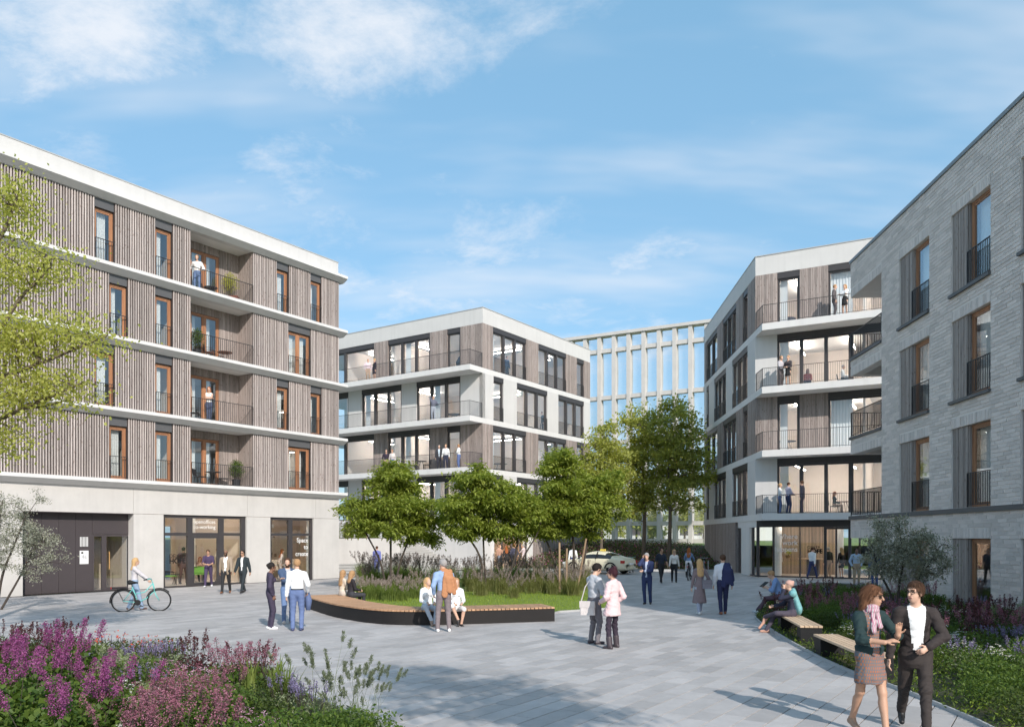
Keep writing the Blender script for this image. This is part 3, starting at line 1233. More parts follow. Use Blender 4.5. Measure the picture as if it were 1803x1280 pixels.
# ground floor: concrete wall, glazed entrance with pale frame, timber cladding
zg = zB[0] - BND - 0.004
e0, e1, e2, e3 = fBr(868), fBr(929), fBr(936), fBr(992)
mb = MB(); mb.box(0, e0 - 0.12, 0.0, 0.3, 0, zg); B.part(mb, 'concrete_panel', M_['render'])
mb = MB(); mb.box(0.0, 0.3, 0.31, LB, 0, zg); B.part(mb, 'concrete_panel', M_['render'])
mb = MB()
mb.box(e0 - 0.118, e0, -0.12, 0.5, 0, 3.1); mb.box(e1, e2, -0.12, 0.5, 0, 3.1); mb.box(e0 - 0.118, e2, -0.122, 0.5, 3.1, zg)
B.part(mb, 'entrance_portal', M_['slab'])
mb = MB()
for t_ in (0, 0.28, 0.56, 0.80, 0.975):
    xx = e0 + (e1 - e0) * t_
    mb.box(xx, xx + (0.09 if t_ < 0.7 else 0.14), 0.1, 0.22, 0, 3.098)
mb.box(e0, e1, 0.102, 0.218, 2.98, 3.096)
eb = B.part(mb, 'entrance_door', M_['dark'])
p = MB(); p.box(e0 + 0.09, e1 - 0.05, 0.155, 0.165, 0.02, 2.98); p.build('pane', M_['glass_shop'], eb)
mb = MB(); board_mb(mb, e2 + 0.004, e3, 0, zg, 0.0, 0.3); B.part(mb, 'timber_panel', M_['board'])
mb = MB(); board_mb(mb, e3 + 0.004, LBr, 0, zg, 0.0, 0.3); B.part(mb, 'timber_panel', M_['board'])
mb = MB(); mb.box(0.5, e2 + 3, 4.0, 4.2, 0, zg); mb.box(0.32, 0.5, 0.31, 4.2, 0, zg); mb.box(e2 + 3, e2 + 3.2, 0.31, 4.2, 0, zg)
B.part(mb, 'lobby_wall', solid('lobby_wall', (0.80, 0.62, 0.50), 0.9))
mb = MB(); mb.box(0.5, e2 + 3, 0.31, 4.0, -0.02, 0.012); B.part(mb, 'lobby_floor', M_['ifloor'])
for k in range(2):
    mb = MB(); mb.box(e0 + 0.6 + 2 * k, e0 + 0.7 + 2 * k, 0.8, 3.6, zg - 0.25, zg - 0.2); B.part(mb, 'ceiling_lamp', M_['lamp'])

# right-hand office house
C = Bld('office_house', MCr, 'right office house with rounded-off glazed ground floor and stacked white balconies')
C.o['label'] = 'right office house with glazed ground floor and stacked white balconies'
LCl = -fx(MCl, 1240)
LCr = 13.0
c5 = zx(0.28125, 1220)


def fCr(px): return min(fx(MCr, px), LCr) if px < 1700 else LCr
def fCl(px): return fx(MCl, px)


cr_even = [('wood', c5(390), c5(528)), ('w1', c5(528), c5(668)), ('wood', c5(668), c5(847)), ('w3', c5(847), 1800)]
cr_odd = [('conc', c5(390), c5(527)), ('w3', c5(527), c5(985) + 2), ('w3', c5(985) + 2, 1800)]
cl_even = [('wood', 1240, c5(85)), ('w2', c5(85), c5(152)), ('wood', c5(152), c5(187)), ('w3', c5(187), c5(270)), ('wood', c5(270), c5(312)), ('w1', c5(312), c5(342)), ('wood', c5(342), c5(390))]
cl_odd = [('conc', 1240, c5(85)), ('w1', c5(85), c5(100)), ('conc', c5(100), c5(132)), ('w3', c5(132), c5(207)), ('conc', c5(207), c5(245)), ('w3', c5(245), c5(342)), ('conc', c5(342), c5(390))]
W_ = MCl.col[0].xyz * -1           # away from the corner along the left face
Rr = MCr.col[0].xyz                # along the right face
P0 = Vector(CZ)
pl = [P0, P0 + Rr * LCr, P0 + Rr * LCr + W_ * LCl, P0 + W_ * LCl]
plan = [C.loc(p) for p in pl]
planb = [C.loc(p) for p in (P0 - W_ * 1.58, P0 + Rr * LCr - W_ * 1.58, pl[2], pl[3])]
for i, z in enumerate(zB):
    z1 = tops[i] - BND
    office_storey(C, MCl, z, z1, cl_odd if i % 2 == 0 else cl_even, fCl, rail=True)
    office_storey(C, MCr, z, z1, cr_odd if i % 2 == 0 else cr_even, fCr, rail=False, curt=True)
    mb = MB()
    mb.prism(planb, z - BND, z)
    C.part(mb, 'floor_slab', M_['slab'])
    s_ = 0.05
    rp_ = [C.loc(P0 - W_ * 0.02 + Rr * s_), C.loc(P0 - W_ * 1.53 + Rr * s_), C.loc(P0 - W_ * 1.53 + Rr * LCr)]
    railing(C, MCr, rp_, z, 1.08)


def ring(b, poly, t, z0, z1, name, mat, grow=0.0):
    n = len(poly)
    mb = MB()
    ctr = Vector((sum(p[0] for p in poly) / n, sum(p[1] for p in poly) / n))
    inn = []
    out = []
    for p in poly:
        v = Vector(p)
        d = (v - ctr).normalized()
        out.append(tuple(v + d * grow)); inn.append(tuple(v - d * t))
    for i in range(n):
        j = (i + 1) % n
        mb.prism([out[i], out[j], inn[j], inn[i]], z0, z1)
    return b.part(mb, name, mat)


ring(C, plan, 0.4, PAR0 + 0.002, PAR1, 'parapet', M_['render'])
ring(C, plan, 0.45, PAR1 + 0.002, PAR1 + 0.05, 'coping', M_['kerb'], 0.04)
mb = MB(); mb.prism([tuple(Vector(p) * 0.97 + Vector(plan[2]) * 0.02) for p in plan], PAR0 + 0.004, PAR0 + 0.35)
C.part(mb, 'roof', M_['render'])
mb = MB()
for i, z in enumerate(zB):
    z1 = tops[i] - BND - 0.003
    mb.prism([(-2.35, 6.0), (LCr, 6.0), (LCr, 6.15), (-2.35, 6.15)], z + 0.003, z1)
    mb.prism([(5.9, 0.5), (6.02, 0.5), (6.02, 5.99), (5.9, 5.99)], z + 0.003, z1)
    mb.prism([(LCr - 0.15, 0.4), (LCr, 0.4), (LCr, 5.99), (LCr - 0.15, 5.99)], z + 0.003, z1)
C.part(mb, 'interior_wall', M_['iwall'])
for i, z in enumerate(zB):
    z1 = tops[i] - BND
    for k in range(3):
        mb = MB()
        x = 2.1 + 3.0 * k
        mb.box(x, x + 0.05, 0.8, 4.6, z1 - 0.40, z1 - 0.36)
        C.part(mb, 'ceiling_lamp', M_['lamp'])
    mb = MB()
    q0 = C.inv @ (MCl @ Vector((-8.0, 2.4, 0)))
    mb.box(q0.x, q0.x + 3.2, q0.y, q0.y + 0.05, z1 - 0.40, z1 - 0.36)
    C.part(mb, 'ceiling_lamp', M_['lamp'])
# ground floor
zc0 = 2.98
mb = MB()
mb.prism([C.loc(MCl @ Vector(p)) for p in ((-4.9, 0.03, 0), (0.0, 0.03, 0), (0.0, 0.35, 0), (-4.9, 0.35, 0))], zc0, zg)
C.part(mb, 'portal_beam', M_['slab'])
mb = MB(); mb.box(0.02, LCr, 0.03, 0.35, zc0 + 0.002, zg - 0.002)
C.part(mb, 'fascia_beam', M_['dark'])
xp = fx(MCl, 1305), fx(MCl, 1319)
mb = MB(); mb.box(xp[0], xp[1], 0.0, 0.3, 0, zc0); C.part(mb, 'white_pier', M_['slab'], MCl)
mb = MB(); board_mb(mb, -LCl, fx(MCl, 1294), 0, zg, 0.03, 0.3); C.part(mb, 'timber_panel', M_['board'], MCl)
mb = MB(); mb.box(fx(MCl, 1294), xp[0], 0.25, 0.35, 0, zg); C.part(mb, 'service_door', M_['panel'], MCl)
mb = MB()
for px in (1323, 1332.5):
    mb.box(fx(MCl, px) - 0.12, fx(MCl, px) + 0.12 if px < 1330 else 0.04, 0.05, 0.17, 0, zc0 - 0.002)
mb.box(xp[1], 0.0, 0.052, 0.168, 0, 0.09)
gl = C.part(mb, 'shop_window', M_['dark'], MCl)
p = MB(); p.box(xp[1], -0.02, 0.105, 0.115, 0.09, zc0 - 0.01); p.build('pane', M_['glass_shop'], gl)
mb = MB()
mull = [(1334, 0.17), (1362, 0.08), (1408, 0.07), (1453, 0.14), (1472, 0.10), (1496, 0.16), (1530, 0.08), (1560, 0.08)]
for px, w in mull:
    x = fx(MCr, px)
    mb.box(x - w / 2, x + w / 2, 0.05, 0.17, 0, zc0 - 0.002)
mb.box(0.0, LCr, 0.052, 0.168, 0, 0.09)
mb.box(fx(MCr, 1455), fx(MCr, 1495), 0.048, 0.172, zc0 - 0.14, zc0 - 0.004)
gr = C.part(mb, 'shop_window', M_['dark'], MCr)
for (pa, wa), (pb, wb) in zip(mull[:-1], mull[1:]):
    p = MB(); p.box(fx(MCr, pa) + wa / 2, fx(MCr, pb) - wb / 2, 0.105, 0.115, 0.09, zc0 - 0.003); p.build('pane', M_['glass_shop'], gr)
text(C, MCr, 'Where\nwork\nhappens', fx(MCr, 1404), 0.09, 2.30, 0.40, M_['white'], align='RIGHT', bold=0.004, parent=gr, gap=0.95)
text(C, MCr, 'DEIKER', fx(MCr, 1421), 0.09, 1.72, 0.22, M_['black'], parent=gr)
text(C, MCr, 'HÖFE', fx(MCr, 1421), 0.09, 1.46, 0.33, M_['black'], bold=0.012, parent=gr)
mb = MB(); mb.prism([tuple(Vector(p)) for p in plan], -0.02, 0.012)
C.part(mb, 'shop_floor', solid('shop_floor_pale', (0.60, 0.50, 0.42), 0.5, var=0.06))
# batten screen, column, counter with plant bowl
mb = MB()
for k in range(46):
    x = 0.2 + k * 0.085
    mb.box(x, x + 0.04, 4.8, 4.86, 0.014, 3.3)
C.part(mb, 'batten_screen', M_['bench_wood2'])
mb = MB(); mb.box(0.0, 4.2, 5.2, 5.3, 0.014, zg - 0.003); C.part(mb, 'screen_wall', solid('screen_dark', (0.16, 0.14, 0.11), 0.9))
for x, y in ((1.0, 1.6), (4.45, 2.2)):
    mb = MB(); mb.lathe([(0.24, 0), (0.24, zg - 0.02)], 16, (x, y), 0, 0.013); C.part(mb, 'column', M_['iwhite'])
mb = MB(); mb.box(2.0, 3.6, 2.6, 3.3, 1.02, 1.08); mb.box(2.5, 3.2, 2.7, 3.2, 0.013, 1.018, 1)
C.part(mb, 'counter', [M_['bench_wood2'], M_['panel']])
mb = MB()
for k in range(3):
    mb.box(4.9 + 2.4 * k, 5.02 + 2.4 * k, 8.9, 9.0, 0.013, zg - 0.003)
mb.box(4.3, LCr, 8.902, 8.998, 3.0, zg - 0.003)
C.part(mb, 'rear_window_frame', M_['dark'])
for k in range(3):
    mb = MB(); mb.box(1.4 + 2.6 * k, 1.5 + 2.6 * k, 0.8, 4.4, zg - 0.26, zg - 0.2); C.part(mb, 'ceiling_lamp', M_['lamp_soft'])

# ------------------------------------------------------------------ the brick house on the right
D = Bld('brick_house', MD, 'pale grey brick house with deep larch windows at the right edge')
ROOF = 14.70
LD = 31.0


def fD(px): return fx(MD, px)


zw = [(0.06, 2.35), (3.34, 5.97), (6.88, 9.52), (10.42, 13.06)]
colD = [(1583, 1604, 1636), (1674.5, 1701, 1744)]
c3 = fD(1797)
step_ = fD(1674.5) - fD(1583)
openings = []                       # x0, x1, z0, z1
wcols = []
for a, m_, c in colD:
    wcols.append((fD(a), fD(m_), fD(c)))
wid = wcols[1][2] - wcols[1][0]
x = c3
while x < LD - 3:
    wcols.append((x, x + (wcols[1][1] - wcols[1][0]), x + wid))
    x += 3.6
for xa, xm, xb in wcols:
    for za, zb in zw:
        openings.append((xa, xb, za, zb))
xlog = fD(1552)
LOGD = [(3.34, 6.10), (6.88, 9.62), (10.42, 13.16)]
for za, zb in LOGD:
    openings.append((-0.1, xlog, za, zb))
openings.append((-0.1, xlog, 0.0, 2.35))


def solid_rects(x0, x1, z0, z1, ops):
    """split a wall into rectangles around its openings"""
    xs = sorted({x0, x1} | {min(max(v, x0), x1) for o in ops for v in o[:2]})
    out = []
    for a, c in zip(xs[:-1], xs[1:]):
        if c - a < 1e-4:
            continue
        cuts = sorted((o[2], o[3]) for o in ops if o[0] < (a + c) / 2 < o[1])
        z = z0
        for u, w in cuts:
            if u > z + 1e-4:
                out.append((a, c, z, u))
            z = max(z, w)
        if z < z1 - 1e-4:
            out.append((a, c, z, z1))
    return out


mb = MB()
for a, c, u, w in solid_rects(0.0, LD, 0.0, ROOF, openings):
    mb.box(a, c, 0.016, 0.42, u, w)
D.part(mb, 'mortar_wall', M_['mortar'])
# bricks: running bond, soldier course over every opening; the rest of the house beyond the frame keeps the joints only
CH, BL = 0.1225, 0.49
xvis = fD(1803) + 2.2
soldier = []
for o in openings:
    soldier.append((max(o[0], 0.0), o[1], o[3], o[3] + 0.34))
bricks = []


def sub(a, c, z0, z1):
    """intervals of [a,c] at course z0..z1 free of openings and soldier courses"""
    iv = [(a, c)]
    for o in openings + soldier:
        if o[2] < z1 - 0.012 and o[3] > z0 + 0.012:
            nv = []
            for p, q_ in iv:
                if o[1] <= p or o[0] >= q_:
                    nv.append((p, q_))
                else:
                    if o[0] > p: nv.append((p, o[0]))
                    if o[1] < q_: nv.append((o[1], q_))
            iv = nv
    return iv


rb = random.Random(11)
ncourse = int(ROOF / CH)
for k in range(ncourse):
    z0 = k * CH
    x = -(k % 3) * BL / 3 - rb.uniform(0, 0.05)
    while x < xvis:
        for p, q_ in sub(max(x, 0.0), min(x + BL, xvis), z0, z0 + CH):
            if q_ - p > 0.05:
                bricks.append((p + 0.006, q_ - 0.006, z0 + 0.009, z0 + CH - 0.009))
        x += BL
for a, c, u, w in soldier:
    if a > xvis:
        continue
    n = max(1, int((min(c, xvis) - a) / 0.10))
    p_ = (min(c, xvis) - a) / n
    for k in range(n):
        bricks.append((a + k * p_ + 0.006, a + (k + 1) * p_ - 0.006, u + 0.005, w - 0.006))
bricks.sort(key=lambda b_: -b_[0] + 0.35 * abs(b_[2] - 3.0))
inview = [b_ for b_ in bricks if b_[0] < fD(1800) and 0.9 < b_[2] < 9 and abs((b_[1] - b_[0]) - (BL - 0.012)) < 0.002]
indiv = inview[:300]
ids = set(indiv)
bm_ = MB(); bm_.box(0, BL - 0.012, 0.0, 0.05, 0, CH - 0.018)
brick_me = bm_.mesh('brick', M_['brick'])
for b_ in indiv:
    link('brick', brick_me, D.o, Matrix.Translation((b_[0], rb.uniform(-0.006, 0.004), b_[2])))
mb = MB()
for b_ in bricks:
    if b_ not in ids:
        mb.box(b_[0], b_[1], rb.uniform(-0.006, 0.005), 0.03, b_[2], b_[3])
tag(D.part(mb, 'brickwork', M_['brick']), kind='stuff')
mb = MB(); mb.box(-0.04, LD, -0.05, 0.46, ROOF + 0.002, ROOF + 0.13); D.part(mb, 'coping', solid('zinc_coping', (0.22, 0.24, 0.26), 0.5))
mb = MB()
mb.box(xlog, LD, 0.42, 11.0, ROOF - 0.7, ROOF - 0.3)
for za, zb in zw[1:]:
    mb.box(xlog, LD, 0.42, 11.0, za - 0.42, za - 0.02)
D.part(mb, 'floor_slab', M_['iwhite'])
mb = MB()
mb.box(xlog + 0.2, LD, 4.5, 4.62, 0, ROOF - 0.7); mb.box(xlog, xlog + 0.2, 2.4, 11.0, 0, ROOF - 0.7)
mb.box(LD - 0.2, LD, 0.42, 11.0, 0, ROOF - 0.3)
for k in range(1, 7):
    mb.box(wcols[0][2] + 0.5 + (k - 1) * 3.6, wcols[0][2] + 0.6 + (k - 1) * 3.6, 0.5, 4.49, 0, ROOF - 0.7)
D.part(mb, 'interior_wall', M_['iwall'])
mb = MB(); mb.box(xlog, LD, 0.43, 4.5, -0.03, 0.05); D.part(mb, 'room_floor', M_['ifloor'])
mb = MB()
for xa, xm, xb in wcols[:2]:
    pass
mb.box(xlog + 0.02, LD, -0.07, 0.02, 3.18, 3.33)
mb.box(-0.05, xlog + 0.02, -0.075, 0.05, 3.18, 3.33)
D.part(mb, 'string_course', M_['blind'])
MDr = MD @ Matrix.Translation((0, 0.03, 0))
for xa, xm, xb in wcols:
    if xa > xvis + 1:
        continue
    for k, (za, zb) in enumerate(zw):
        mb = MB()
        board_mb(mb, xa + 0.005, xm, za + 0.004, zb - 0.004, 0.06, 0.30, 0.13)
        board_mb(mb, xm, xm + 0.08, za + 0.004, zb - 0.004, 0.09, 0.40, 0.08)
        D.part(mb, 'timber_shutter', M_['board'])
        larch_window(D, MDr, xm + 0.08, xb - 0.005, za + 0.01, zb - 0.01, double=False, box=0, yr=0.12, cur=(k != 0))
        if k:
            railing(D, MD, [(xm + 0.03, 0.025), (xb - 0.02, 0.025)], za + 0.01, 1.08, pitch=0.10, bar=0.018)
        if k != 1:
            mb = MB(); mb.box(xa - 0.05, xb + 0.03, -0.09, 0.12, za - 0.10, za); D.part(mb, 'window_sill', M_['blind'])
# corner loggias
for za, zb in LOGD:
    mb = MB()
    mb.box(0.0, xlog - 0.001, 0.421, 2.38, za - 0.36, za - 0.02)
    D.part(mb, 'loggia_floor', M_['slab'])
    if za > 4:
        mb = MB(); mb.box(-0.03, xlog, -0.06, 0.10, za - 0.12, za - 0.001); D.part(mb, 'window_sill', M_['blind'])
    railing(D, MD, [(xlog - 0.03, 0.02), (0.03, 0.02), (0.03, 2.36)], za, 1.10, pitch=0.10, bar=0.018)
for za, zb in ((13.16, ROOF - 0.3), (2.352, 2.96), (6.1, 6.51), (9.62, 10.05)):
    mb = MB(); mb.box(0.0, xlog if za > 13 else 0.3, 0.422, 2.38, za, zb); D.part(mb, 'loggia_lintel', M_['mortar'])
mb = MB(); mb.box(0.0, xlog, 2.39, 2.6, 0.0, ROOF - 0.3); D.part(mb, 'loggia_wall', M_['render'])

# ------------------------------------------------------------------ open concrete frame building at the back
E = Bld('frame_building', ME, 'tall white concrete frame building with tall glazed bays behind the trees')
GE = hazy_glass('blind_glass', 0.07)
rows = [2.0, 3.8, 8.2, 12.4, 17.2, 22.2]
TOPE = 24.05
pit = 1.65
nb = 17
xsE = [1.2 - k * pit for k in range(nb)]
for x in xsE:
    mb = MB()
    ys = []
    n = 26
    prev = None
    for k in range(n + 1):
        z = 1.2 + (TOPE - 0.32 - 1.2) * k / n
        # the fins swell and narrow between the floors
        ph = 0.0
        for a, c in zip(rows[:-1], rows[1:]):
            if a <= z < c and c - a > 3:
                ph = math.sin((z - a) / (c - a) * math.pi)
        d = 0.62 + 0.20 * ph
        w = 0.20
        ring_ = [(x - w, -0.10, z), (x + w, -0.10, z), (x + w, d, z), (x - w, d, z)]
        if prev:
            for i in range(4):
                j = (i + 1) % 4
                mb.quad(prev[i], prev[j], ring_[j], ring_[i])
        prev = ring_
    E.part(mb, 'column', M_['concrete'])
xr, xle = xsE[0] + 1.0, xsE[-1] - 0.4
for z in rows:
    mb = MB(); mb.box(xle, xr, 0.0, 0.60, z - 0.22, z + 0.2); E.part(mb, 'rail_beam', M_['concrete'])
mb = MB(); mb.box(xle - 0.2, xr, -0.25, 0.9, TOPE - 0.32, TOPE); E.part(mb, 'cornice', M_['concrete'])
for a, c in zip(xsE[1:], xsE[:-1]):
    for u, w in zip(rows, rows[1:] + [TOPE - 0.3]):
        p = MB(); p.box(a + 0.2, c - 0.2, 0.50, 0.52, u + 0.2, w - 0.22); E.part(p, 'pane', GE)

# far low building
F = Bld('low_hall', frame((-30, 150, 1.7), 92), 'long low white hall far behind the frame building')
mb = MB(); mb.box(0, 90, 0, 14, 0, 4.2); F.part(mb, 'wall', M_['render'])
mb = MB(); mb.box(-0.4, 90.4, -0.4, 14.4, 4.2, 4.6); F.part(mb, 'roof', M_['blind'])
for k in range(9):
    mb = MB(); mb.box(4 + 9.5 * k, 8 + 9.5 * k, -0.05, 0.02, 1.0, 3.0); F.part(mb, 'window', M_['panel'])

# ------------------------------------------------------------------ ground, paving, steps, bank
mb = MB()
mb.quad((-900, -200, -0.06), (900, -200, -0.06), (900, 1500, -0.06), (-900, 1500, -0.06))
tag(mb.build('ground', solid('far_grass', (0.12, 0.17, 0.035), 0.95, var=0.3, vscale=0.4)), kind='structure')
# raised lawn behind the houses and the planted bank that leads up to it
BK = [(2.5, 57.5), (14.4, 55.6), (15.6, 65.4), (40, 62), (60, 62)]
mb = MB()
lo = [(-1.0, 58.6), (4.0, 57.6), (9.0, 56.8), (15.1, 56.0), (15.5, 60.0)]
hi = [(8.0, 74.0), (9.0, 73.0), (11.0, 71.6), (15.0, 69.0), (16.2, 66.0)]
for k in range(len(lo) - 1):
    n = 6
    for i in range(n):
        t0, t1 = i / n, (i + 1) / n
        def P(a, b, t):
            s = t * t * (3 - 2 * t)
            return (a[0] + (b[0] - a[0]) * t, a[1] + (b[1] - a[1]) * t, 0.02 + 1.66 * s)
        mb.quad(P(lo[k], hi[k], t0), P(lo[k + 1], hi[k + 1], t0), P(lo[k + 1], hi[k + 1], t1), P(lo[k], hi[k], t1))
tag(mb.build('planted_bank', M_['soil'], smooth=True), kind='structure')
mb = MB()
mb.poly([(-200, 76, 1.68), (7.0, 76, 1.68), (8.0, 74, 1.68), (9.0, 73, 1.68), (11.0, 71.6, 1.68), (15.0, 69.0, 1.68), (16.2, 66.0, 1.68), (200, 62, 1.68), (300, 900, 1.68), (-300, 900, 1.68)])
tag(mb.build('upper_lawn', solid('lawn_far', (0.17, 0.22, 0.05), 0.95, var=0.25, vscale=0.6)), kind='structure')

# bench line and beds (plan outlines)
bench_front = [gp(536, 1069), gp(581, 1084), gp(625, 1093), gp(657, 1097.2), gp(690, 1099.6), gp(737, 1100.4), gp(790, 1099.6), gp(856, 1097.5), gp(976.6, 1093.5)]


def smooth_line(pts, n=8):
    """Catmull-Rom through plan points"""
    out = []
    P = [pts[0] * 2 - pts[1]] + list(pts) + [pts[-1] * 2 - pts[-2]]
    for i in range(1, len(P) - 2):
        for k in range(n):
            t = k / n
            a, b, c, d = P[i - 1], P[i], P[i + 1], P[i + 2]
            out.append(0.5 * ((2 * b) + (c - a) * t + (2 * a - 5 * b + 4 * c - d) * t * t + (3 * b - a - 3 * c + d) * t ** 3))
    out.append(P[-2])
    return out


bf = smooth_line(bench_front, 12)
seg = [0.0]
for a, c in zip(bf[:-1], bf[1:]):
    seg.append(seg[-1] + (c - a).length)


def along(line, seg, s):
    for i in range(len(seg) - 1):
        if s <= seg[i + 1] or i == len(seg) - 2:
            t = (s - seg[i]) / max(1e-6, seg[i + 1] - seg[i])
            p = line[i].lerp(line[i + 1], t)
            d = (line[i + 1] - line[i]).normalized()
            return p, d


BENCH_W = 1.15
bback = []
for i in range(len(bf)):
    d = (bf[min(i + 1, len(bf) - 1)] - bf[max(i - 1, 0)]).normalized()
    bback.append(bf[i] + Vector((-d.y, d.x, 0)) * BENCH_W)
bed_mid = [p for p in bback[::6]] + [bback[-1], gp(985, 1078), gp(1071, 1072.5), gp(1078, 1066), gp(1070, 1050), gp(1040, 1028), gp(985, 1019), gp(900, 1017), gp(790, 1019), gp(680, 1022), gp(620, 1034)]
bed_right = [gp(1803, 1315), gp(1720, 1272), gp(1600, 1221), gp(1500, 1185), gp(1450, 1163), gp(1400, 1136), gp(1370, 1118), gp(1340, 1098), gp(1330, 1089), gp(1331, 1083), gp(1342, 1074), gp(1360, 1050), gp(1385, 1034), gp(1440, 1026), gp(1505, 1029),
             MD @ Vector((2.0, -0.05, 0)), MD @ Vector((fD(1803) + 9, -0.05, 0))]
bed_left = [gp(-170, 1128), gp(0, 1138), gp(150, 1141), gp(300, 1150), gp(345, 1185), gp(440, 1176), gp(500, 1200), gp(560, 1235), gp(640, 1268), gp(690, 1305), gp(725, 1370), gp(660, 1700), gp(-900, 1700)]


def inside(poly, x, y):
    c = False
    n = len(poly)
    j = n - 1
    for i in range(n):
        xi, yi, xj, yj = poly[i][0], poly[i][1], poly[j][0], poly[j][1]
        if (yi > y) != (yj > y) and x < (xj - xi) * (y - yi) / (yj - yi) + xi:
            c = not c
        j = i
    return c


plaza = MB()
plaza.quad((-45, -6, -0.03), (40, -6, -0.03), (40, 60, -0.03), (-45, 60, -0.03))
plaza_o = tag(plaza.build('plaza_paving', M_['joint']), kind='structure')
plaza_o['label'] = 'grey granite plaza paving laid in long rows of mixed lengths'
MAi = MA.inverted()
MDi = MD.inverted()
MCli, MCri = MCl.inverted(), MCr.inverted()
RW = 0.33
pav = []
rv = random.Random(21)
Lgap = 14.3
for r in range(-118, 6):
    y0 = r * RW
    x = -52 - rv.uniform(0, 0.6)
    while x < 26:
        L = rv.choice((0.5, 0.62, 0.75, 0.75, 0.9, 1.1))
        c = MA @ Vector((x + L / 2, y0 + RW / 2, 0))
        ok = 2.6 < c.y < 57 and abs(c.x) < 0.70 * c.y + 2.5
        if ok and y0 + RW > -0.02 and not (0 < x and x + L < Lgap):
            ok = False
        if ok:
            d = MDi @ c
            if -0.5 < d.x and d.y > -0.3: ok = False
            l, r_ = MCli @ c, MCri @ c
            if l.y > 0 and r_.y > 0: ok = False
            if c.y > 56.6 - 0.03 * c.x: ok = False
        if ok:
            cs = [MA @ Vector((x + q * L, y0 + w * RW, 0)) for q in (0, 0.5, 1) for w in (0, 1)]
            if any(all(inside(bd, k.x, k.y) for k in cs) for bd in (bed_mid, bed_right, bed_left)):
                ok = False
        if ok:
            pav.append((x, L, y0, c))
        x += L
G = 0.005
paver_meshes = {}
MAp = MA.copy()


def seen(c):
    if c.y < 3: return False
    px = CX + c.x / c.y * FPX
    py = HOR + CAMZ / c.y * FPX
    return -20 < px < 1823 and py < 1290


pav.sort(key=lambda p: p[3].y)
near = [p for p in pav if seen(p[3])][:300]
nid = {id(p) for p in near}
for p in near:
    x, L, y0, c = p
    if L not in paver_meshes:
        b_ = MB(); b_.box(G, L - G, G + 0.003, RW - G - 0.003, -0.028, 0.0)
        paver_meshes[L] = b_.mesh('paver', M_['paver'])
    link('paver', paver_meshes[L], plaza_o, MA @ Matrix.Translation((x, y0, rv.uniform(-0.0015, 0.0015))))
mb = MB()
for p in pav:
    if id(p) in nid:
        continue
    x, L, y0, c = p
    zt_ = rv.uniform(-0.0015, 0.0015)
    mb.box(x + G, x + L - G, y0 + G + 0.003, y0 + RW - G - 0.003, -0.028, zt_)
o = mb.build('paver_field', M_['paver'], plaza_o, MA)
tag(o, kind='stuff')


def bed(name, poly, z, mat, edge=True, label=None):
    b_ = MB()
    b_.poly([(p[0], p[1], z) for p in poly])
    o = b_.build(name, mat)
    tag(o, kind='structure')
    if edge:
        e = MB()
        n = len(poly)
        for i in range(n):
            a, c = Vector(poly[i]), Vector(poly[(i + 1) % n])
            if (c - a).length < 0.02: continue
            e.bar(Vector((a.x, a.y, 0.012)), Vector((c.x, c.y, 0.012)), 0.035, 0.09)
        e.build('bed_edging', M_['kerb'], o)
    return o


bed('lawn_bed', bed_mid, 0.03, M_['grass'])
bed('flower_bed_ground', bed_right, 0.03, M_['soil'])
bed('flower_bed_ground', bed_left, 0.03, M_['soil'])

# kerb and lane behind the trees
mb = MB(); mb.bar((-1.5, 58.4, 0.05), (15.3, 55.9, 0.05), 0.25, 0.14)
tag(mb.build('kerb', M_['kerb']), kind='structure')

# stepped terrace between the slatted house and the middle office house
S = Bld('terrace_steps', MA, 'broad pale concrete steps and planter wall rising between the two left houses', 'steps')
n = 4
for k in range(n):
    mb = MB()
    mb.box(0.02, Lgap - 0.02, 1.5 + 0.55 * k, 3.7, 0.16 * k, 0.16 * (k + 1) - 0.05)
    mb.box(0.02, Lgap - 0.02, 1.46 + 0.55 * k, 3.7, 0.16 * (k + 1) - 0.05, 0.16 * (k + 1))
    S.part(mb, 'step', M_['step'])
base = 0.64
for xa, xb in ((0.02, 3.3), (9.4, Lgap - 0.02)):
    for k in range(10):
        mb = MB()
        mb.box(xa, xb, 3.72 + 0.34 * k, 7.4, base + 0.155 * k, base + 0.155 * (k + 1) - 0.045)
        mb.box(xa, xb, 3.68 + 0.34 * k, 7.4, base + 0.155 * (k + 1) - 0.045, base + 0.155 * (k + 1))
        S.part(mb, 'step', M_['step'])
mb = MB(); mb.box(3.31, 9.39, 3.72, 7.1, 0.0, 2.30); S.part(mb, 'planter_wall', M_['concrete'])
mb = MB(); mb.box(3.5, 9.2, 3.95, 7.0, 2.302, 2.34); S.part(mb, 'planter_soil', M_['soil'])
mb = MB(); mb.box(0.02, Lgap - 0.02, 7.41, 30, 0.0, 2.19); S.part(mb, 'terrace', M_['step'])
mb = MB(); mb.box(1.0, 8.5, 12.0, 12.4, 2.2, 3.5); S.part(mb, 'terrace_wall', M_['render'])

# ------------------------------------------------------------------ foliage tools
NR = np.random.default_rng(5)


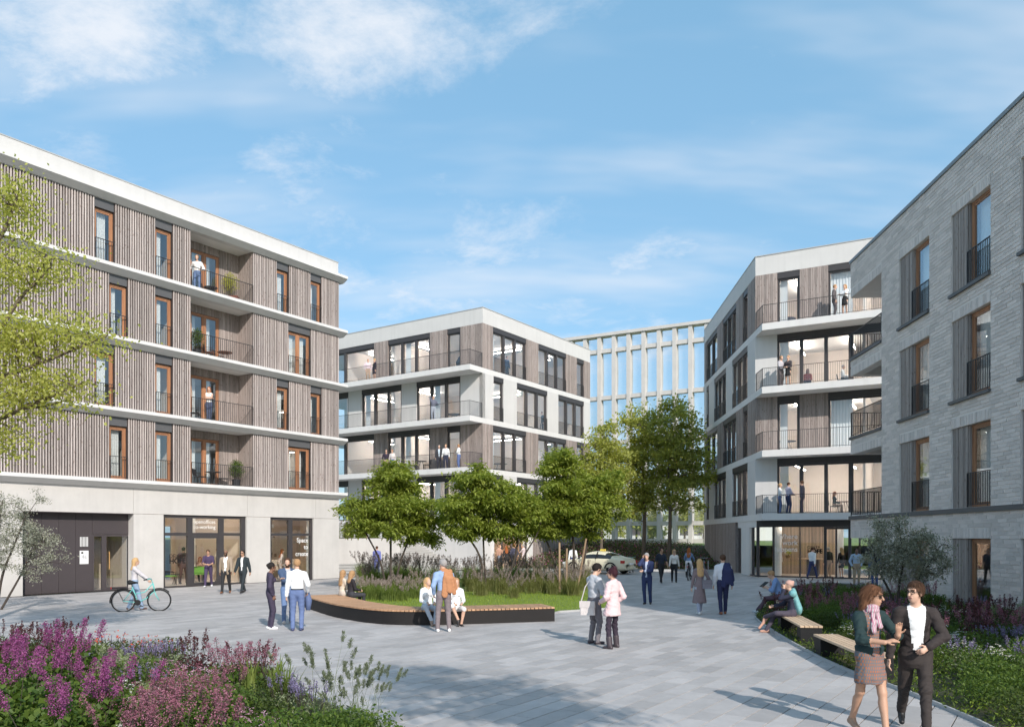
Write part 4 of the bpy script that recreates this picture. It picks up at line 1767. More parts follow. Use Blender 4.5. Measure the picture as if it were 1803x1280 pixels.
def leaf_cloud(name, pos, nrm_bias, length, width, mats, midx=None, droop=0.0, fold=0.15, seed=0):
    """one mesh of leaf-sized faces: each leaf a folded rhomb at pos"""
    r = np.random.default_rng(seed)
    n = len(pos)
    pos = np.asarray(pos, dtype=np.float64)
    nr = r.normal(size=(n, 3)); nr /= np.linalg.norm(nr, axis=1, keepdims=True)
    nr = nr * (1 - nrm_bias) + np.array([0, 0, 1.0]) * nrm_bias
    nr /= np.linalg.norm(nr, axis=1, keepdims=True)
    t = r.normal(size=(n, 3)); t[:, 2] -= droop
    t -= nr * (t * nr).sum(1, keepdims=True)
    t /= np.linalg.norm(t, axis=1, keepdims=True) + 1e-9
    s = np.cross(nr, t)
    sc = r.uniform(0.7, 1.25, size=(n, 1))
    L = length * sc
    W = width * sc
    v = np.empty((n, 4, 3))
    v[:, 0] = pos
    v[:, 1] = pos + t * L * 0.5 + s * W * 0.5 + nr * L * fold * 0.5
    v[:, 2] = pos + t * L - np.array([0, 0, 1.0]) * L * droop * 0.2
    v[:, 3] = pos + t * L * 0.5 - s * W * 0.5 + nr * L * fold * 0.5
    f = np.arange(n * 4).reshape(n, 4)
    return np_mesh(name, v.reshape(-1, 3), f, mats, midx)


def ell_points(ells, n, r, inner=0.35):
    """points spread through a union of ellipsoids, denser towards the skin"""
    w = np.array([e[3] * e[4] * e[5] for e in ells]) ** 0.8
    idx = r.choice(len(ells), size=n, p=w / w.sum())
    d = r.normal(size=(n, 3)); d /= np.linalg.norm(d, axis=1, keepdims=True)
    rad = r.uniform(inner ** 2, 1, size=(n, 1)) ** 0.5
    E_ = np.array(ells)
    return E_[idx, :3] + d * rad * E_[idx, 3:6]


def tree(name, base, stems, ells, n_tips, n_twigs, leaves_per, leaf, mats_leaf, bark, label, group=None, seed=1, twig_r=0.012, spread=0.30, flat=0.5,
         bias=0.35, droop=0.4, cat='tree', drop_below=None, top_r=0.3):
    """stems: list of (points, r0, r1); crowns as ellipsoids (x,y,z,rx,ry,rz); world coordinates"""
    r = np.random.default_rng(seed)
    base = Vector(base)
    o = empty(name, Matrix.Translation(base))
    tag(o, label, cat, group)
    mb = MB()
    nodes = []
    for pts, r0, r1 in stems:
        P = smooth_line([Vector(p) for p in pts], 4)
        m = len(P)
        rad = [r0 + (r1 - r0) * (i / (m - 1)) for i in range(m)]
        mb.tube([p - base for p in P], rad, 8)
        nodes += [(p, rr) for p, rr in zip(P, rad)]
    N = np.array([[*p] for p, _ in nodes])
    NRd = np.array([rr for _, rr in nodes])
    tips = ell_points(ells, n_tips, r, 0.3)
    lim_nodes = []
    for t in tips:
        d = np.linalg.norm(N - t, axis=1) + np.maximum(0, N[:, 2] - t[2] + 0.1) * 3 + np.maximum(0, 1.2 - (N[:, 2] - base.z)) * 2
        k = int(np.argmin(d))
        a = Vector(N[k]); b = Vector(t)
        L = (b - a).length
        c1 = a.lerp(b, 0.35) + Vector((0, 0, 0.12 * L)) + Vector(r.normal(size=3)) * L * 0.06
        c2 = a.lerp(b, 0.7) + Vector((0, 0, 0.10 * L)) + Vector(r.normal(size=3)) * L * 0.06
        P = smooth_line([a, c1, c2, b], 3)
        r0 = min(NRd[k] * 0.62, 0.018 + 0.014 * L)
        rad = [r0 + (twig_r - r0) * (i / (len(P) - 1)) for i in range(len(P))]
        mb.tube([p - base for p in P], rad, 5)
        lim_nodes += [(p, rr) for p, rr in zip(P[2:], rad[2:])]
    LN = np.array([[*p] for p, _ in lim_nodes])
    twigs = ell_points(ells, n_twigs, r, 0.25)
    ends = []
    for t in twigs:
        d = np.linalg.norm(LN - t, axis=1)
        k = int(np.argmin(d))
        a, b = Vector(LN[k]), Vector(t)
        L = (b - a).length
        if L > 3.0 * spread + 0.9:
            b = a.lerp(b, (3.0 * spread + 0.9) / L)
        mid = a.lerp(b, 0.5) + Vector((0, 0, 0.08 * L))
        mb.tube([a - base, mid - base, b - base], [twig_r, twig_r * 0.7, twig_r * 0.4], 4)
        ends.append((a, mid, b))
    mb.build('trunk', bark, o)
    pos = []
    for a, m, b in ends:
        n = int(leaves_per * r.uniform(0.55, 1.4))
        t = r.uniform(0.35, 1.0, size=(n, 1))
        A_, B_ = np.array(a), np.array(b)
        c = A_ + (B_ - A_) * t
        off = r.normal(size=(n, 3)) * np.array([spread, spread, spread * flat]) * 0.55
        pos.append(c + off)
    pos = np.concatenate(pos)
    if drop_below is not None:
        pos = pos[pos[:, 2] > drop_below]
    me = leaf_cloud('crown', pos - np.array(base), bias, leaf[0], leaf[1], mats_leaf, None, droop, seed=seed)
    link('crown', me, o)
    return o


def el(px, py, rpx, rpy, Y, depth=None):
    c = at(px, py, Y)
    k = Y / FPX
    return (c.x, c.y, c.z, rpx * k, (depth if depth else rpx * k), rpy * k)


ML = {}
ML['maple'] = leaf_mat('maple_leaf', (0.17, 0.225, 0.04), (0.36, 0.41, 0.09), 0.48)
ML['lime'] = leaf_mat('lime_leaf', (0.34, 0.36, 0.08), (0.52, 0.52, 0.17), 0.50)
ML['park'] = leaf_mat('park_leaf', (0.26, 0.29, 0.07), (0.43, 0.45, 0.13), 0.50)
ML['olive'] = leaf_mat('silver_leaf', (0.19, 0.20, 0.15), (0.42, 0.42, 0.36), 0.25)
ML['shrub'] = leaf_mat('shrub_leaf', (0.050, 0.10, 0.018), (0.13, 0.19, 0.035), 0.35)
ML['dark'] = leaf_mat('dark_leaf', (0.035, 0.060, 0.014), (0.085, 0.12, 0.028), 0.3)
ML['redleaf'] = leaf_mat('red_leaf', (0.055, 0.018, 0.022), (0.13, 0.04, 0.05), 0.3)
ML['grass'] = leaf_mat('grass_blade', (0.10, 0.15, 0.030), (0.22, 0.27, 0.07), 0.35)
ML['grass_dry'] = leaf_mat('dry_blade', (0.13, 0.15, 0.045), (0.26, 0.26, 0.10), 0.38)
ML['plume'] = leaf_mat('dark_plume', (0.085, 0.065, 0.062), (0.20, 0.16, 0.155), 0.3)
ML['plume_pale'] = leaf_mat('pale_plume', (0.24, 0.19, 0.18), (0.46, 0.38, 0.37), 0.35)
ML['lawn'] = leaf_mat('lawn_blade', (0.18, 0.26, 0.03), (0.30, 0.38, 0.06), 0.38)
ML['purple'] = petal_mat('purple_petal', (0.17, 0.03, 0.13), (0.40, 0.12, 0.31))
ML['mauve'] = petal_mat('mauve_petal', (0.19, 0.06, 0.10), (0.42, 0.19, 0.26))
ML['pink'] = petal_mat('pink_petal', (0.52, 0.22, 0.36), (0.80, 0.55, 0.66))
ML['white'] = petal_mat('white_petal', (0.70, 0.66, 0.66), (0.85, 0.83, 0.80))
ML['blue'] = petal_mat('blue_petal', (0.15, 0.12, 0.27), (0.34, 0.30, 0.50))
ML['red'] = petal_mat('red_petal', (0.50, 0.05, 0.03), (0.68, 0.13, 0.07))
ML['sage'] = leaf_mat('sage_leaf', (0.20, 0.24, 0.13), (0.36, 0.40, 0.25), 0.25)
ML['seed'] = leaf_mat('seed_head', (0.10, 0.125, 0.075), (0.22, 0.25, 0.16), 0.25)

# ------------------------------------------------------------------ trees
KW = dict(mats_leaf=ML['maple'], bark=M_['bark_dark'], leaf=(0.19, 0.075), twig_r=0.008, spread=0.34, flat=0.42, bias=0.55, droop=0.9)


def stem(*p):
    return [Vector(q) for q in p]


def mstem(pts, Y, r0, r1):
    """stem given as photo points at depth Y"""
    return ([at(a, b, Y + d) for a, b, d in pts], r0, r1)


Y1 = 36.0
g1 = at(688, 1038, Y1); g1.z = 0.02
tree('maple_tree', g1, [([g1, at(688, 960, Y1), at(690, 900, Y1), at(692, 840, Y1)], 0.06, 0.02),
                        ([g1 + Vector((-0.2, 0.1, 0)), at(668, 985, Y1), at(640, 930, Y1), at(622, 890, Y1)], 0.055, 0.02),
                        ([g1 + Vector((0.15, -0.1, 0)), at(708, 980, Y1), at(730, 930, Y1), at(748, 890, Y1)], 0.055, 0.02)],
     [el(690, 862, 52, 42, Y1, 1.6), el(640, 897, 52, 30, Y1, 1.5), el(735, 895, 50, 38, Y1, 1.6), el(700, 835, 38, 26, Y1, 1.0), el(770, 920, 34, 26, Y1, 1.0), el(690, 905, 60, 34, Y1, 1.9), el(645, 928, 40, 22, Y1, 1.3), el(712, 934, 48, 24, Y1, 1.5), el(772, 944, 30, 18, Y1, 0.9)],
     42, 290, 84, label='maple with three spreading stems, leftmost tree in the lawn bed', group='maples in the lawn bed', seed=3, **KW)
Y2 = 34.5
g2 = at(872, 1040, Y2); g2.z = 0.02
tree('maple_tree', g2, [([g2 + Vector((-0.55, 0.2, 0)), at(845, 980, Y2), at(815, 930, Y2), at(805, 890, Y2)], 0.06, 0.02),
                        ([g2 + Vector((0.35, 0.0, 0)), at(908, 975, Y2), at(912, 920, Y2), at(900, 870, Y2)], 0.055, 0.02),
                        ([g2 + Vector((0.45, -0.2, 0)), at(925, 975, Y2), at(948, 935, Y2), at(955, 895, Y2)], 0.045, 0.018),
                        ([g2 + Vector((-0.4, 0.3, 0)), at(852, 975, Y2), at(850, 910, Y2), at(848, 860, Y2)], 0.05, 0.02)],
     [el(845, 862, 50, 38, Y2, 1.6), el(820, 890, 48, 34, Y2, 1.5), el(895, 890, 52, 40, Y2, 1.7), el(830, 838, 32, 22, Y2, 0.9), el(935, 905, 36, 28, Y2, 1.2), el(822, 928, 44, 22, Y2, 1.4), el(900, 936, 50, 22, Y2, 1.5)],
     42, 290, 84, label='maple with four dark stems, middle tree in the lawn bed', group='maples in the lawn bed', seed=8, **KW)
Y3 = 36.0
g3 = at(1008, 1034, Y3); g3.z = 0.02
tree('maple_tree', g3, [([g3, at(1010, 960, Y3), at(1000, 900, Y3), at(990, 830, Y3)], 0.07, 0.02),
                        ([g3 + Vector((-0.5, 0.2, 0)), at(975, 985, Y3), at(955, 935, Y3), at(940, 900, Y3)], 0.06, 0.02),
                        ([g3 + Vector((0.3, -0.1, 0)), at(1035, 950, Y3), at(1048, 900, Y3), at(1055, 860, Y3)], 0.055, 0.02)],
     [el(1000, 850, 62, 48, Y3, 1.8), el(985, 805, 42, 32, Y3, 1.2), el(950, 885, 50, 34, Y3, 1.5), el(1045, 875, 50, 46, Y3, 1.6), el(1000, 900, 70, 36, Y3, 1.9), el(1080, 850, 26, 24, Y3, 0.8), el(958, 930, 46, 24, Y3, 1.4), el(1030, 928, 52, 28, Y3, 1.6), el(1085, 900, 28, 26, Y3, 0.9)],
     48, 350, 86, label='tall maple, rightmost tree in the lawn bed', group='maples in the lawn bed', seed=13, **KW)
mb = MB()
for k, (pa, ya, pb, yb) in enumerate(((985, 1035, 985, 955), (997, 1040, 998, 965), (1016, 1036, 1032, 948))):
    mb2 = MB()
    a = at(pa, ya, 34.6 + 0.3 * k); a.z = 0.03
    b = at(pb, yb, 34.6 + 0.3 * k)
    mb2.tube([a, b], 0.045, 8)
    so = mb2.build('support_stake', wood_mat('stake_timber', (0.36, 0.25, 0.16), (0.25, 0.16, 0.10), knots=False))
    tag(so, ['upright timber stake left of the tall maple', 'short upright timber stake under the tall maple', 'slanting timber stake right of the tall maple'][k], 'stake', 'stakes around the tall maple')

PK = dict(mats_leaf=ML['park'], bark=M_['bark'], leaf=(0.23, 0.13), twig_r=0.014, spread=0.55, flat=0.5, bias=0.4, droop=0.3)


def park(px, Y, zb, top, ells, seed, label, n=(30, 170, 60), grp='tall trees on the bank', r0=0.17, **kw):
    b = at(px, 945, Y); b.z = zb
    k = {**PK, **kw}
    tree('park_tree', b, [([b, at(px + 2, 900, Y), at(px - 1, 830, Y), at(px + 4, top, Y)], r0, 0.04)], ells, *n, label=label, group=grp, seed=seed, **k)


park(1133, 62, 0.75, 740, [el(1126, 748, 42, 46, 62, 1.9), el(1152, 790, 52, 50, 62, 2.3), el(1104, 808, 44, 40, 62, 1.8), el(1148, 850, 46, 40, 62, 2.0), el(1112, 862, 46, 34, 62, 1.8), el(1085, 845, 30, 32, 62, 1.3), el(1128, 895, 42, 22, 62, 1.7)], 21, 'tall tree with slim trunk on the bank, left of two', (36, 260, 62))
park(1178, 61, 0.6, 740, [el(1190, 738, 44, 42, 61, 2.0), el(1218, 788, 44, 46, 61, 2.1), el(1175, 800, 40, 46, 61, 2.0), el(1232, 840, 38, 34, 61, 1.6), el(1195, 855, 46, 34, 61, 1.9), el(1250, 800, 18, 20, 61, 0.8), el(1195, 890, 46, 20, 61, 1.7)], 22, 'tall tree with slim trunk on the bank, nearer the right office house', (34, 230, 62))
park(1058, 59, 0.45, 780, [el(1062, 782, 40, 40, 59, 1.7), el(1045, 830, 38, 40, 59, 1.6), el(1082, 835, 34, 40, 59, 1.4), el(1065, 875, 40, 26, 59, 1.5)], 23, 'smaller tree with pale trunk on the bank behind the taxi', (26, 170, 58), r0=0.12)
for k, (px, Y, top, w) in enumerate(((1085, 104, 870, 20), (1120, 112, 862, 22), (1150, 108, 880, 15), (1205, 103, 868, 24), (1238, 110, 862, 24))):
    park(px, Y, 1.6, top + 15, [el(px, top + 28, w, 34, Y), el(px - 8, top + 45, w, 28, Y), el(px + 8, top + 50, w, 26, Y)], 30 + k,
         ['leftmost tree seen through the concrete frame', 'second tree from the left seen through the concrete frame', 'small middle tree seen through the concrete frame', 'second tree from the right seen through the concrete frame', 'rightmost tree seen through the concrete frame'][k],
         (10, 60, 45), 'trees beyond the concrete frame', r0=0.14, leaf=(0.42, 0.26), spread=0.8, mats_leaf=ML['lime'])

# big lime tree whose branches reach in from the left
YL = 15.0
bL = Vector((-12.2, 15.5, 0.0))
trunk = [bL, bL + Vector((0.1, 0, 2.0)), bL + Vector((0.25, -0.1, 4.2)), bL + Vector((0.5, -0.2, 7.5)), bL + Vector((0.7, -0.2, 10.0))]
limbs = [(trunk, 0.22, 0.07),
         ([trunk[2], at(-60, 760, YL), at(40, 720, YL), at(150, 672, YL)], 0.07, 0.018),
         ([trunk[2], at(-60, 690, YL), at(70, 640, YL), at(190, 590, YL)], 0.07, 0.018),
         ([trunk[3], at(-40, 600, YL), at(40, 520, YL), at(90, 470, YL)], 0.06, 0.018),
         ([trunk[3], at(-60, 500, YL), at(0, 420, YL), at(30, 350, YL)], 0.06, 0.018)]
tree('lime_tree', bL, limbs,
     [el(12, 365, 48, 66, YL, 0.7), el(50, 470, 92, 38, YL, 0.8), el(118, 588, 98, 40, YL, 0.8), el(20, 590, 70, 60, YL, 0.8), el(60, 690, 105, 48, YL, 0.8), el(8, 770, 50, 30, YL, 0.6), el(-90, 560, 60, 150, YL, 0.9)],
     90, 430, 40, (0.068, 0.052), ML['lime'], M_['bark'], 'lime tree with yellow-green leaves reaching in from the left edge', seed=41, twig_r=0.006, spread=0.46, flat=0.65, bias=0.3, droop=0.5)

OK_ = dict(mats_leaf=ML['olive'], bark=M_['bark_dark'], leaf=(0.075, 0.030), twig_r=0.007, spread=0.19, flat=0.6, bias=0.2, droop=0.1)
YO = 26.5
b = at(-6, 1070, YO); b.z = 0.0
tree('silver_shrub_tree', b, [([b, at(5, 1010, YO), at(25, 960, YO), at(45, 910, YO)], 0.05, 0.02), ([b + Vector((0.15, 0, 0)), at(35, 1015, YO), at(58, 970, YO), at(80, 955, YO)], 0.04, 0.015), ([b + Vector((-0.1, 0, 0)), at(-5, 960, YO), at(0, 910, YO), at(5, 880, YO)], 0.045, 0.015)],
     [el(15, 895, 42, 36, YO, 0.8), el(62, 872, 16, 18, YO, 0.3), el(60, 945, 48, 34, YO, 0.8), el(98, 975, 28, 20, YO, 0.5), el(70, 1005, 34, 22, YO, 0.6), el(20, 970, 36, 40, YO, 0.7), el(-30, 940, 50, 70, YO, 0.9)],
     44, 210, 52, label='silvery multi-stem tree in front of the dark entrance at the left edge', seed=51, **OK_)
YO = 22.6
b = at(1578, 1092, YO); b.z = 0.02
tree('silver_shrub_tree', b, [([b, at(1570, 1050, YO), at(1548, 1005, YO), at(1535, 960, YO)], 0.05, 0.015), ([b + Vector((0.1, 0, 0)), at(1582, 1040, YO), at(1590, 990, YO), at(1585, 940, YO)], 0.05, 0.015), ([b + Vector((0.2, 0.1, 0)), at(1600, 1045, YO), at(1628, 1005, YO), at(1650, 970, YO)], 0.045, 0.015)],
     [el(1580, 950, 58, 40, YO, 0.9), el(1545, 985, 40, 40, YO, 0.8), el(1625, 975, 50, 42, YO, 0.9), el(1590, 1000, 60, 34, YO, 0.9), el(1665, 990, 24, 22, YO, 0.4), el(1640, 1020, 30, 18, YO, 0.5), el(1560, 920, 26, 18, YO, 0.5)],
     50, 250, 50, label='silvery multi-stem tree in the flower bed by the brick house', seed=52, **OK_)
# courtyard trees behind the slatted house (seen through the shop) and a plaza tree behind the viewer that shades the paving
for k, (x, y) in enumerate(((-11.5, 12.5), (-7.6, 13.4))):
    b = MA @ Vector((x, y, 0))
    tree('courtyard_tree', b, [([b, b + Vector((0, 0, 1.5)), b + Vector((0.1, 0, 3.0))], 0.09, 0.03)],
         [(b.x, b.y, 2.6, 1.9, 1.9, 1.7), (b.x + 0.8, b.y + 0.6, 1.4, 1.3, 1.3, 1.1)], 16, 70, 55, (0.24, 0.14), ML['lime'], M_['bark'],
         ['courtyard tree seen through the left bay of the shop window', 'courtyard tree seen through the glass shop door'][k], 'courtyard trees', seed=60 + k, spread=0.45)
b = Vector((3.9, 1.0, 0))
tree('plaza_tree', b, [([b, b + Vector((0, 0, 2.5)), b + Vector((-0.1, 0.1, 5.0)), b + Vector((0, 0, 7.6))], 0.13, 0.04)],
     [(3.9, 1.2, 7.0, 1.7, 1.6, 1.2), (3.2, 1.9, 7.9, 0.9, 1.0, 0.7), (4.8, 0.6, 6.6, 1.1, 1.1, 0.8)], 30, 120, 42, (0.13, 0.09), ML['lime'], M_['bark'],
     'plaza tree standing just behind the viewer', seed=71, spread=0.3)

# ------------------------------------------------------------------ grasses and perennials (prototypes, then copies)
def blades(n, h, spread, width, r, lean=0.5, segs=3):
    """arching grass blades as strips: verts, quads"""
    a = r.uniform(0, 2 * np.pi, n)
    ln = r.uniform(0.15, 1.0, n) * lean
    hh = h * r.uniform(0.6, 1.1, n)
    b0 = r.normal(size=(n, 2)) * spread * 0.25
    d = np.stack([np.cos(a), np.sin(a)], 1)
    s = np.stack([-np.sin(a), np.cos(a)], 1)
    V = np.zeros((n, (segs + 1) * 2, 3))
    for k in range(segs + 1):
        t = k / segs
        out = ln * hh * t ** 2
        z = hh * (t - 0.35 * ln * t ** 3)
        w = width * (1 - t) ** 0.7 * 0.5 + 0.001
        c = b0 + d * out[:, None]
        V[:, 2 * k, :2] = c - s * w; V[:, 2 * k + 1, :2] = c + s * w
        V[:, 2 * k, 2] = z; V[:, 2 * k + 1, 2] = z
    base = (np.arange(n) * (segs + 1) * 2)[:, None]
    Q = []
    for k in range(segs):
        Q.append(base + np.array([2 * k, 2 * k + 1, 2 * k + 3, 2 * k + 2]))
    F_ = np.stack(Q, 1).reshape(-1, 4)
    tip = np.stack([b0[:, 0] + d[:, 0] * ln * hh, b0[:, 1] + d[:, 1] * ln * hh, hh * (1 - 0.35 * ln)], 1)
    dirv = np.stack([d[:, 0] * ln, d[:, 1] * ln, np.ones(n) * 0.8], 1)
    return V.reshape(-1, 3), F_, tip, dirv


def spikes(tips, dirs, length, rad, per, r):
    """points packed along spike axes"""
    P = []
    for t, d in zip(tips, dirs):
        d = d / np.linalg.norm(d)
        u = r.uniform(0, 1, per)
        w = rad * np.sin(np.clip(u * 0.85 + 0.12, 0, 1) * np.pi) ** 0.7
        P.append(t + d * (u * length)[:, None] + r.normal(size=(per, 3)) * w[:, None] * 0.55)
    return np.concatenate(P)


def proto(name, parts, label, cat, group):
    o = empty(name)
    tag(o, label, cat, group)
    for n_, me in parts:
        link(n_, me, o)
    return o


PRO = {}


def grass_clump(key, h, nb, npl, mat, pmat, label, group, lean=0.7, seed=0, pl=0.22, prad=0.03, name='grass_clump', w=0.012):
    r = np.random.default_rng(seed)
    v, f, _, _ = blades(nb, h, 0.55, w, r, lean)
    parts = [('blades', np_mesh('blades', v, f, mat))]
    if npl:
        v2, f2, tip, dv = blades(npl, h * 1.3, 0.50, 0.005, r, lean * 0.65)
        parts.append(('stalks', np_mesh('stalks', v2, f2, mat)))
        pts = spikes(tip, dv, pl, prad, 60, r)
        parts.append(('plumes', leaf_cloud('plumes', pts, 0.0, 0.05, 0.014, pmat, droop=-1.6, seed=seed)))
    PRO[key] = (name, parts, label, group)


def place(key, x, y, s=1.0, rot=None, z=0.03, label=None, group=None, sz=None):
    name, parts, lab, grp = PRO[key]
    M = Matrix.Translation((x, y, z)) @ Matrix.Rotation(rv.uniform(0, 6.28) if rot is None else rot, 4, 'Z') @ Matrix.Diagonal((s, s, sz or s, 1))
    o = empty(name, M)
    tag(o, label or lab, 'plant', group or grp)
    for n_, me in parts:
        c_ = link(n_, me, o)
        if n_ in ('flowers', 'plumes', 'seed_heads', 'buds', 'foliage', 'blades', 'stalks', 'stems'):
            c_['kind'] = 'stuff'
    return o


grass_clump('fount_dark', 0.80, 380, 20, ML['grass'], ML['plume'], 'tall fountain grass with dark plumes in the lawn bed', 'dark plumed grasses in the lawn bed', 0.75, 1, 0.30, 0.045)
grass_clump('fount_pale', 0.80, 420, 12, ML['grass_dry'], ML['plume_pale'], 'olive fountain grass with pale pink plumes in the lawn bed', 'pale plumed grasses in the lawn bed', 0.75, 2, 0.24, 0.04)
grass_clump('low_green', 0.65, 380, 12, ML['grass'], ML['plume_pale'], 'green arching grass with a few pale plumes in the lawn bed', 'green grasses in the lawn bed', 0.9, 3, 0.2, 0.03)
grass_clump('cattail', 0.42, 150, 0, ML['shrub'], None, '', '', 0.8, 4)
r_ = np.random.default_rng(44)
v, f, tip, dv = blades(17, 1.0, 0.30, 0.006, r_, 0.7)
pts = spikes(tip, dv, 0.12, 0.021, 120, r_)
PRO['cattail'] = ('bristle_grass', PRO['cattail'][1] + [('stalks', np_mesh('stalks', v, f, ML['seed'])), ('seed_heads', leaf_cloud('seed_heads', pts, 0.0, 0.024, 0.009, ML['seed'], droop=-1.5, seed=9))],
                  'bristle grass with fat grey-green seed heads at the tip of the front flower bed', 'bristle grasses in the front bed')


def shrub_parts(n, rx, rz, leaf, mat, seed, z0=0.0, inner=0.2):
    r = np.random.default_rng(seed)
    p = ell_points([(0, 0, z0 + rz * 0.9, rx, rx, rz)], n, r, inner)
    p = p[p[:, 2] > 0.01]
    return leaf_cloud('foliage', p, 0.35, leaf[0], leaf[1], mat, droop=0.3, seed=seed)


def panicles(k, h, rr, length, rad, per, mat, seed, size=0.03, lean=0.3, name='flowers'):
    r = np.random.default_rng(seed)
    tip = np.stack([r.normal(size=k) * rr * 0.6, r.normal(size=k) * rr * 0.6, h * r.uniform(0.75, 1.1, k)], 1)
    dv = np.stack([tip[:, 0] * lean, tip[:, 1] * lean, np.ones(k) * max(rr, 0.2)], 1)
    pts = spikes(tip, dv, length, rad, per, r)
    mb_ = MB()
    for t, d in zip(tip, dv):
        d = d / np.linalg.norm(d)
        mb_.tube([(t[0] * 0.4, t[1] * 0.4, 0.0), tuple(t * np.array([0.8, 0.8, 0.6])), tuple(t + d * length * 0.9)], [0.006, 0.005, 0.003], 4)
    return [('stems', mb_.mesh('stems', M_['bark_dark'])), (name, leaf_cloud(name, pts, 0.1, size, size * 0.7, mat, seed=seed))]


def heads(k, h, rr, n_pet, size, mat, seed, name='flowers', flat=True):
    """small flower heads spread over a cushion"""
    r = np.random.default_rng(seed)
    P = []
    for _ in range(k):
        c = np.array([r.normal() * rr * 0.55, r.normal() * rr * 0.55, 0])
        c[2] = h * (1 - 0.5 * (c[0] ** 2 + c[1] ** 2) / rr ** 2) * r.uniform(0.8, 1.12)
        P.append(c + r.normal(size=(n_pet, 3)) * size * np.array([0.6, 0.6, 0.2]))
    return (name, leaf_cloud(name, np.concatenate(P), 0.7 if flat else 0.2, size, size * 0.8, mat, seed=seed))


PRO['lilac'] = ('lilac_shrub', [('foliage', shrub_parts(900, 0.55, 0.42, (0.10, 0.075), ML['shrub'], 11))] + panicles(8, 0.80, 0.45, 0.28, 0.07, 320, ML['purple'], 12, 0.024), 'lilac shrub with magenta-purple flower panicles in the front bed', 'lilac shrubs in the front flower bed')
PRO['astilbe'] = ('astilbe_plant', [('foliage', shrub_parts(420, 0.34, 0.20, (0.09, 0.035), ML['shrub'], 13))] + panicles(9, 0.46, 0.30, 0.22, 0.055, 120, ML['mauve'], 14, 0.022), 'feathery mauve-pink flowering perennial in the front bed', 'mauve feathery perennials in the front bed')
PRO['phlox'] = ('phlox_cushion', [('foliage', shrub_parts(520, 0.36, 0.15, (0.05, 0.022), ML['shrub'], 15)), heads(70, 0.33, 0.42, 5, 0.024, ML['pink'], 16)], 'low cushion of small pink flowers in the front bed', 'pink flower cushions in the front bed')
PRO['daisy'] = ('white_flower_cushion', [('foliage', shrub_parts(420, 0.34, 0.17, (0.05, 0.02), ML['dark'], 17)), heads(34, 0.38, 0.4, 6, 0.028, ML['white'], 18)], 'low plant dotted with small white flowers', 'white flowered cushions')
PRO['salvia'] = ('salvia_plant', [('foliage', shrub_parts(300, 0.26, 0.17, (0.06, 0.02), ML['sage'], 19))] + panicles(16, 0.40, 0.26, 0.17, 0.022, 60, ML['blue'], 20, 0.018), 'plant with slim blue-violet flower spikes', 'blue salvias')
PRO['sage'] = ('sage_plant', [('foliage', shrub_parts(240, 0.26, 0.14, (0.08, 0.022), ML['sage'], 23))] + panicles(14, 0.42, 0.26, 0.16, 0.035, 70, ML['sage'], 24, 0.026), 'plant with woolly pale green spikes', 'woolly sage plants')
PRO['box'] = ('low_shrub', [('foliage', shrub_parts(1300, 0.45, 0.30, (0.05, 0.026), ML['shrub'], 25))], 'rounded fresh green leafy shrub', 'rounded green shrubs')
PRO['dark'] = ('dark_shrub', [('foliage', shrub_parts(800, 0.42, 0.26, (0.06, 0.024), ML['dark'], 26))], 'low dark green leafy shrub', 'dark green shrubs')
PRO['red'] = ('barberry_shrub', [('foliage', shrub_parts(520, 0.34, 0.22, (0.055, 0.028), ML['redleaf'], 27))] + panicles(10, 0.5, 0.3, 0.22, 0.03, 60, ML['redleaf'], 28, 0.03), 'dark red leafed shrub', 'dark red shrubs')
r_ = np.random.default_rng(31)
v, f, _, _ = blades(26, 0.62, 0.16, 0.045, r_, 0.45)
PRO['iris'] = ('iris_plant', [('blades', np_mesh('blades', v, f, ML['grass']))], 'clump of broad sword-like green leaves', 'sword-leaved clumps')
PRO['poppy'] = ('poppy_plant', [('foliage', shrub_parts(240, 0.26, 0.16, (0.06, 0.02), ML['grass_dry'], 33)), heads(9, 0.56, 0.34, 5, 0.035, ML['red'], 34, flat=False)] + panicles(7, 0.5, 0.25, 0.03, 0.01, 8, ML['blue'], 35, 0.02, name='buds'), 'thin plant with small red flowers', 'red flowered plants')
PRO['rose'] = ('rose_plant', [('foliage', shrub_parts(260, 0.24, 0.16, (0.055, 0.035), ML['shrub'], 36)), heads(9, 0.36, 0.3, 16, 0.045, ML['pink'], 37, flat=False)], 'small rose plant with pale pink blossoms at the tip of the front bed', 'pale pink roses in the front bed')
PRO['umbel'] = ('umbel_plant', [('foliage', shrub_parts(300, 0.28, 0.18, (0.06, 0.02), ML['shrub'], 38)), heads(16, 0.46, 0.36, 22, 0.035, ML['white'], 39)], 'plant with flat white flower umbels by the brick house', 'white umbel flowers in the right bed')
PRO['plume_mauve'] = ('astilbe_plant', PRO['astilbe'][1], 'feathery mauve flowering perennial in the right bed', 'mauve perennials in the right bed')

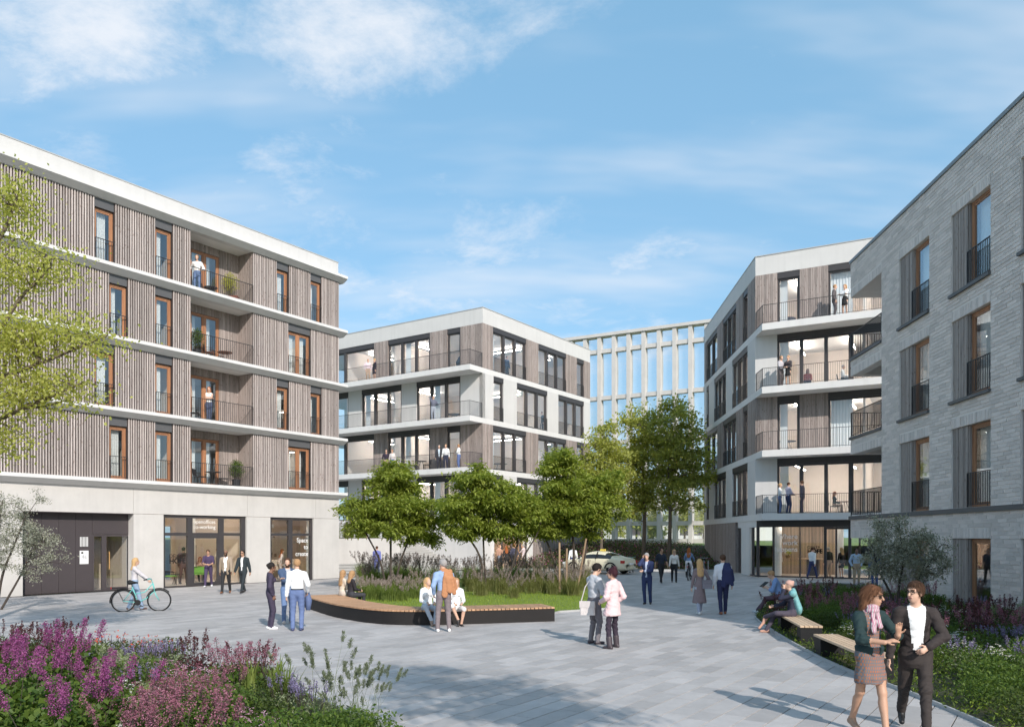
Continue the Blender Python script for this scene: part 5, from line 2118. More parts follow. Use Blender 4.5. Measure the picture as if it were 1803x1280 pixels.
# lawn bed
LAWN = []
rl = random.Random(77)
for k in range(400):
    pass
lawn_pos = []
xs_ = [p[0] for p in bed_mid]; ys_ = [p[1] for p in bed_mid]
rr_ = np.random.default_rng(90)
cand = np.stack([rr_.uniform(min(xs_), max(xs_), 26000), rr_.uniform(min(ys_), 34, 26000), np.full(26000, 0.03)], 1)
keep = np.array([inside(bed_mid, c[0], c[1]) for c in cand])
me = leaf_cloud('lawn', cand[keep], 0.1, 0.06, 0.012, ML['lawn'], droop=-2.5, seed=91)
o = link('lawn_grass', me)
tag(o, 'short bright lawn behind the curved bench', 'grass', kind='stuff')
cl_px = {'fount_dark': [(640, 1040), (662, 1036), (690, 1034), (715, 1034), (740, 1036), (700, 1030), (650, 1030), (800, 1034), (822, 1030), (842, 1032), (775, 1036), (876, 1030), (890, 1034), (912, 1036), (930, 1034)],
         'low_green': [(640, 1058), (660, 1062), (685, 1064), (710, 1064), (735, 1060), (672, 1054), (700, 1054), (725, 1052), (750, 1052), (772, 1048)],
         'fount_pale': [(945, 1042), (965, 1040), (985, 1044), (1005, 1046), (1020, 1048), (990, 1036), (1030, 1042), (975, 1056), (1010, 1058), (935, 1054), (860, 1050), (830, 1050), (885, 1056), (800, 1048), (1000, 1032), (1022, 1036), (955, 1034), (915, 1050), (848, 1058), (905, 1062)]}
for k_, L in cl_px.items():
    for a, b in L + [(a_ + rl.uniform(-14, 14), b_ - rl.uniform(2, 9)) for a_, b_ in L]:
        p = gp(a, b - (5 if a < 780 else 8))
        place(k_, p.x, p.y, rl.uniform(0.72, 1.1) * (1.1 if k_ == 'fount_dark' else 0.92 if k_ == 'fount_pale' else 1.0))
# planter on the steps
for k in range(9):
    p = MA @ Vector((3.9 + 0.62 * k, 4.5 + (k % 2) * 0.7, 0))
    place('fount_pale' if k < 4 else 'low_green', p.x, p.y, 1.1, z=2.34, label='pale grass in the concrete planter on the steps', group='grasses in the step planter')

# front left bed: zones follow the photograph
FB = {'lilac': [(15, 1235), (70, 1262), (125, 1225), (165, 1262), (20, 1315), (115, 1345), (190, 1315)],
      'astilbe': [(330, 1290), (290, 1310), (250, 1330), (370, 1270), (395, 1240), (420, 1225), (350, 1300), (300, 1345), (400, 1210), (440, 1215), (270, 1290), (230, 1345), (380, 1335)],
      'phlox': [(300, 1225), (335, 1215), (275, 1245), (320, 1240), (360, 1230), (215, 1300), (190, 1275), (440, 1300), (470, 1320), (410, 1300), (390, 1360), (340, 1375), (495, 1325), (455, 1345), (250, 1270), (285, 1205)],
      'daisy': [(240, 1270), (220, 1250), (300, 1260), (345, 1255), (165, 1215), (210, 1330)],
      'salvia': [(265, 1190), (240, 1200), (310, 1180), (160, 1210), (255, 1235), (545, 1275), (500, 1255)],
      'sage': [(190, 1205), (205, 1225), (175, 1190), (225, 1215), (150, 1200), (215, 1200)],
      'dark': [(20, 1160), (70, 1165), (120, 1165), (165, 1165), (210, 1165), (255, 1165), (300, 1170), (0, 1190), (45, 1180), (95, 1185), (140, 1180), (440, 1265), (470, 1285), (410, 1270), (480, 1250)],
      'red': [(30, 1165), (75, 1170), (5, 1170), (100, 1178), (120, 1155), (345, 1195), (455, 1210)],
      'box': [(330, 1262), (385, 1295), (245, 1225), (300, 1320), (150, 1285), (60, 1290), (520, 1345), (560, 1340), (600, 1345), (480, 1370), (540, 1375), (640, 1350), (430, 1375), (600, 1380)],
      'iris': [(255, 1265), (480, 1235), (440, 1230), (490, 1225), (370, 1290), (505, 1245)],
      'poppy': [(235, 1165), (205, 1160), (265, 1170), (185, 1170), (290, 1175), (475, 1215), (250, 1180)],
      'cattail': [(610, 1300), (645, 1305), (580, 1300), (635, 1320)],
      'rose': [(668, 1345), (700, 1350), (650, 1372), (720, 1372), (690, 1385)]}
LABF = {'daisy': ('low plant dotted with small white flowers in the front bed', 'white flowered cushions in the front bed'),
        'salvia': ('plant with slim blue-violet flower spikes in the front bed', 'blue salvias in the front bed'),
        'sage': ('plant with woolly pale green spikes in the front bed', 'woolly sage plants in the front bed'),
        'dark': ('low dark green shrub in the front bed', 'dark green shrubs in the front bed'),
        'red': ('dark red leafed shrub in the front bed', 'dark red shrubs in the front bed'),
        'box': ('rounded fresh green shrub in the front bed', 'rounded green shrubs in the front bed'),
        'iris': ('clump of broad sword-like leaves in the front bed', 'sword-leaved clumps in the front bed'),
        'poppy': ('thin plant with small red flowers in the front bed', 'red flowered plants in the front bed')}
for k_, L in FB.items():
    for a, b in L:
        p = gp(a, b)
        lab = LABF.get(k_, (None, None))
        place(k_, p.x, p.y, rl.uniform(0.8, 1.1) * (0.92 if k_ in ('lilac', 'dark') else 1.0), label=lab[0], group=lab[1])
# leafy ground cover under the plants of both flower beds, the bank and the strip in front of the benches
def cover(name, poly, n, h, mats, label, seed, ymax=99, zf=None, leaf=(0.07, 0.03)):
    r = np.random.default_rng(seed)
    xs = [p[0] for p in poly]; ys = [p[1] for p in poly]
    c = np.stack([r.uniform(min(xs), max(xs), n), r.uniform(max(min(ys), 5.0), min(max(ys), ymax), n), np.zeros(n)], 1)
    c = c[np.array([inside(poly, q[0], q[1]) and abs(q[0]) < 0.72 * q[1] + 1.5 for q in c])]
    c[:, 2] = 0.03 + r.uniform(0, 1, len(c)) ** 1.3 * h
    if zf: c[:, 2] += zf(c)
    me = leaf_cloud(name, c, 0.3, leaf[0], leaf[1], mats, r.integers(0, len(mats), len(c)), droop=0.0, seed=seed)
    return tag(link(name, me), label, 'ground cover', kind='stuff')


cover('bed_ground_cover', bed_left, 42000, 0.20, [ML['shrub'], ML['dark'], ML['grass'], ML['dark'], ML['shrub']], 'mixed low leafy growth covering the front flower bed', 101)
strip = [p for p in bed_right if True]
cover('bed_ground_cover', bed_right, 90000, 0.12, [ML['shrub'], ML['dark'], ML['lawn'], ML['dark']], 'grass and low leafy growth covering the right flower bed', 102, 34, leaf=(0.075, 0.024))
# right bed plants: random but zoned by depth and distance from the edging
rz = random.Random(5)
def near_edge(x, y):
    best = 9
    pts = bed_right[:14]
    for a, c in zip(pts[:-1], pts[1:]):
        a2, c2 = Vector((a[0], a[1])), Vector((c[0], c[1]))
        d = c2 - a2
        t = max(0, min(1, (Vector((x, y)) - a2).dot(d) / max(1e-9, d.length_squared)))
        best = min(best, (a2 + d * t - Vector((x, y))).length)
    return best


LABR = {'box': ('rounded fresh green shrub in the right bed', 'green shrubs in the right bed'), 'dark': ('low dark green shrub in the right bed', 'dark shrubs in the right bed'),
        'red': ('dark red shrub in the right bed', 'dark red shrubs in the right bed'), 'salvia': ('blue-violet flower spikes in the right bed', 'blue salvias in the right bed'),
        'sage': ('woolly pale green spikes in the right bed by the brick house', 'sage plants in the right bed'), 'daisy': ('low plant with small white flowers in the right bed', 'white flowers in the right bed'),
        'umbel': (None, None), 'plume_mauve': (None, None), 'iris': ('sword-like green leaves in the right bed', 'sword-leaved clumps in the right bed')}
cnt = 0
tries = 0
used = []
while cnt < 210 and tries < 9000:
    tries += 1
    Y = rz.uniform(8.0, 33.0)
    X = rz.uniform(5.0, 16.0)
    if not inside(bed_right, X, Y) or X > 0.70 * Y + 1.0: continue
    e = near_edge(X, Y)
    if e < (1.05 if 12.5 < Y < 22 else 0.45): continue
    if any((X - a) ** 2 + (Y - b) ** 2 < 0.40 ** 2 for a, b in used): continue
    d_wall = -(MDi @ Vector((X, Y, 0))).y
    if d_wall < 0.3: continue
    if Y > 22:
        k_ = rz.choice(('red', 'dark', 'dark', 'box', 'daisy', 'salvia', 'iris', 'plume_mauve', 'box', 'iris'))
    elif d_wall < 2.2:
        k_ = rz.choice(('sage', 'sage', 'sage', 'box', 'dark', 'umbel'))
    elif d_wall < 4.2:
        k_ = rz.choice(('umbel', 'salvia', 'plume_mauve', 'daisy', 'sage', 'box')) if Y < 17 else rz.choice(('plume_mauve', 'red', 'daisy', 'salvia', 'dark', 'plume_mauve'))
    elif e < 2.0 and Y < 13.5:
        k_ = rz.choice(('box', 'box', 'dark', 'daisy', 'red'))
    else:
        k_ = rz.choice(('plume_mauve', 'salvia', 'box', 'box', 'daisy', 'dark', 'umbel'))
    used.append((X, Y))
    s = rz.uniform(0.8, 1.15) * (1.15 if k_ in ('plume_mauve', 'red') else 1.0)
    place(k_, X, Y, s, label=LABR[k_][0], group=LABR[k_][1])
    cnt += 1
# planting on the bank
def bank_z(c):
    t = np.clip((c[:, 1] - 57.2) / 14.0, 0, 1)
    return 1.66 * t * t * (3 - 2 * t)


bank_poly = [(-0.5, 58.9), (4, 58.0), (9, 57.2), (15.0, 56.4), (15.3, 60), (16.0, 66), (15, 69), (11, 71.6), (8.2, 74)]
cover('bank_planting', bank_poly, 30000, 0.45, [ML['dark'], ML['dark'], ML['shrub'], ML['redleaf'], ML['mauve']], 'dense low shrubs covering the bank below the frame building', 103, 80, bank_z, (0.16, 0.07))

# ------------------------------------------------------------------ curved bench of the lawn bed
Bn = empty('curved_bench', Matrix.Translation(bench_front[4]))
tag(Bn, 'long curved bench with timber slats on a black base around the lawn', 'bench')
off = -bench_front[4]
mb = MB()
H = 0.41
for i in range(len(bf) - 1):
    a, c = bf[i] + off, bf[i + 1] + off
    d, e = bback[i] + off, bback[i + 1] + off
    mb.quad((a.x, a.y, 0.0), (c.x, c.y, 0.0), (c.x, c.y, H - 0.045), (a.x, a.y, H - 0.045))
    mb.quad((e.x, e.y, 0.0), (d.x, d.y, 0.0), (d.x, d.y, H - 0.045), (e.x, e.y, H - 0.045))
    mb.quad((a.x, a.y, H - 0.045), (c.x, c.y, H - 0.045), (e.x, e.y, H - 0.045), (d.x, d.y, H - 0.045))
for i in (0, -1):
    a, d = bf[i] + off, bback[i] + off
    mb.quad((a.x, a.y, 0), (d.x, d.y, 0), (d.x, d.y, H - 0.045), (a.x, a.y, H - 0.045))
mb.build('base', solid('black_steel', (0.018, 0.016, 0.016), 0.6, var=0.1, spec=0.25), Bn)
s_ = 0.0
tot = seg[-1]
pitch = 0.122
ns = int(tot / pitch)
for k in range(ns):
    s0 = k * tot / ns + 0.012
    s1 = (k + 1) * tot / ns - 0.012
    (a, da), (c, dc) = along(bf, seg, s0), along(bf, seg, s1)
    na, nc = Vector((-da.y, da.x, 0)), Vector((-dc.y, dc.x, 0))
    q_ = [a - na * 0.03 + off, c - nc * 0.03 + off, c + nc * (BENCH_W + 0.02) + off, a + na * (BENCH_W + 0.02) + off]
    mb = MB()
    mb.prism([(v_.x, v_.y) for v_ in q_], H - 0.043, H)
    mb.build('slat', M_['bench_wood'], Bn)

# two straight benches along the right bed
def straight_bench(a, b, label):
    a, b = Vector(a), Vector(b)
    d = (b - a).normalized()
    az = math.degrees(math.atan2(d.x, d.y))
    M = frame(a, az)
    L = (b - a).length
    o = empty('bench', M)
    tag(o, label, 'bench', 'slatted benches along the right bed')
    for x in (0.0, L - 0.42):
        mb = MB(); mb.box(x, x + 0.42 if x == 0 else L, 0.0, 0.46, 0.03, 0.385); mb.build('end_block', M_['black'], o)
    for k in range(5):
        mb = MB(); mb.box(-0.02, L + 0.02, -0.01 + k * 0.098, 0.075 + k * 0.098, 0.387, 0.43); mb.build('slat', M_['bench_wood2'], o)
    return M


straight_bench((6.86, 20.7, 0), (6.42, 17.85, 0), 'far slatted bench on which the woman with the teal shawl sits')
straight_bench((6.14, 16.3, 0), (5.90, 13.4, 0), 'empty slatted bench behind the walking woman')

# ------------------------------------------------------------------ people: one implicit surface per figure, meshed with surface nets
def surface_nets(D, org, h):
    S = D < 0
    nx, ny, nz = D.shape
    c = np.zeros((nx - 1, ny - 1, nz - 1), dtype=np.int8)
    for dx in (0, 1):
        for dy in (0, 1):
            for dz in (0, 1):
                c += S[dx:nx - 1 + dx, dy:ny - 1 + dy, dz:nz - 1 + dz]
    act = (c > 0) & (c < 8)
    I, J, K = np.nonzero(act)
    n = len(I)
    acc = np.zeros((n, 3)); cnt = np.zeros(n)
    for ax in range(3):
        o1, o2 = [a for a in range(3) if a != ax]
        for u in (0, 1):
            for w in (0, 1):
                a = [I.copy(), J.copy(), K.copy()]
                a[o1] = a[o1] + u; a[o2] = a[o2] + w
                b = [q.copy() for q in a]; b[ax] = b[ax] + 1
                da, db = D[tuple(a)], D[tuple(b)]
                m = (da < 0) != (db < 0)
                t = np.where(m, da / np.where(da - db == 0, 1, da - db), 0)
                pt = np.stack(a, 1).astype(float)
                pt[:, ax] += t
                acc[m] += pt[m]; cnt[m] += 1
    V = acc / cnt[:, None]
    idx = -np.ones(act.shape, dtype=np.int64)
    idx[I, J, K] = np.arange(n)
    F = []
    for ax in range(3):
        o1, o2 = [(1, 2), (2, 0), (0, 1)][ax]
        sl0 = [slice(1, -1)] * 3; sl1 = [slice(1, -1)] * 3
        sl0[ax] = slice(0, -1); sl1[ax] = slice(1, None)
        s0 = S[tuple(sl0)]; s1 = S[tuple(sl1)]
        for flip, m in ((False, s0 & ~s1), (True, ~s0 & s1)):
            g = list(np.nonzero(m))
            for a in range(3):
                if a != ax:
                    g[a] = g[a] + 1
            q = []
            for u, w in ((0, 0), (1, 0), (1, 1), (0, 1)):
                cc = [g[0].copy(), g[1].copy(), g[2].copy()]
                cc[o1] = cc[o1] - 1 + u; cc[o2] = cc[o2] - 1 + w
                q.append(idx[tuple(cc)])
            q = np.stack(q, 1)
            if flip:
                q = q[:, ::-1]
            F.append(q)
    F = np.concatenate(F)
    F = F[(F >= 0).all(1)]
    return V * h + org, F


class Field:
    def __init__(self, lo, hi, h):
        self.h = h
        self.org = np.array(lo) - 2 * h
        n = np.ceil((np.array(hi) + 2 * h - self.org) / h).astype(int) + 1
        self.D = np.full(n, 0.15, dtype=np.float32)
        self.B = np.full(n, 9.0, dtype=np.float32)
        self.L = np.zeros(n, dtype=np.int8)
        self.n = n

    def _box(self, lo, hi):
        a = np.maximum(np.floor((lo - self.org) / self.h).astype(int), 0)
        b = np.minimum(np.ceil((hi - self.org) / self.h).astype(int) + 1, self.n)
        if (b <= a).any():
            return None, None
        ax = [self.org[i] + self.h * np.arange(a[i], b[i]) for i in range(3)]
        return tuple(slice(a[i], b[i]) for i in range(3)), np.stack(np.meshgrid(*ax, indexing='ij'), -1)

    def add(self, d, sl, lab, k):
        D = self.D[sl]
        d = d.astype(np.float32)
        if k > 0:
            hh = np.clip(0.5 + 0.5 * (D - d) / k, 0, 1)
            self.D[sl] = D * (1 - hh) + d * hh - k * hh * (1 - hh)
        else:
            self.D[sl] = np.minimum(D, d)
        B = self.B[sl]
        m = d < B
        self.L[sl][m] = lab
        B[m] = d[m]

    def cone(self, a, b, ra, rb, lab, flat=None, k=0.025, bias=0.0, cut=None):
        a, b = np.array(a, float), np.array(b, float)
        r = max(ra, rb) + 0.06
        sl, P = self._box(np.minimum(a, b) - r, np.maximum(a, b) + r)
        if sl is None:
            return
        d = b - a
        t = np.clip(((P - a) @ d) / max(d @ d, 1e-9), 0, 1)
        e = P - (a + t[..., None] * d)
        l2 = (e * e).sum(-1)
        if flat is not None:
            f, s = flat
            ef = e @ np.array(f, float)
            l2 = l2 + (s * s - 1) * ef * ef
        dist = np.sqrt(np.maximum(l2, 0)) - (ra + (rb - ra) * t)
        if cut is not None:
            dist = np.maximum(dist, cut(P))
        self.add(dist + bias, sl, lab, k)

    def ell(self, c, rad, R3, lab, k=0.02, cut=None):
        c = np.array(c, float); rad = np.array(rad, float)
        sl, P = self._box(c - rad.max() - 0.05, c + rad.max() + 0.05)
        if sl is None:
            return
        q = (P - c) @ R3
        l = np.sqrt(((q / rad) ** 2).sum(-1))
        l2 = np.sqrt(((q / rad ** 2) ** 2).sum(-1))
        d = l * (l - 1) / np.maximum(l2, 1e-6)
        if cut is not None:
            d = np.maximum(d, cut(q))
        self.add(d, sl, lab, k)


def ik(a, t, l1, l2, hint):
    a, t, hint = Vector(a), Vector(t), Vector(hint)
    d = t - a
    L = min(max(d.length, abs(l1 - l2) + 0.01), (l1 + l2) * 0.999)
    d = d.normalized()
    x = (l1 * l1 - l2 * l2 + L * L) / (2 * L)
    y = math.sqrt(max(0, l1 * l1 - x * x))
    hp = hint - d * hint.dot(d)
    hp = hp.normalized() if hp.length > 1e-6 else d.orthogonal().normalized()
    return a + d * x + hp * y, a + d * L


CLOTH = {}


def cloth(col, rough=0.85, pat=None):
    key = (tuple(col), pat)
    if key not in CLOTH:
        CLOTH[key] = solid('fabric', col, rough, var=0.10, vscale=9, bump=0.25, bscale=26) if pat is None else pat(col)
    return CLOTH[key]


SKIN = {n: solid('skin_' + n, c, 0.55, var=0.05, vscale=8) for n, c in (('light', (0.60, 0.37, 0.27)), ('tan', (0.47, 0.27, 0.18)), ('brown', (0.24, 0.125, 0.08)))}
HAIR = {n: solid('hair_' + n, c, 0.75, var=0.25, vscale=30, stretch=(3, 3, 0.5), bump=0.3, bscale=40, spec=0.2) for n, c in
        (('blond', (0.52, 0.33, 0.16)), ('brown', (0.085, 0.045, 0.028)), ('red', (0.33, 0.10, 0.03)), ('black', (0.022, 0.018, 0.017)), ('grey', (0.33, 0.31, 0.30)), ('fair', (0.40, 0.235, 0.12)), ('chestnut', (0.15, 0.07, 0.038)))}
M_['lip'] = solid('lips', (0.42, 0.16, 0.14), 0.5)
M_['eye'] = solid('eye_dark', (0.05, 0.035, 0.03), 0.4)
SKL, TOP, BOT, SHO, HAI, INN, EXT, LIP, EYE, BEL, LAP = range(11)
PEOPLE = 0


def person(pos, az, label, top=(0.5, 0.5, 0.5), bottom=(0.05, 0.05, 0.06), shoe=(0.03, 0.025, 0.025), hair='brown', hstyle='short', skin='light', H=1.78, fem=False,
           sleeve='long', inner=None, jacket=False, open_w=0.05, dress=None, hem=0.55, leg='long', lean=0.0, tilt=0.0, twist=0.0, hy=0.0, hp=0.0, pelvis=None,
           feet=None, hands=None, elbows=None, knees=None, curl=0.5, vox=None, group=None, extra=None, toe=(0, 0), boots=False, flare=0.0, pat=None, glasses=None,
           handdir=None, palm=None, beard=None, scarf=None, thick=1.0, ex_col=None, part_names=None, bun=None, fingers=None, patb=None, pate=None):
    """pos: ground point under the pelvis; az: heading (0 away from the viewer, 90 to the right, 180 towards the viewer).
    feet / hands: local targets (right first) for a 1.75 m figure: x right, y forward, z up"""
    global PEOPLE
    PEOPLE += 1
    s = H / 1.75
    pos = Vector(pos)
    dist = max(pos.y, 6.0)
    vox = vox or min(max(dist / 802 * 0.60, 0.0075), 0.030)
    Z = Vector((0, 0, 1))
    pelv = Vector(pelvis if pelvis else (0, 0, 0.95))
    Rt = Matrix.Rotation(R(-lean), 3, 'X') @ Matrix.Rotation(R(tilt), 3, 'Y')
    Rs = Rt @ Matrix.Rotation(R(-twist), 3, 'Z')
    sw = 0.155 if fem else 0.18
    nb = pelv + Rt @ Vector((0, 0, 0.525))
    chest = pelv + Rt @ Vector((0, 0.0, 0.36))
    waist = pelv + Rt @ Vector((0, 0, 0.15))
    sh = [nb + Rs @ Vector((sx * sw, 0, -0.085)) for sx in (1, -1)]
    hips = [pelv + Vector((sx * 0.088, 0, -0.04)) for sx in (1, -1)]
    feet = feet or [(0.10, 0.02, 0.08), (-0.10, -0.02, 0.08)]
    knees = knees or [(0.15, 1, 0), (-0.15, 1, 0)]
    kn, an = [], []
    for i in range(2):
        k_, a_ = ik(hips[i], feet[i], 0.42, 0.42, knees[i])
        kn.append(k_); an.append(a_)
    hands = hands or [(0.27, 0.05, 0.82), (-0.27, 0.05, 0.82)]
    elbows = elbows or [(0.5, -1, -0.2), (-0.5, -1, -0.2)]
    eb, wr = [], []
    for i in range(2):
        e_, w_ = ik(sh[i], hands[i], 0.285, 0.255, elbows[i])
        eb.append(e_); wr.append(w_)
    Rh = Matrix.Rotation(R(-hy), 3, 'Z') @ Matrix.Rotation(R(-hp), 3, 'X')
    neck_top = nb + (Rt @ Vector((0, 0.02, 0.06)))
    hc = neck_top + Rh @ Vector((0, 0.022, 0.105))
    allp = [pelv, nb, hc] + kn + an + eb + wr
    lo = np.array([min(p[i] for p in allp) for i in range(3)]) - 0.26
    hi = np.array([max(p[i] for p in allp) for i in range(3)]) + 0.26
    lo[2] = max(lo[2], -0.03)
    F_ = Field(lo, hi, vox)
    fwd = Rs @ Vector((0, 1, 0)); fwdp = Rt @ Vector((0, 1, 0))
    tl = TOP
    g = 0.012 * thick + (0.007 if jacket else 0.0)
    wr_ = (0.098 if fem else 0.125) + g
    cr_ = (0.122 if fem else 0.148) + g
    hr_ = (0.128 if fem else 0.122)
    # torso
    F_.cone(waist, chest, wr_ * 1.02, cr_, tl, (fwd, 1.42), k=0.04)
    F_.cone(chest, nb + Rt @ Vector((0, -0.01, -0.09)), cr_, 0.115 + g * 0.5, tl, (fwd, 1.38), k=0.04)
    F_.cone(sh[0].lerp(sh[1], 0.10), sh[1].lerp(sh[0], 0.10), 0.050 + g, 0.050 + g, tl, None, k=0.04)
    for q in (0, 1):
        F_.cone(nb + Rt @ Vector((0, -0.02, -0.005)), sh[q].lerp(nb, 0.25) + Vector((0, -0.01, 0.01)), 0.044 + g * 0.5, 0.034 + g * 0.5, tl, None, k=0.04)
    if fem and not jacket:
        for sx in (1, -1):
            c_ = chest + Rs @ Vector((sx * 0.065, 0.085, 0.0))
            F_.cone(c_, c_ + Vector((0, 0.005, -0.01)), 0.058, 0.058, tl, None, k=0.04)
    F_.cone(pelv + Rt @ Vector((-0.045, 0, -0.01)), pelv + Rt @ Vector((0.045, 0, -0.01)), hr_, hr_, (TOP if dress is True else BOT), (fwdp, 1.22), k=0.04)
    F_.cone(pelv, waist, hr_ * 0.98, wr_, tl if (jacket or dress is True) else BOT, (fwdp, 1.30), k=0.04)
    if jacket:
        hemz = -0.17 if jacket is True else jacket
        F_.cone(waist, pelv + Rt @ Vector((0, 0, hemz + 0.10)), wr_ + 0.005, hr_ + 0.04, tl, (fwdp, 1.28), k=0.02, cut=lambda P: -(P - np.array(pelv + Rt @ Vector((0, 0, hemz)))) @ np.array(Rt @ Z))
    elif not dress:
        F_.cone(waist, pelv + Rt @ Vector((0, 0, 0.05)), wr_, hr_ + 0.010, tl, (fwdp, 1.30), k=0.03, bias=-0.004)
    # neck and head
    F_.cone(nb + Rt @ Vector((0, -0.005, -0.06)), neck_top + Rh @ Vector((0, 0.01, 0.03)), 0.054 if not fem else 0.046, 0.052 if not fem else 0.044, SKL, None, k=0.02)
    R3 = np.array(Rh)

    def hd(v):
        return hc + Rh @ Vector(v)
    F_.ell(hd((0, -0.012, 0.022)), (0.075, 0.094, 0.093), R3, SKL, 0.015)
    F_.ell(hd((0, 0.026, -0.035)), (0.060, 0.066, 0.082), R3, SKL, 0.02)
    F_.cone(hd((0, 0.058, -0.088)), hd((0, 0.05, -0.09)), 0.026, 0.03, SKL, None, k=0.02)
    F_.cone(hd((0, 0.090, 0.010)), hd((0, 0.112, -0.030)), 0.009, 0.014, SKL, None, k=0.012)
    if vox < 0.02:
        for sx in (1, -1):
            F_.ell(hd((sx * 0.076, -0.005, -0.012)), (0.012, 0.020, 0.032), R3, SKL, 0.006)
            F_.cone(hd((sx * 0.012, 0.088, 0.030)), hd((sx * 0.045, 0.074, 0.030)), 0.010, 0.010, SKL, None, k=0.012)
        F_.cone(hd((-0.018, 0.086, -0.060)), hd((0.018, 0.086, -0.060)), 0.010, 0.010, SKL, None, k=0.008)
    # hair
    hph = PEOPLE * 2.1
    hair_cut = lambda q: (0.93 * q[..., 1] - (q[..., 2] + 0.030) + 0.055 * np.clip(np.abs(q[..., 0]) - 0.045, 0, 0.02) / 0.02 * (q[..., 1] > 0.02) * -1 + 0.008 * np.sin(70 * q[..., 0] + hph) + 0.006 * np.sin(110 * q[..., 1] + hph)) * 0.7
    if hstyle != 'bald':
        big = 0.008 if hstyle == 'short' else 0.010
        if hstyle == 'hat':
            F_.ell(hd((0, -0.018, 0.040)), (0.090, 0.108, 0.098), R3, HAI, 0.005, cut=lambda q: (0.5 * q[..., 1] - (q[..., 2] + 0.022)))
            F_.ell(hd((0, -0.10, 0.085)), (0.038, 0.038, 0.038), R3, HAI, 0.01)
        else:
            F_.ell(hd((0, -0.020, 0.030)), (0.078 + big, 0.094 + big, 0.093 + big), R3, HAI, 0.004, cut=hair_cut)
            if hstyle == 'short':
                F_.ell(hd((0.012 * math.sin(hph), 0.018, 0.090)), (0.058, 0.058, 0.032), R3, HAI, 0.012)
        if hstyle in ('long', 'longer'):
            ext = 0.16 if hstyle == 'long' else 0.30
            for sx, w in ((0, 0.074), (0.055, 0.044), (-0.055, 0.044)):
                F_.cone(hd((sx, -0.065, 0.02)), hd((sx * 1.1, -0.075, -0.10)), w, w * 0.9, HAI, None, k=0.02)
                F_.cone(hd((sx * 1.1, -0.075, -0.10)), nb + Rs @ Vector((sx * 1.3, -0.105, 0.06 - ext)), w * 0.9, w * 0.55, HAI, (fwd, 1.5), k=0.02)
            for sx in (1, -1):
                F_.cone(hd((sx * 0.070, -0.02, 0.03)), nb + Rs @ Vector((sx * 0.080, -0.035, 0.02 - ext * 0.5)), 0.020, 0.017, HAI, None, k=0.015)
        if hstyle == 'pony':
            F_.cone(hd((0, -0.11, 0.03)), hd((0, -0.14, -0.14)), 0.032, 0.020, HAI, None, k=0.02)
        if hstyle == 'bun':
            F_.ell(hd(bun or (0, -0.075, 0.118)), (0.045, 0.045, 0.042), R3, HAI, 0.01)
    # arms and hands
    for i in range(2):
        sx = 1 if i == 0 else -1
        sl_ = sleeve
        ul = TOP if sl_ != 'none' else SKL
        fl = TOP if sl_ == 'long' else SKL
        gu = g if ul == TOP else 0.0
        gf = g if fl == TOP else 0.0
        ar = 0.043 if fem else 0.050
        F_.cone(sh[i], eb[i], ar + 0.008 + gu, ar - 0.006 + gu, ul, None, k=0.03)
        d = (wr[i] - eb[i]).normalized()
        if sl_ == 'half':
            m = eb[i].lerp(wr[i], 0.25)
            F_.cone(eb[i], m, ar - 0.004 + g, ar - 0.006 + g, TOP, None, k=0.02)
        F_.cone(eb[i], wr[i] - d * (0.015 if fl == TOP else 0.0), ar - 0.006 + gf, ar * 0.66 + gf * 0.8, fl, None, k=0.02)
        # hand
        hdv = Vector(handdir[i]).normalized() if handdir and handdir[i] else (d * 0.9 + Vector((0, 0.15, -0.25))).normalized()
        pn = Vector(palm[i]) if palm and palm[i] else Vector((-sx, 0.15, 0))
        pn = (pn - hdv * pn.dot(hdv)).normalized()
        side = hdv.cross(pn)                  # across the knuckles
        if side.dot(fwd) < 0:
            side = -side                      # thumb side points forward
        kc = wr[i] + hdv * 0.085
        F_.cone(wr[i], kc, 0.027, 0.034, SKL, (pn, 1.7), k=0.012)
        fr = max(0.0088, vox * 0.62)
        cu = curl if not hasattr(curl, '__len__') else curl[i]
        for q, (o_, ln) in enumerate(((0.030, 0.072), (0.010, 0.080), (-0.010, 0.075), (-0.029, 0.060))):
            b0 = kc + side * o_
            sp = side * (o_ * (0.55 if cu < 0.25 else 0.15))
            d1 = (hdv + sp * 8 * 0.25 + pn * cu).normalized()
            j1 = b0 + d1 * ln * 0.52
            d2 = (hdv + sp * 2 + pn * cu * 2.6).normalized()
            j2 = j1 + d2 * ln * 0.48
            F_.cone(b0, j1, fr, fr * 0.95, SKL, None, k=0.004)
            F_.cone(j1, j2, fr * 0.95, fr * 0.8, SKL, None, k=0.004)
        t0 = wr[i] + hdv * 0.028 + side * 0.022
        t1 = t0 + (hdv * 0.55 + side * 0.75 + pn * 0.25).normalized() * 0.040
        t2 = t1 + (hdv * 0.9 + side * (0.25 if cu > 0.2 else 0.5) + pn * 0.3).normalized() * 0.034
        F_.cone(t0, t1, fr * 1.25, fr * 1.1, SKL, None, k=0.006)
        F_.cone(t1, t2, fr * 1.1, fr * 0.9, SKL, None, k=0.004)
    # legs and feet
    for i in range(2):
        sx = 1 if i == 0 else -1
        bl = BOT if leg == 'long' else SKL
        ul = BOT if leg in ('long', 'short') else SKL
        gt = 0.012 if ul == BOT else 0.0
        gc = 0.012 if bl == BOT else 0.0
        th = (0.080 if fem else 0.084) * (0.85 if dress else 1.0)
        gt = 0.0 if dress else gt
        F_.cone(hips[i], kn[i], th + gt, 0.053 + gt, ul, None, k=0.03)
        F_.cone(kn[i], an[i], 0.050 + gc, (0.036 if bl != BOT else 0.043 + (0 if dress else flare)) + gc * 0.5, bl, None, k=0.02)
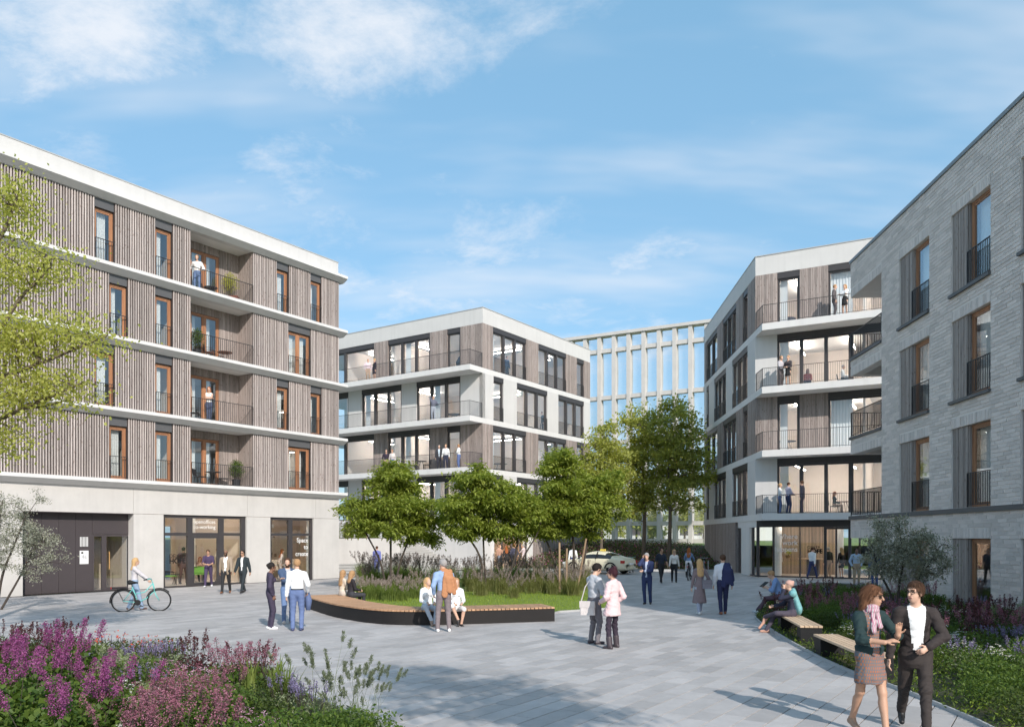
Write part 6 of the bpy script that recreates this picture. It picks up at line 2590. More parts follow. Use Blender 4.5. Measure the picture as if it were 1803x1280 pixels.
        if bl != BOT:
            m = kn[i].lerp(an[i], 0.28) + Vector((0, -0.018, 0))
            F_.cone(m, kn[i].lerp(an[i], 0.45) + Vector((0, -0.012, 0)), 0.045, 0.038, SKL, None, k=0.03)
        ta = R(toe[i] + sx * 8)
        td = Vector((math.sin(ta), math.cos(ta), 0))
        a_ = an[i]
        heel = Vector((a_.x, a_.y, a_.z - 0.045)) - td * 0.045
        toep = Vector((a_.x, a_.y, a_.z - 0.052)) + td * 0.145
        if feet[i][2] > 0.1:
            toep.z -= (feet[i][2] - 0.08) * 0.75
        F_.cone(heel, toep, 0.037, 0.028, SHO, None, k=0.015)
        F_.cone(a_ - Vector((0, 0, 0.01)), heel.lerp(toep, 0.45), 0.038, 0.032, SHO, None, k=0.02)
        if boots:
            F_.cone(a_, kn[i].lerp(a_, 0.62), 0.056, 0.060, SHO, None, k=0.01, bias=-0.004)
    if dress is not None:
        b_ = pelv.copy(); b_.z = hem
        b_.y += (kn[0].y + kn[1].y) * 0.35
        F_.cone(waist + Vector((0, 0, -0.02)), Vector((b_.x, b_.y, hem + 0.05)), wr_ * 0.98, 0.165 + flare, TOP if dress is True else BOT, (fwdp, 1.25), k=0.03, cut=lambda P: hem - P[..., 2])
    if scarf:
        for q in range(2):
            c_ = nb + Rs @ Vector((0, 0.015, 0.0 + 0.035 * q))
            for aa in range(10):
                a0, a1 = aa * 0.628, (aa + 1) * 0.628
                F_.cone(c_ + Rs @ Vector((math.cos(a0) * 0.062, math.sin(a0) * 0.062 + 0.005, 0)), c_ + Rs @ Vector((math.cos(a1) * 0.062, math.sin(a1) * 0.062 + 0.005, 0)), 0.032, 0.032, EXT, None, k=0.01)
        if vox < 0.009:
            for q, dx in enumerate((-0.035, 0.02)):
                F_.cone(nb + Rs @ Vector((dx, 0.085, -0.02)), chest + Rs @ Vector((dx * 1.4, 0.125, -0.02 - 0.05 * q)), 0.026, 0.030, EXT, (fwd, 1.8), k=0.01)
    if extra:
        extra(F_, dict(pelv=pelv, waist=waist, chest=chest, nb=nb, sh=sh, hc=hc, kn=kn, an=an, eb=eb, wr=wr, Rs=Rs, Rt=Rt, Rh=Rh, hd=hd, fwd=fwd, F=F_))
    # cloth folds
    if vox < 0.02:
        ax = [F_.org[i] + vox * np.arange(F_.n[i]) for i in range(3)]
        gx, gy, gz = np.meshgrid(*ax, indexing='ij', sparse=True)
        ph = (PEOPLE * 1.7) % 6.28
        fold = 0.0045 * np.sin(31 * gz + 12 * gx + 7 * np.sin(9 * gy + ph) + ph) * np.sin(17 * gx - 11 * gy + 3 * np.sin(13 * gz) + ph)
        mk = (F_.L == TOP) | (F_.L == BOT) | (F_.L == EXT)
        if vox < 0.0135:
            amp = np.full(F_.n, 1.0, dtype=np.float32)
            for j_ in eb + kn + [waist]:
                amp += 1.7 * np.exp(-((gx - j_.x) ** 2 + (gy - j_.y) ** 2 + (gz - j_.z) ** 2) / 0.016).astype(np.float32)
            fine = 0.0028 * np.sin(75 * gz + 40 * gx + 5 * np.sin(30 * gy + ph)) * np.sin(23 * gx + 31 * gy - 19 * gz + ph)
            fold = (fold + fine) * amp
        F_.D[mk] += fold[mk].astype(np.float32)
    V, Q = surface_nets(F_.D, F_.org, vox)
    cen = V[Q].mean(1)
    gi = np.clip(np.round((cen - F_.org) / vox).astype(int), 0, F_.n - 1)
    lab = F_.L[gi[:, 0], gi[:, 1], gi[:, 2]].astype(np.int32)
    # open jacket front, neckline, face details
    T = (cen - np.array(pelv)) @ np.array(Rs)
    if jacket or inner is not None:
        zz = T[:, 2]
        wv = np.where(zz > 0.1, open_w * (0.75 + 0.45 * np.clip((zz - 0.12) / 0.36, 0, 1)), open_w * 0.45 + np.clip(0.1 - zz, 0, 0.3) * (0.13 if jacket else 0))
        m = (lab == TOP) & (np.abs(T[:, 0]) < wv) & (T[:, 1] > 0.02) & (zz > (-0.02 if jacket else -0.2))
        lab[m] = INN
        if jacket and vox < 0.0135 and jacket is not True and not fem:
            lw = 0.016 + 0.040 * np.clip((zz - 0.14) / 0.26, 0, 1) * np.clip((0.47 - zz) / 0.05, 0, 1)
            m = (lab == TOP) & (np.abs(T[:, 0]) < wv + lw) & (T[:, 1] > 0.02) & (zz > 0.10) & (zz < 0.47)
            lab[m] = LAP
            m = (lab == INN) & (zz < 0.018)
            lab[m] = BEL
        m = (lab == TOP) & (np.abs(T[:, 0]) < wv) & (T[:, 1] > 0.02) & (zz <= -0.02)
        if jacket:
            lab[m] = BOT
    m = (lab == TOP) & (T[:, 2] > 0.455) & (np.hypot(T[:, 0], T[:, 1] - 0.01) < 0.070)
    lab[m] = SKL if inner is None else INN
    Hh = (cen - np.array(hc)) @ np.array(Rh)
    if vox < 0.0135:
        m = (lab == SKL) & (Hh[:, 1] > 0.07) & (np.abs(Hh[:, 0]) < 0.024) & (np.abs(Hh[:, 2] + 0.060) < 0.009)
        lab[m] = LIP
        m = (lab == SKL) & (Hh[:, 1] > 0.055) & (np.abs(np.abs(Hh[:, 0]) - 0.031) < 0.013) & (np.abs(Hh[:, 2] - 0.006) < 0.007)
        lab[m] = EYE
        m = (lab == SKL) & (Hh[:, 1] > 0.055) & (np.abs(np.abs(Hh[:, 0]) - 0.031) < 0.017) & (np.abs(Hh[:, 2] - 0.030) < 0.005)
        lab[m] = HAI
    if beard:
        m = (lab == SKL) & (Hh[:, 1] > 0.0) & (Hh[:, 2] < -0.035) & (Hh[:, 2] > -0.14) & ~((np.abs(Hh[:, 0]) < 0.026) & (Hh[:, 2] > -0.072))
        lab[m] = HAI
    if not jacket and not dress and thick < 1.4:
        lab[(lab == TOP) & (T[:, 2] < 0.066) & (np.hypot(T[:, 0], T[:, 1]) < 0.185)] = BOT
    if not jacket and not dress:
        m = (np.abs(T[:, 2] - 0.075) < 0.016) & ((lab == BOT) | (lab == TOP)) & (np.hypot(T[:, 0], T[:, 1]) < 0.18)
        if part_names and 'belt' in part_names:
            lab[m] = BEL
    mats = [SKIN[skin], cloth(top, pat=pat), cloth(bottom, pat=patb), solid_cache(shoe), HAIR[hair] if isinstance(hair, str) else cloth(hair), cloth(inner or (0.8, 0.8, 0.8), pat=patb), cloth(ex_col or top, pat=pate), M_['lip'], M_['eye'], M_['black'], cloth(tuple(c * 0.55 for c in top))]
    M = Matrix.Translation(pos) @ Matrix.Rotation(R(-az), 4, 'Z') @ Matrix.Diagonal((s, s, s, 1))
    me = np_mesh('person', V, Q, mats, lab, smooth=True)
    o = link('person', me, None, M)
    tag(o, label, 'person', group)
    # clothing and hair as parts lying just outside the body
    nrm = np.zeros_like(V)
    e1, e2 = V[Q[:, 2]] - V[Q[:, 0]], V[Q[:, 3]] - V[Q[:, 1]]
    fn = np.cross(e1, e2)
    for c_ in range(4):
        np.add.at(nrm, Q[:, c_], fn)
    nrm /= np.linalg.norm(nrm, axis=1, keepdims=True) + 1e-12
    nm = {TOP: 'jacket' if jacket else ('dress' if dress is True else 'shirt'), BOT: 'trousers', SHO: 'shoes', HAI: 'hair', EXT: 'scarf'}
    if part_names:
        nm.update({k: v for k, v in part_names.items() if k != 'belt'})
    for li, pn_ in nm.items():
        m = lab == li
        if m.sum() < 6:
            continue
        q = Q[m]
        u, inv = np.unique(q, return_inverse=True)
        me2 = np_mesh(pn_, V[u] + nrm[u] * 0.0035, inv.reshape(q.shape), mats[li], None, smooth=True)
        link(pn_, me2, o)
    if vox < 0.0135 and hstyle not in ('bald', 'hat'):
        rs = np.random.default_rng(PEOPLE)
        hf = np.nonzero((lab == HAI) & (Hh[:, 2] > -0.5) & ~((Hh[:, 1] > 0.02) & (Hh[:, 2] < 0.085)))[0]
        if len(hf) > 20:
            k_ = 1500 if vox < 0.009 else 450
            pick = rs.choice(hf, k_)
            p0 = cen[pick]
            fnn = fn[pick] / (np.linalg.norm(fn[pick], axis=1, keepdims=True) + 1e-12)
            dn = np.tile(np.array([[0, -0.35, -1.0]]) @ np.array(Rh).T, (k_, 1)) + rs.normal(size=(k_, 3)) * 0.25
            dn -= fnn * (dn * fnn).sum(1, keepdims=True)
            dn /= np.linalg.norm(dn, axis=1, keepdims=True) + 1e-9
            Ls = (rs.uniform(0.03, 0.06, (k_, 1)) if hstyle == 'short' else rs.uniform(0.05, 0.12, (k_, 1)))
            sd_ = np.cross(fnn, dn) * 0.0022
            a_, b_2, c_2 = p0 + fnn * 0.003, p0 + dn * Ls * 0.5 + fnn * 0.010, p0 + dn * Ls + fnn * 0.004
            vv = np.stack([a_ - sd_, a_ + sd_, b_2 + sd_, b_2 - sd_, c_2 + sd_ * 0.3, c_2 - sd_ * 0.3], 1).reshape(-1, 3)
            ff = np.concatenate([np.arange(k_)[:, None] * 6 + np.array([[0, 1, 2, 3]]), np.arange(k_)[:, None] * 6 + np.array([[3, 2, 4, 5]])])
            hs = np_mesh('hair_strands', vv, ff, mats[HAI])
            hs_o = link('hair_strands', hs, o)
            hs_o['kind'] = 'stuff'
    hm = M @ Matrix.Translation(hc) @ Rh.to_4x4()
    if glasses:
        mb = MB()
        for sx in (1, -1):
            pts_ = [(sx * 0.034 + 0.024 * math.cos(a), 0.104 - 0.012 * abs(math.cos(a)), 0.004 + 0.019 * math.sin(a)) for a in np.linspace(0, 2 * math.pi, 13)[:-1]]
            if glasses == 'sun':
                mb.poly(pts_); mb.poly([(p[0], p[1] - 0.004, p[2]) for p in pts_][::-1])
            mb.tube(pts_ + [pts_[0]], 0.0035, 5, cap=False)
            mb.tube([(sx * 0.058, 0.098, 0.008), (sx * 0.080, 0.06, 0.010), (sx * 0.086, -0.02, 0.004)], 0.003, 5)
        mb.tube([(-0.012, 0.106, 0.006), (0.012, 0.106, 0.006)], 0.003, 5)
        link('glasses', mb.mesh('glasses', M_['black']), o, Matrix.Translation(hc) @ Rh.to_4x4())
    return dict(o=o, M=M, wr=[M @ w for w in wr], sh=[M @ q for q in sh], nb=M @ nb, hc=M @ hc, Rs=Rs, pelv=M @ pelv, chest=M @ chest)


_SC = {}


def solid_cache(c):
    if tuple(c) not in _SC:
        _SC[tuple(c)] = solid('leather', c, 0.5)
    return _SC[tuple(c)]

# ------------------------------------------------------------------ the people of the square
WALK = dict(feet=[(0.08, 0.30, 0.08), (-0.08, -0.30, 0.13)], hands=[(0.27, -0.12, 0.84), (-0.27, 0.20, 0.86)])
WALK2 = dict(feet=[(0.08, -0.28, 0.13), (-0.08, 0.28, 0.08)], hands=[(0.27, 0.18, 0.86), (-0.27, -0.10, 0.84)])
SIT = dict(pelvis=(0, 0, 0.54), feet=[(0.10, 0.44, 0.08), (-0.10, 0.40, 0.08)], hands=[(0.12, 0.30, 0.66), (-0.12, 0.28, 0.66)], elbows=[(0.6, -1, -0.6), (-0.6, -1, -0.6)])
FOLD = dict(hands=[(-0.12, 0.20, 1.17), (0.12, 0.20, 1.22)], elbows=[(1, 0.2, -0.4), (-1, 0.2, -0.4)], handdir=[(-1, 0.1, 0.1), (1, 0.1, 0.1)])
HOLD = dict(hands=[(0.12, 0.30, 1.08), (-0.12, 0.30, 1.06)], elbows=[(0.6, -0.8, -0.5), (-0.6, -0.8, -0.5)], handdir=[(-0.5, 0.8, 0.1), (0.5, 0.8, 0.1)])
POCK = dict(hands=[(0.20, 0.06, 0.90), (-0.20, 0.06, 0.90)], elbows=[(1, -0.7, 0), (-1, -0.7, 0)])
NAVY, DENIM, WHITE_, BLACK_ = (0.022, 0.027, 0.065), (0.13, 0.20, 0.36), (0.78, 0.78, 0.78), (0.018, 0.018, 0.02)


def fpos(M, px, dy, z=0.0):
    """point in front of (dy<0) or behind a facade, seen at photo column px"""
    Mo = M @ Matrix.Translation((0, dy, 0))
    p = Mo @ Vector((fx(Mo, px), 0, 0))
    p.z = z
    return p


def drape(side=1, col=EXT, low=-0.30, front=False):
    """a jacket carried over one shoulder"""
    def f(F_, J):
        s0 = J['sh'][0 if side > 0 else 1]
        Rs = J['Rs']
        a = s0 + Rs @ Vector((-0.03 * side, -0.03, 0.075))
        b = s0 + Rs @ Vector((-0.06 * side, -0.15, -0.10))
        c = s0 + Rs @ Vector((-0.04 * side, -0.15, low))
        fl = (J['fwd'], 2.8)
        F_.cone(a + Rs @ Vector((0, 0.06, -0.02)), a, 0.05, 0.055, col, None, k=0.02)
        F_.cone(a, b, 0.06, 0.12, col, fl, k=0.02)
        F_.cone(b, c, 0.10, 0.09, col, fl, k=0.02)
        F_.cone(b + Rs @ Vector((-0.09 * side, 0.01, 0.02)), c + Rs @ Vector((-0.13 * side, 0.03, -0.12)), 0.07, 0.075, col, fl, k=0.02)
        F_.cone(b + Rs @ Vector((0.08 * side, 0.01, 0.0)), c + Rs @ Vector((0.10 * side, 0.03, 0.06)), 0.07, 0.08, col, fl, k=0.02)
        F_.cone(a + Rs @ Vector((-0.08 * side, -0.02, 0.02)), b + Rs @ Vector((-0.08 * side, 0.0, 0.05)), 0.05, 0.07, col, fl, k=0.02)
        F_.cone(b + Rs @ Vector((0.05 * side, 0, 0)), c + Rs @ Vector((0.10 * side, 0.02, -0.08)), 0.06, 0.05, col, None, k=0.02)
    return f


def bag(name, p, w, h, d, col, label, az=0, cat='bag', strap=None, flap=True):
    mb = MB()
    n = 10
    prof = [(0.5 * w * (0.92 + 0.08 * math.sin(math.pi * k / n)), h * k / n) for k in range(n + 1)]
    pts = []
    for z0, z1 in ((0, h),):
        mb.prism([(-w / 2 + 0.02, -d / 2), (w / 2 - 0.02, -d / 2), (w / 2, -d / 2 + 0.02), (w / 2, d / 2 - 0.02), (w / 2 - 0.02, d / 2), (-w / 2 + 0.02, d / 2), (-w / 2, d / 2 - 0.02), (-w / 2, -d / 2 + 0.02)], 0, h)
    M = Matrix.Translation(p) @ Matrix.Rotation(R(-az), 4, 'Z')
    o = mb.build(name, cloth(col), None, M)
    tag(o, label, cat)
    if flap:
        m2 = MB(); m2.box(-w / 2 - 0.004, w / 2 + 0.004, -d / 2 - 0.008, d / 2 + 0.004, h * 0.55, h + 0.01); m2.build('flap', cloth(tuple(c * 0.9 for c in col)), o)
    if strap is not None:
        m3 = MB()
        inv = M.inverted()
        m3.tube([inv @ Vector(q) for q in strap], 0.012, 6)
        m3.build('strap', cloth(tuple(c * 0.8 for c in col)), o)
    return o


def pattern_mat(col):
    """small woven check in rust, grey-blue and brown"""
    m, nt, b = new_mat('checked_fabric')
    L = nt.links.new
    t = nt.nodes.new('ShaderNodeTexCoord')
    br = nt.nodes.new('ShaderNodeTexBrick')
    br.inputs['Scale'].default_value = 12
    br.inputs['Color1'].default_value = (0.36, 0.12, 0.055, 1)
    br.inputs['Color2'].default_value = (0.24, 0.13, 0.085, 1)
    br.inputs['Mortar'].default_value = (0.12, 0.13, 0.15, 1)
    br.inputs['Mortar Size'].default_value = 0.06
    br.inputs['Brick Width'].default_value = 0.28
    br.inputs['Row Height'].default_value = 0.45
    mp_ = nt.nodes.new('ShaderNodeMapping')
    mp_.inputs['Rotation'].default_value = (R(90), 0, 0)
    L(t.outputs['Object'], mp_.inputs[0]); L(mp_.outputs[0], br.inputs['Vector'])
    L(br.outputs[0], b.inputs['Base Color'])
    b.inputs['Roughness'].default_value = 0.9
    return m


# walking couple in the right foreground
def scarf_mat(col):
    m, nt, b = new_mat('scarf_fabric')
    L = nt.links.new
    t = nt.nodes.new('ShaderNodeTexCoord')
    n = nt.nodes.new('ShaderNodeTexWave')
    n.inputs['Scale'].default_value = 14
    n.inputs['Distortion'].default_value = 5
    n.inputs['Detail'].default_value = 3
    L(t.outputs['Object'], n.inputs['Vector'])
    r_ = nt.nodes.new('ShaderNodeValToRGB')
    r_.color_ramp.elements[0].color = (0.50, 0.16, 0.24, 1)
    r_.color_ramp.elements[1].color = (0.62, 0.55, 0.55, 1)
    e = r_.color_ramp.elements.new(0.5); e.color = (0.30, 0.25, 0.30, 1)
    L(n.outputs[0], r_.inputs[0]); L(r_.outputs[0], b.inputs['Base Color'])
    b.inputs['Roughness'].default_value = 0.95
    return m


Yc = 9.75
wpos = Vector(((1531 - CX) / FPX * Yc, Yc, 0))
person(wpos, 168, 'woman in dark green cardigan, checked dress and scarf walking with raised hands', top=(0.010, 0.030, 0.032), jacket=-0.01, inner=(0.3, 0.15, 0.1), patb=pattern_mat, bottom=(0.3, 0.15, 0.1), open_w=0.085,
       dress='bot', hem=0.62, flare=0.02, leg='bare', fem=True, H=1.80, hair='chestnut', hstyle='longer', skin='tan', sleeve='half', hy=-42, hp=4, vox=0.0075, glasses='sun', scarf=True, ex_col=(0.42, 0.30, 0.32), shoe=(0.35, 0.22, 0.15),
       hands=[(0.04, 0.32, 1.13), (-0.17, 0.28, 1.20)], elbows=[(0.9, -0.6, -0.5), (-0.9, -0.5, -0.7)], handdir=[(-0.8, 0.35, 0.25), (0.15, 0.25, 1.0)], palm=[(0.1, -0.4, -0.9), (0.3, 0.9, -0.2)], curl=[0.25, 0.08],
       feet=[(0.02, -0.30, 0.14), (-0.03, 0.26, 0.08)], thick=0.6, part_names={TOP: 'cardigan', BOT: 'dress', EXT: 'scarf'}, pate=scarf_mat)
mpos = Vector(((1612 - CX) / FPX * 9.95, 9.95, 0))
person(mpos, 196, 'man in open dark brown suit and white shirt walking beside the woman with the scarf', top=(0.030, 0.022, 0.021), bottom=(0.034, 0.026, 0.024), inner=WHITE_, jacket=-0.20, open_w=0.082, H=1.83, hair='brown', hy=44, vox=0.0075, glasses='clear', shoe=(0.012, 0.012, 0.013),
       hands=[(0.30, 0.05, 0.83), (-0.10, 0.21, 1.02)], elbows=[(0.5, -1, -0.2), (-1, -0.3, -0.1)], handdir=[None, (0.8, 0.3, -0.5)], palm=[None, (0.2, -0.9, 0)], curl=[0.35, 0.6],
       feet=[(0.09, -0.36, 0.17), (-0.07, 0.26, 0.08)], thick=0.6)

# shirt buttons of the walking man
# group of three on the left
g = gp(476, 1107)
person(g, 70, 'woman with a bun in a dark plum overall, hand in pocket', top=(0.045, 0.035, 0.065), bottom=(0.045, 0.035, 0.065), hair='black', hstyle='bun', skin='brown', fem=True, H=1.72, shoe=WHITE_, hy=-12, bun=(0, -0.105, 0.05), **POCK, group='three talking at the left of the bench')
g = gp(506, 1097)
person(g, 150, 'man in blue bomber jacket and jeans with folded arms', top=(0.055, 0.09, 0.17), bottom=DENIM, jacket=0.02, inner=(0.45, 0.45, 0.48), open_w=0.05, hair='brown', beard=True, shoe=(0.6, 0.5, 0.45), H=1.80, hy=20, **FOLD, group='three talking at the left of the bench')
g = gp(523, 1110)
person(g, -8, 'man in white shirt and mid-blue trousers seen from behind, jacket in hand', top=WHITE_, bottom=(0.12, 0.17, 0.33), hair='fair', shoe=(0.05, 0.06, 0.14), H=1.82, hy=-20, part_names={'belt': 1}, hands=[(0.24, 0.10, 0.95), (-0.26, 0.04, 0.84)], group='three talking at the left of the bench')
mb = MB()
p = gp(541, 1108)
mb.tube([p + Vector((0, 0, 0.98)), p + Vector((0.03, 0.02, 0.75)), p + Vector((0.02, 0.0, 0.50))], [0.05, 0.09, 0.06], 8)
tag(mb.build('carried_jacket', cloth((0.10, 0.14, 0.27)), smooth=True), 'blue jacket hanging from the hand of the man in the white shirt', 'jacket')

# bicycle pusher
bp_ = gp(249, 1076)
person(bp_ + Vector((-0.45, 0.50, 0)), 62, 'woman in pale blouse and jeans pushing the turquoise bicycle', top=(0.55, 0.52, 0.54), bottom=(0.27, 0.36, 0.50), fem=True, hair='blond', hstyle='long', H=1.70, hands=[(0.20, 0.47, 0.98), (-0.10, 0.40, 1.0)], elbows=[(0.5, -1, -0.6), (-0.5, -1, -0.6)], shoe=(0.25, 0.15, 0.12), feet=[(0.08, 0.22, 0.08), (-0.08, -0.18, 0.10)], flare=0.015, thick=1.5)

# three men leaving the co-working shop
g = gp(367, 1034)
person(g, 172, 'man in plum t-shirt and trousers reading his phone outside the shop', top=(0.055, 0.035, 0.085), bottom=(0.06, 0.04, 0.09), sleeve='short', skin='tan', hair='brown', H=1.80, hp=18, shoe=WHITE_, **{**HOLD, 'feet': WALK['feet']}, group='men leaving the shop')
g = gp(398, 1045)
person(g, 176, 'man in beige blazer and black trousers with sunglasses', top=(0.30, 0.235, 0.175), bottom=BLACK_, jacket=True, inner=WHITE_, open_w=0.06, skin='brown', hair='black', hstyle='bald', H=1.84, shoe=(0.22, 0.09, 0.04), glasses='sun', beard=True, **WALK, group='men leaving the shop')
g = gp(428, 1044)
person(g, 190, 'man in dark teal suit and open white collar with sunglasses', top=(0.020, 0.030, 0.036), bottom=(0.020, 0.028, 0.034), jacket=True, inner=WHITE_, open_w=0.05, skin='tan', hair='black', H=1.82, glasses='sun', **WALK2, group='men leaving the shop')

# on the curved bench
def seat(px, py, z=0.41):
    Y = FPX * (CAMZ - z) / (py - HOR)
    return Vector(((px - CX) / FPX * Y, Y, z - 0.43))


person(seat(603, 1048), 45, 'seated woman with long fair hair and cream top on the far bench end', top=(0.62, 0.52, 0.42), bottom=(0.55, 0.48, 0.42), fem=True, hair='fair', hstyle='longer', H=1.68, **SIT, group='two women on the far bench end')
person(seat(618, 1050), 50, 'seated woman in black with fair hair looking at her phone', top=(0.020, 0.017, 0.022), bottom=(0.04, 0.04, 0.05), fem=True, hair='fair', hstyle='long', H=1.68, hp=10, **SIT, group='two women on the far bench end')
SIT2 = {**SIT, 'feet': [(0.02, 0.42, 0.20), (-0.08, 0.36, 0.08)]}
person(seat(753, 1073), 158, 'blonde woman in white blouse sitting on the bench front', top=WHITE_, bottom=(0.42, 0.48, 0.56), fem=True, hair='blond', hstyle='longer', H=1.70, hp=-12, hy=-25, shoe=(0.3, 0.2, 0.15), leg='long', **SIT2)
person(seat(803, 1073), 165, 'woman in white sitting on the bench half hidden by the standing man', top=WHITE_, bottom=(0.75, 0.72, 0.70), fem=True, hair='fair', hstyle='long', H=1.68, leg='short', **SIT2)
g = gp(781, 1112)
person(g, -14, 'man in light blue shirt with a tan jacket over his shoulder, from behind', top=(0.27, 0.38, 0.58), bottom=(0.20, 0.165, 0.175), hair='grey', H=1.82, hy=-35, shoe=WHITE_, scarf=True, ex_col=(0.44, 0.20, 0.095), extra=drape(1, EXT, -0.36), hands=[(0.20, 0.22, 1.0), (-0.22, 0.12, 0.92)], part_names={EXT: 'draped_jacket'}, feet=[(0.14, 0.0, 0.08), (-0.14, 0.05, 0.08)])
# pair in front of the lawn
g = gp(1046, 1133)
person(g, 62, 'man in grey shirt and vest with a shoulder bag looking at a phone', top=(0.46, 0.47, 0.50), bottom=(0.17, 0.155, 0.17), hair='black', sleeve='half', H=1.80, hp=22, skin='light', shoe=(0.06, 0.045, 0.055), **HOLD, group='couple talking in front of the lawn')
q_ = g + Vector((-0.16, -0.14, 0.66))
bag('shoulder_bag', q_, 0.34, 0.30, 0.09, (0.66, 0.60, 0.58), 'pale shoulder bag of the man in the grey shirt', 20, strap=[q_ + Vector((-0.14, 0.02, 0.30)), q_ + Vector((-0.05, 0.05, 0.62)), q_ + Vector((0.13, 0.16, 0.87)), q_ + Vector((0.16, 0.05, 0.30))])
g = gp(1080, 1141)
person(g, -42, 'woman with a dark bun in a pale pink poncho, leggings and boots', top=(0.72, 0.52, 0.53), bottom=(0.030, 0.020, 0.035), fem=True, dress=True, hem=0.72, flare=0.05, hair=(0.05, 0.012, 0.02), hstyle='bun', H=1.72, boots=True, shoe=(0.055, 0.042, 0.050), hy=-30, thick=1.9, leg='long', feet=[(0.16, 0.05, 0.08), (-0.16, -0.03, 0.08)], part_names={TOP: 'poncho', BOT: 'leggings'}, hands=[(0.18, 0.12, 0.98), (-0.16, 0.22, 1.02)], bun=(0, -0.06, 0.125), group='couple talking in front of the lawn')
# people farther across the square
g = gp(1139, 1063)
person(g, 200, 'man in navy suit standing alone on the phone', top=(0.022, 0.034, 0.10), bottom=(0.022, 0.034, 0.10), jacket=True, inner=(0.42, 0.48, 0.62), open_w=0.035, hair='grey', H=1.82, hp=14, hands=[(0.10, 0.16, 1.56), (0.06, 0.22, 1.13)], elbows=[(0.5, 0.5, -1), (-1, 0.1, -0.3)], handdir=[(0, 0.1, 1), (1, 0.1, 0)], feet=[(0.06, 0.05, 0.08), (-0.12, -0.02, 0.08)])
g = gp(1164, 1027)
person(g, 172, 'man in dark polo shirt walking beside the blonde woman', top=(0.016, 0.022, 0.040), bottom=BLACK_, sleeve='short', hair='black', skin='tan', H=1.82, **WALK, hy=-20)
g = gp(1187, 1026)
person(g, 186, 'blonde woman in white top, black trousers and sunglasses walking', top=(0.74, 0.70, 0.66), bottom=BLACK_, fem=True, hair='blond', hstyle='longer', H=1.74, glasses='sun', **WALK2)
g = gp(1232, 1081)
person(g, -4, 'woman in long mauve dress carrying a grey bag, from behind', top=(0.20, 0.155, 0.165), bottom=(0.33, 0.36, 0.46), fem=True, dress=True, hem=0.36, flare=0.06, hair='blond', hstyle='longer', H=1.70, shoe=WHITE_, leg='long', hands=[(0.22, 0.12, 1.0), (-0.25, 0.04, 0.84)], feet=[(0.07, 0.18, 0.08), (-0.07, -0.16, 0.09)])
q_ = g + Vector((0.20, -0.14, 0.80))
bag('shopper_bag', q_, 0.28, 0.26, 0.12, (0.22, 0.21, 0.25), 'grey shopper bag on the arm of the woman in mauve', -8, strap=[q_ + Vector((-0.14, 0, 0.26)), q_ + Vector((-0.05, 0, 0.52)), q_ + Vector((0.12, 0, 0.26))])
g = gp(1273, 1081)
person(g, 6, 'man in navy trousers with a navy jacket over his right shoulder, from behind', top=(0.70, 0.71, 0.76), bottom=(0.020, 0.024, 0.075), hair='brown', H=1.84, shoe=(0.26, 0.09, 0.04), extra=drape(1, EXT, -0.42), ex_col=(0.022, 0.028, 0.090), part_names={EXT: 'draped_jacket'}, feet=[(0.08, 0.12, 0.08), (-0.08, -0.16, 0.09)])
# seated along the right bed
b_ = Vector((7.0, 20.0, 0))
person(b_ + Vector((-0.02, 0, 0)), -78, 'seated woman with pink bobble hat and teal shawl', top=(0.020, 0.022, 0.045), bottom=(0.062, 0.052, 0.075), fem=True, hair=(0.55, 0.33, 0.27), hstyle='hat', H=1.70, shoe=(0.60, 0.33, 0.24), hy=10, lean=4,
       pelvis=(0, 0, 0.54), feet=[(0.06, 0.62, 0.08), (0.10, 0.66, 0.40)], hands=[(0.14, 0.42, 0.68), (-0.06, 0.20, 1.12)], elbows=[(0.6, -1, -0.6), (-0.3, 0.3, -1)], handdir=[(0, 1, -0.2), (0, 0, 1)],
       extra=lambda F_, J: (F_.cone(J['sh'][0] + Vector((0.02, -0.04, 0.05)), J['sh'][1] + Vector((-0.02, -0.04, 0.05)), 0.085, 0.085, EXT, None, k=0.03), F_.cone(J['nb'] + Vector((0, -0.07, -0.05)), J['pelv'] + Vector((0, -0.16, 0.10)), 0.15, 0.17, EXT, (J['fwd'], 2.0), k=0.03)),
       ex_col=(0.19, 0.42, 0.44), part_names={EXT: 'shawl', HAI: 'hat'})
b3 = Vector((8.42, 25.2, 0))
straight_bench((8.62, 26.4, 0), (8.0, 24.2, 0), 'slatted bench in the flowers under the man in the blue shirt')
person(b3, -70, 'seated man in blue shirt with a tablet, half hidden by the flowers', top=(0.20, 0.31, 0.56), bottom=(0.10, 0.06, 0.08), hair='fair', H=1.80, hp=25, lean=18, sleeve='half', pelvis=(0, 0, 0.54), feet=[(0.12, 0.66, 0.08), (-0.10, 0.60, 0.08)], hands=[(0.12, 0.42, 0.80), (-0.12, 0.42, 0.80)], elbows=[(0.6, -1, -0.4), (-0.6, -1, -0.4)], shoe=(0.55, 0.58, 0.62))
mb = MB(); mb.box(-0.13, 0.13, -0.09, 0.09, 0, 0.012)
tag(mb.build('tablet', M_['black'], None, Matrix.Translation(b3 + Vector((-0.45, 0.16, 0.90))) @ Matrix.Rotation(R(20), 4, 'Z') @ Matrix.Rotation(R(-35), 4, 'Y')), 'tablet held by the man in the blue shirt', 'tablet')
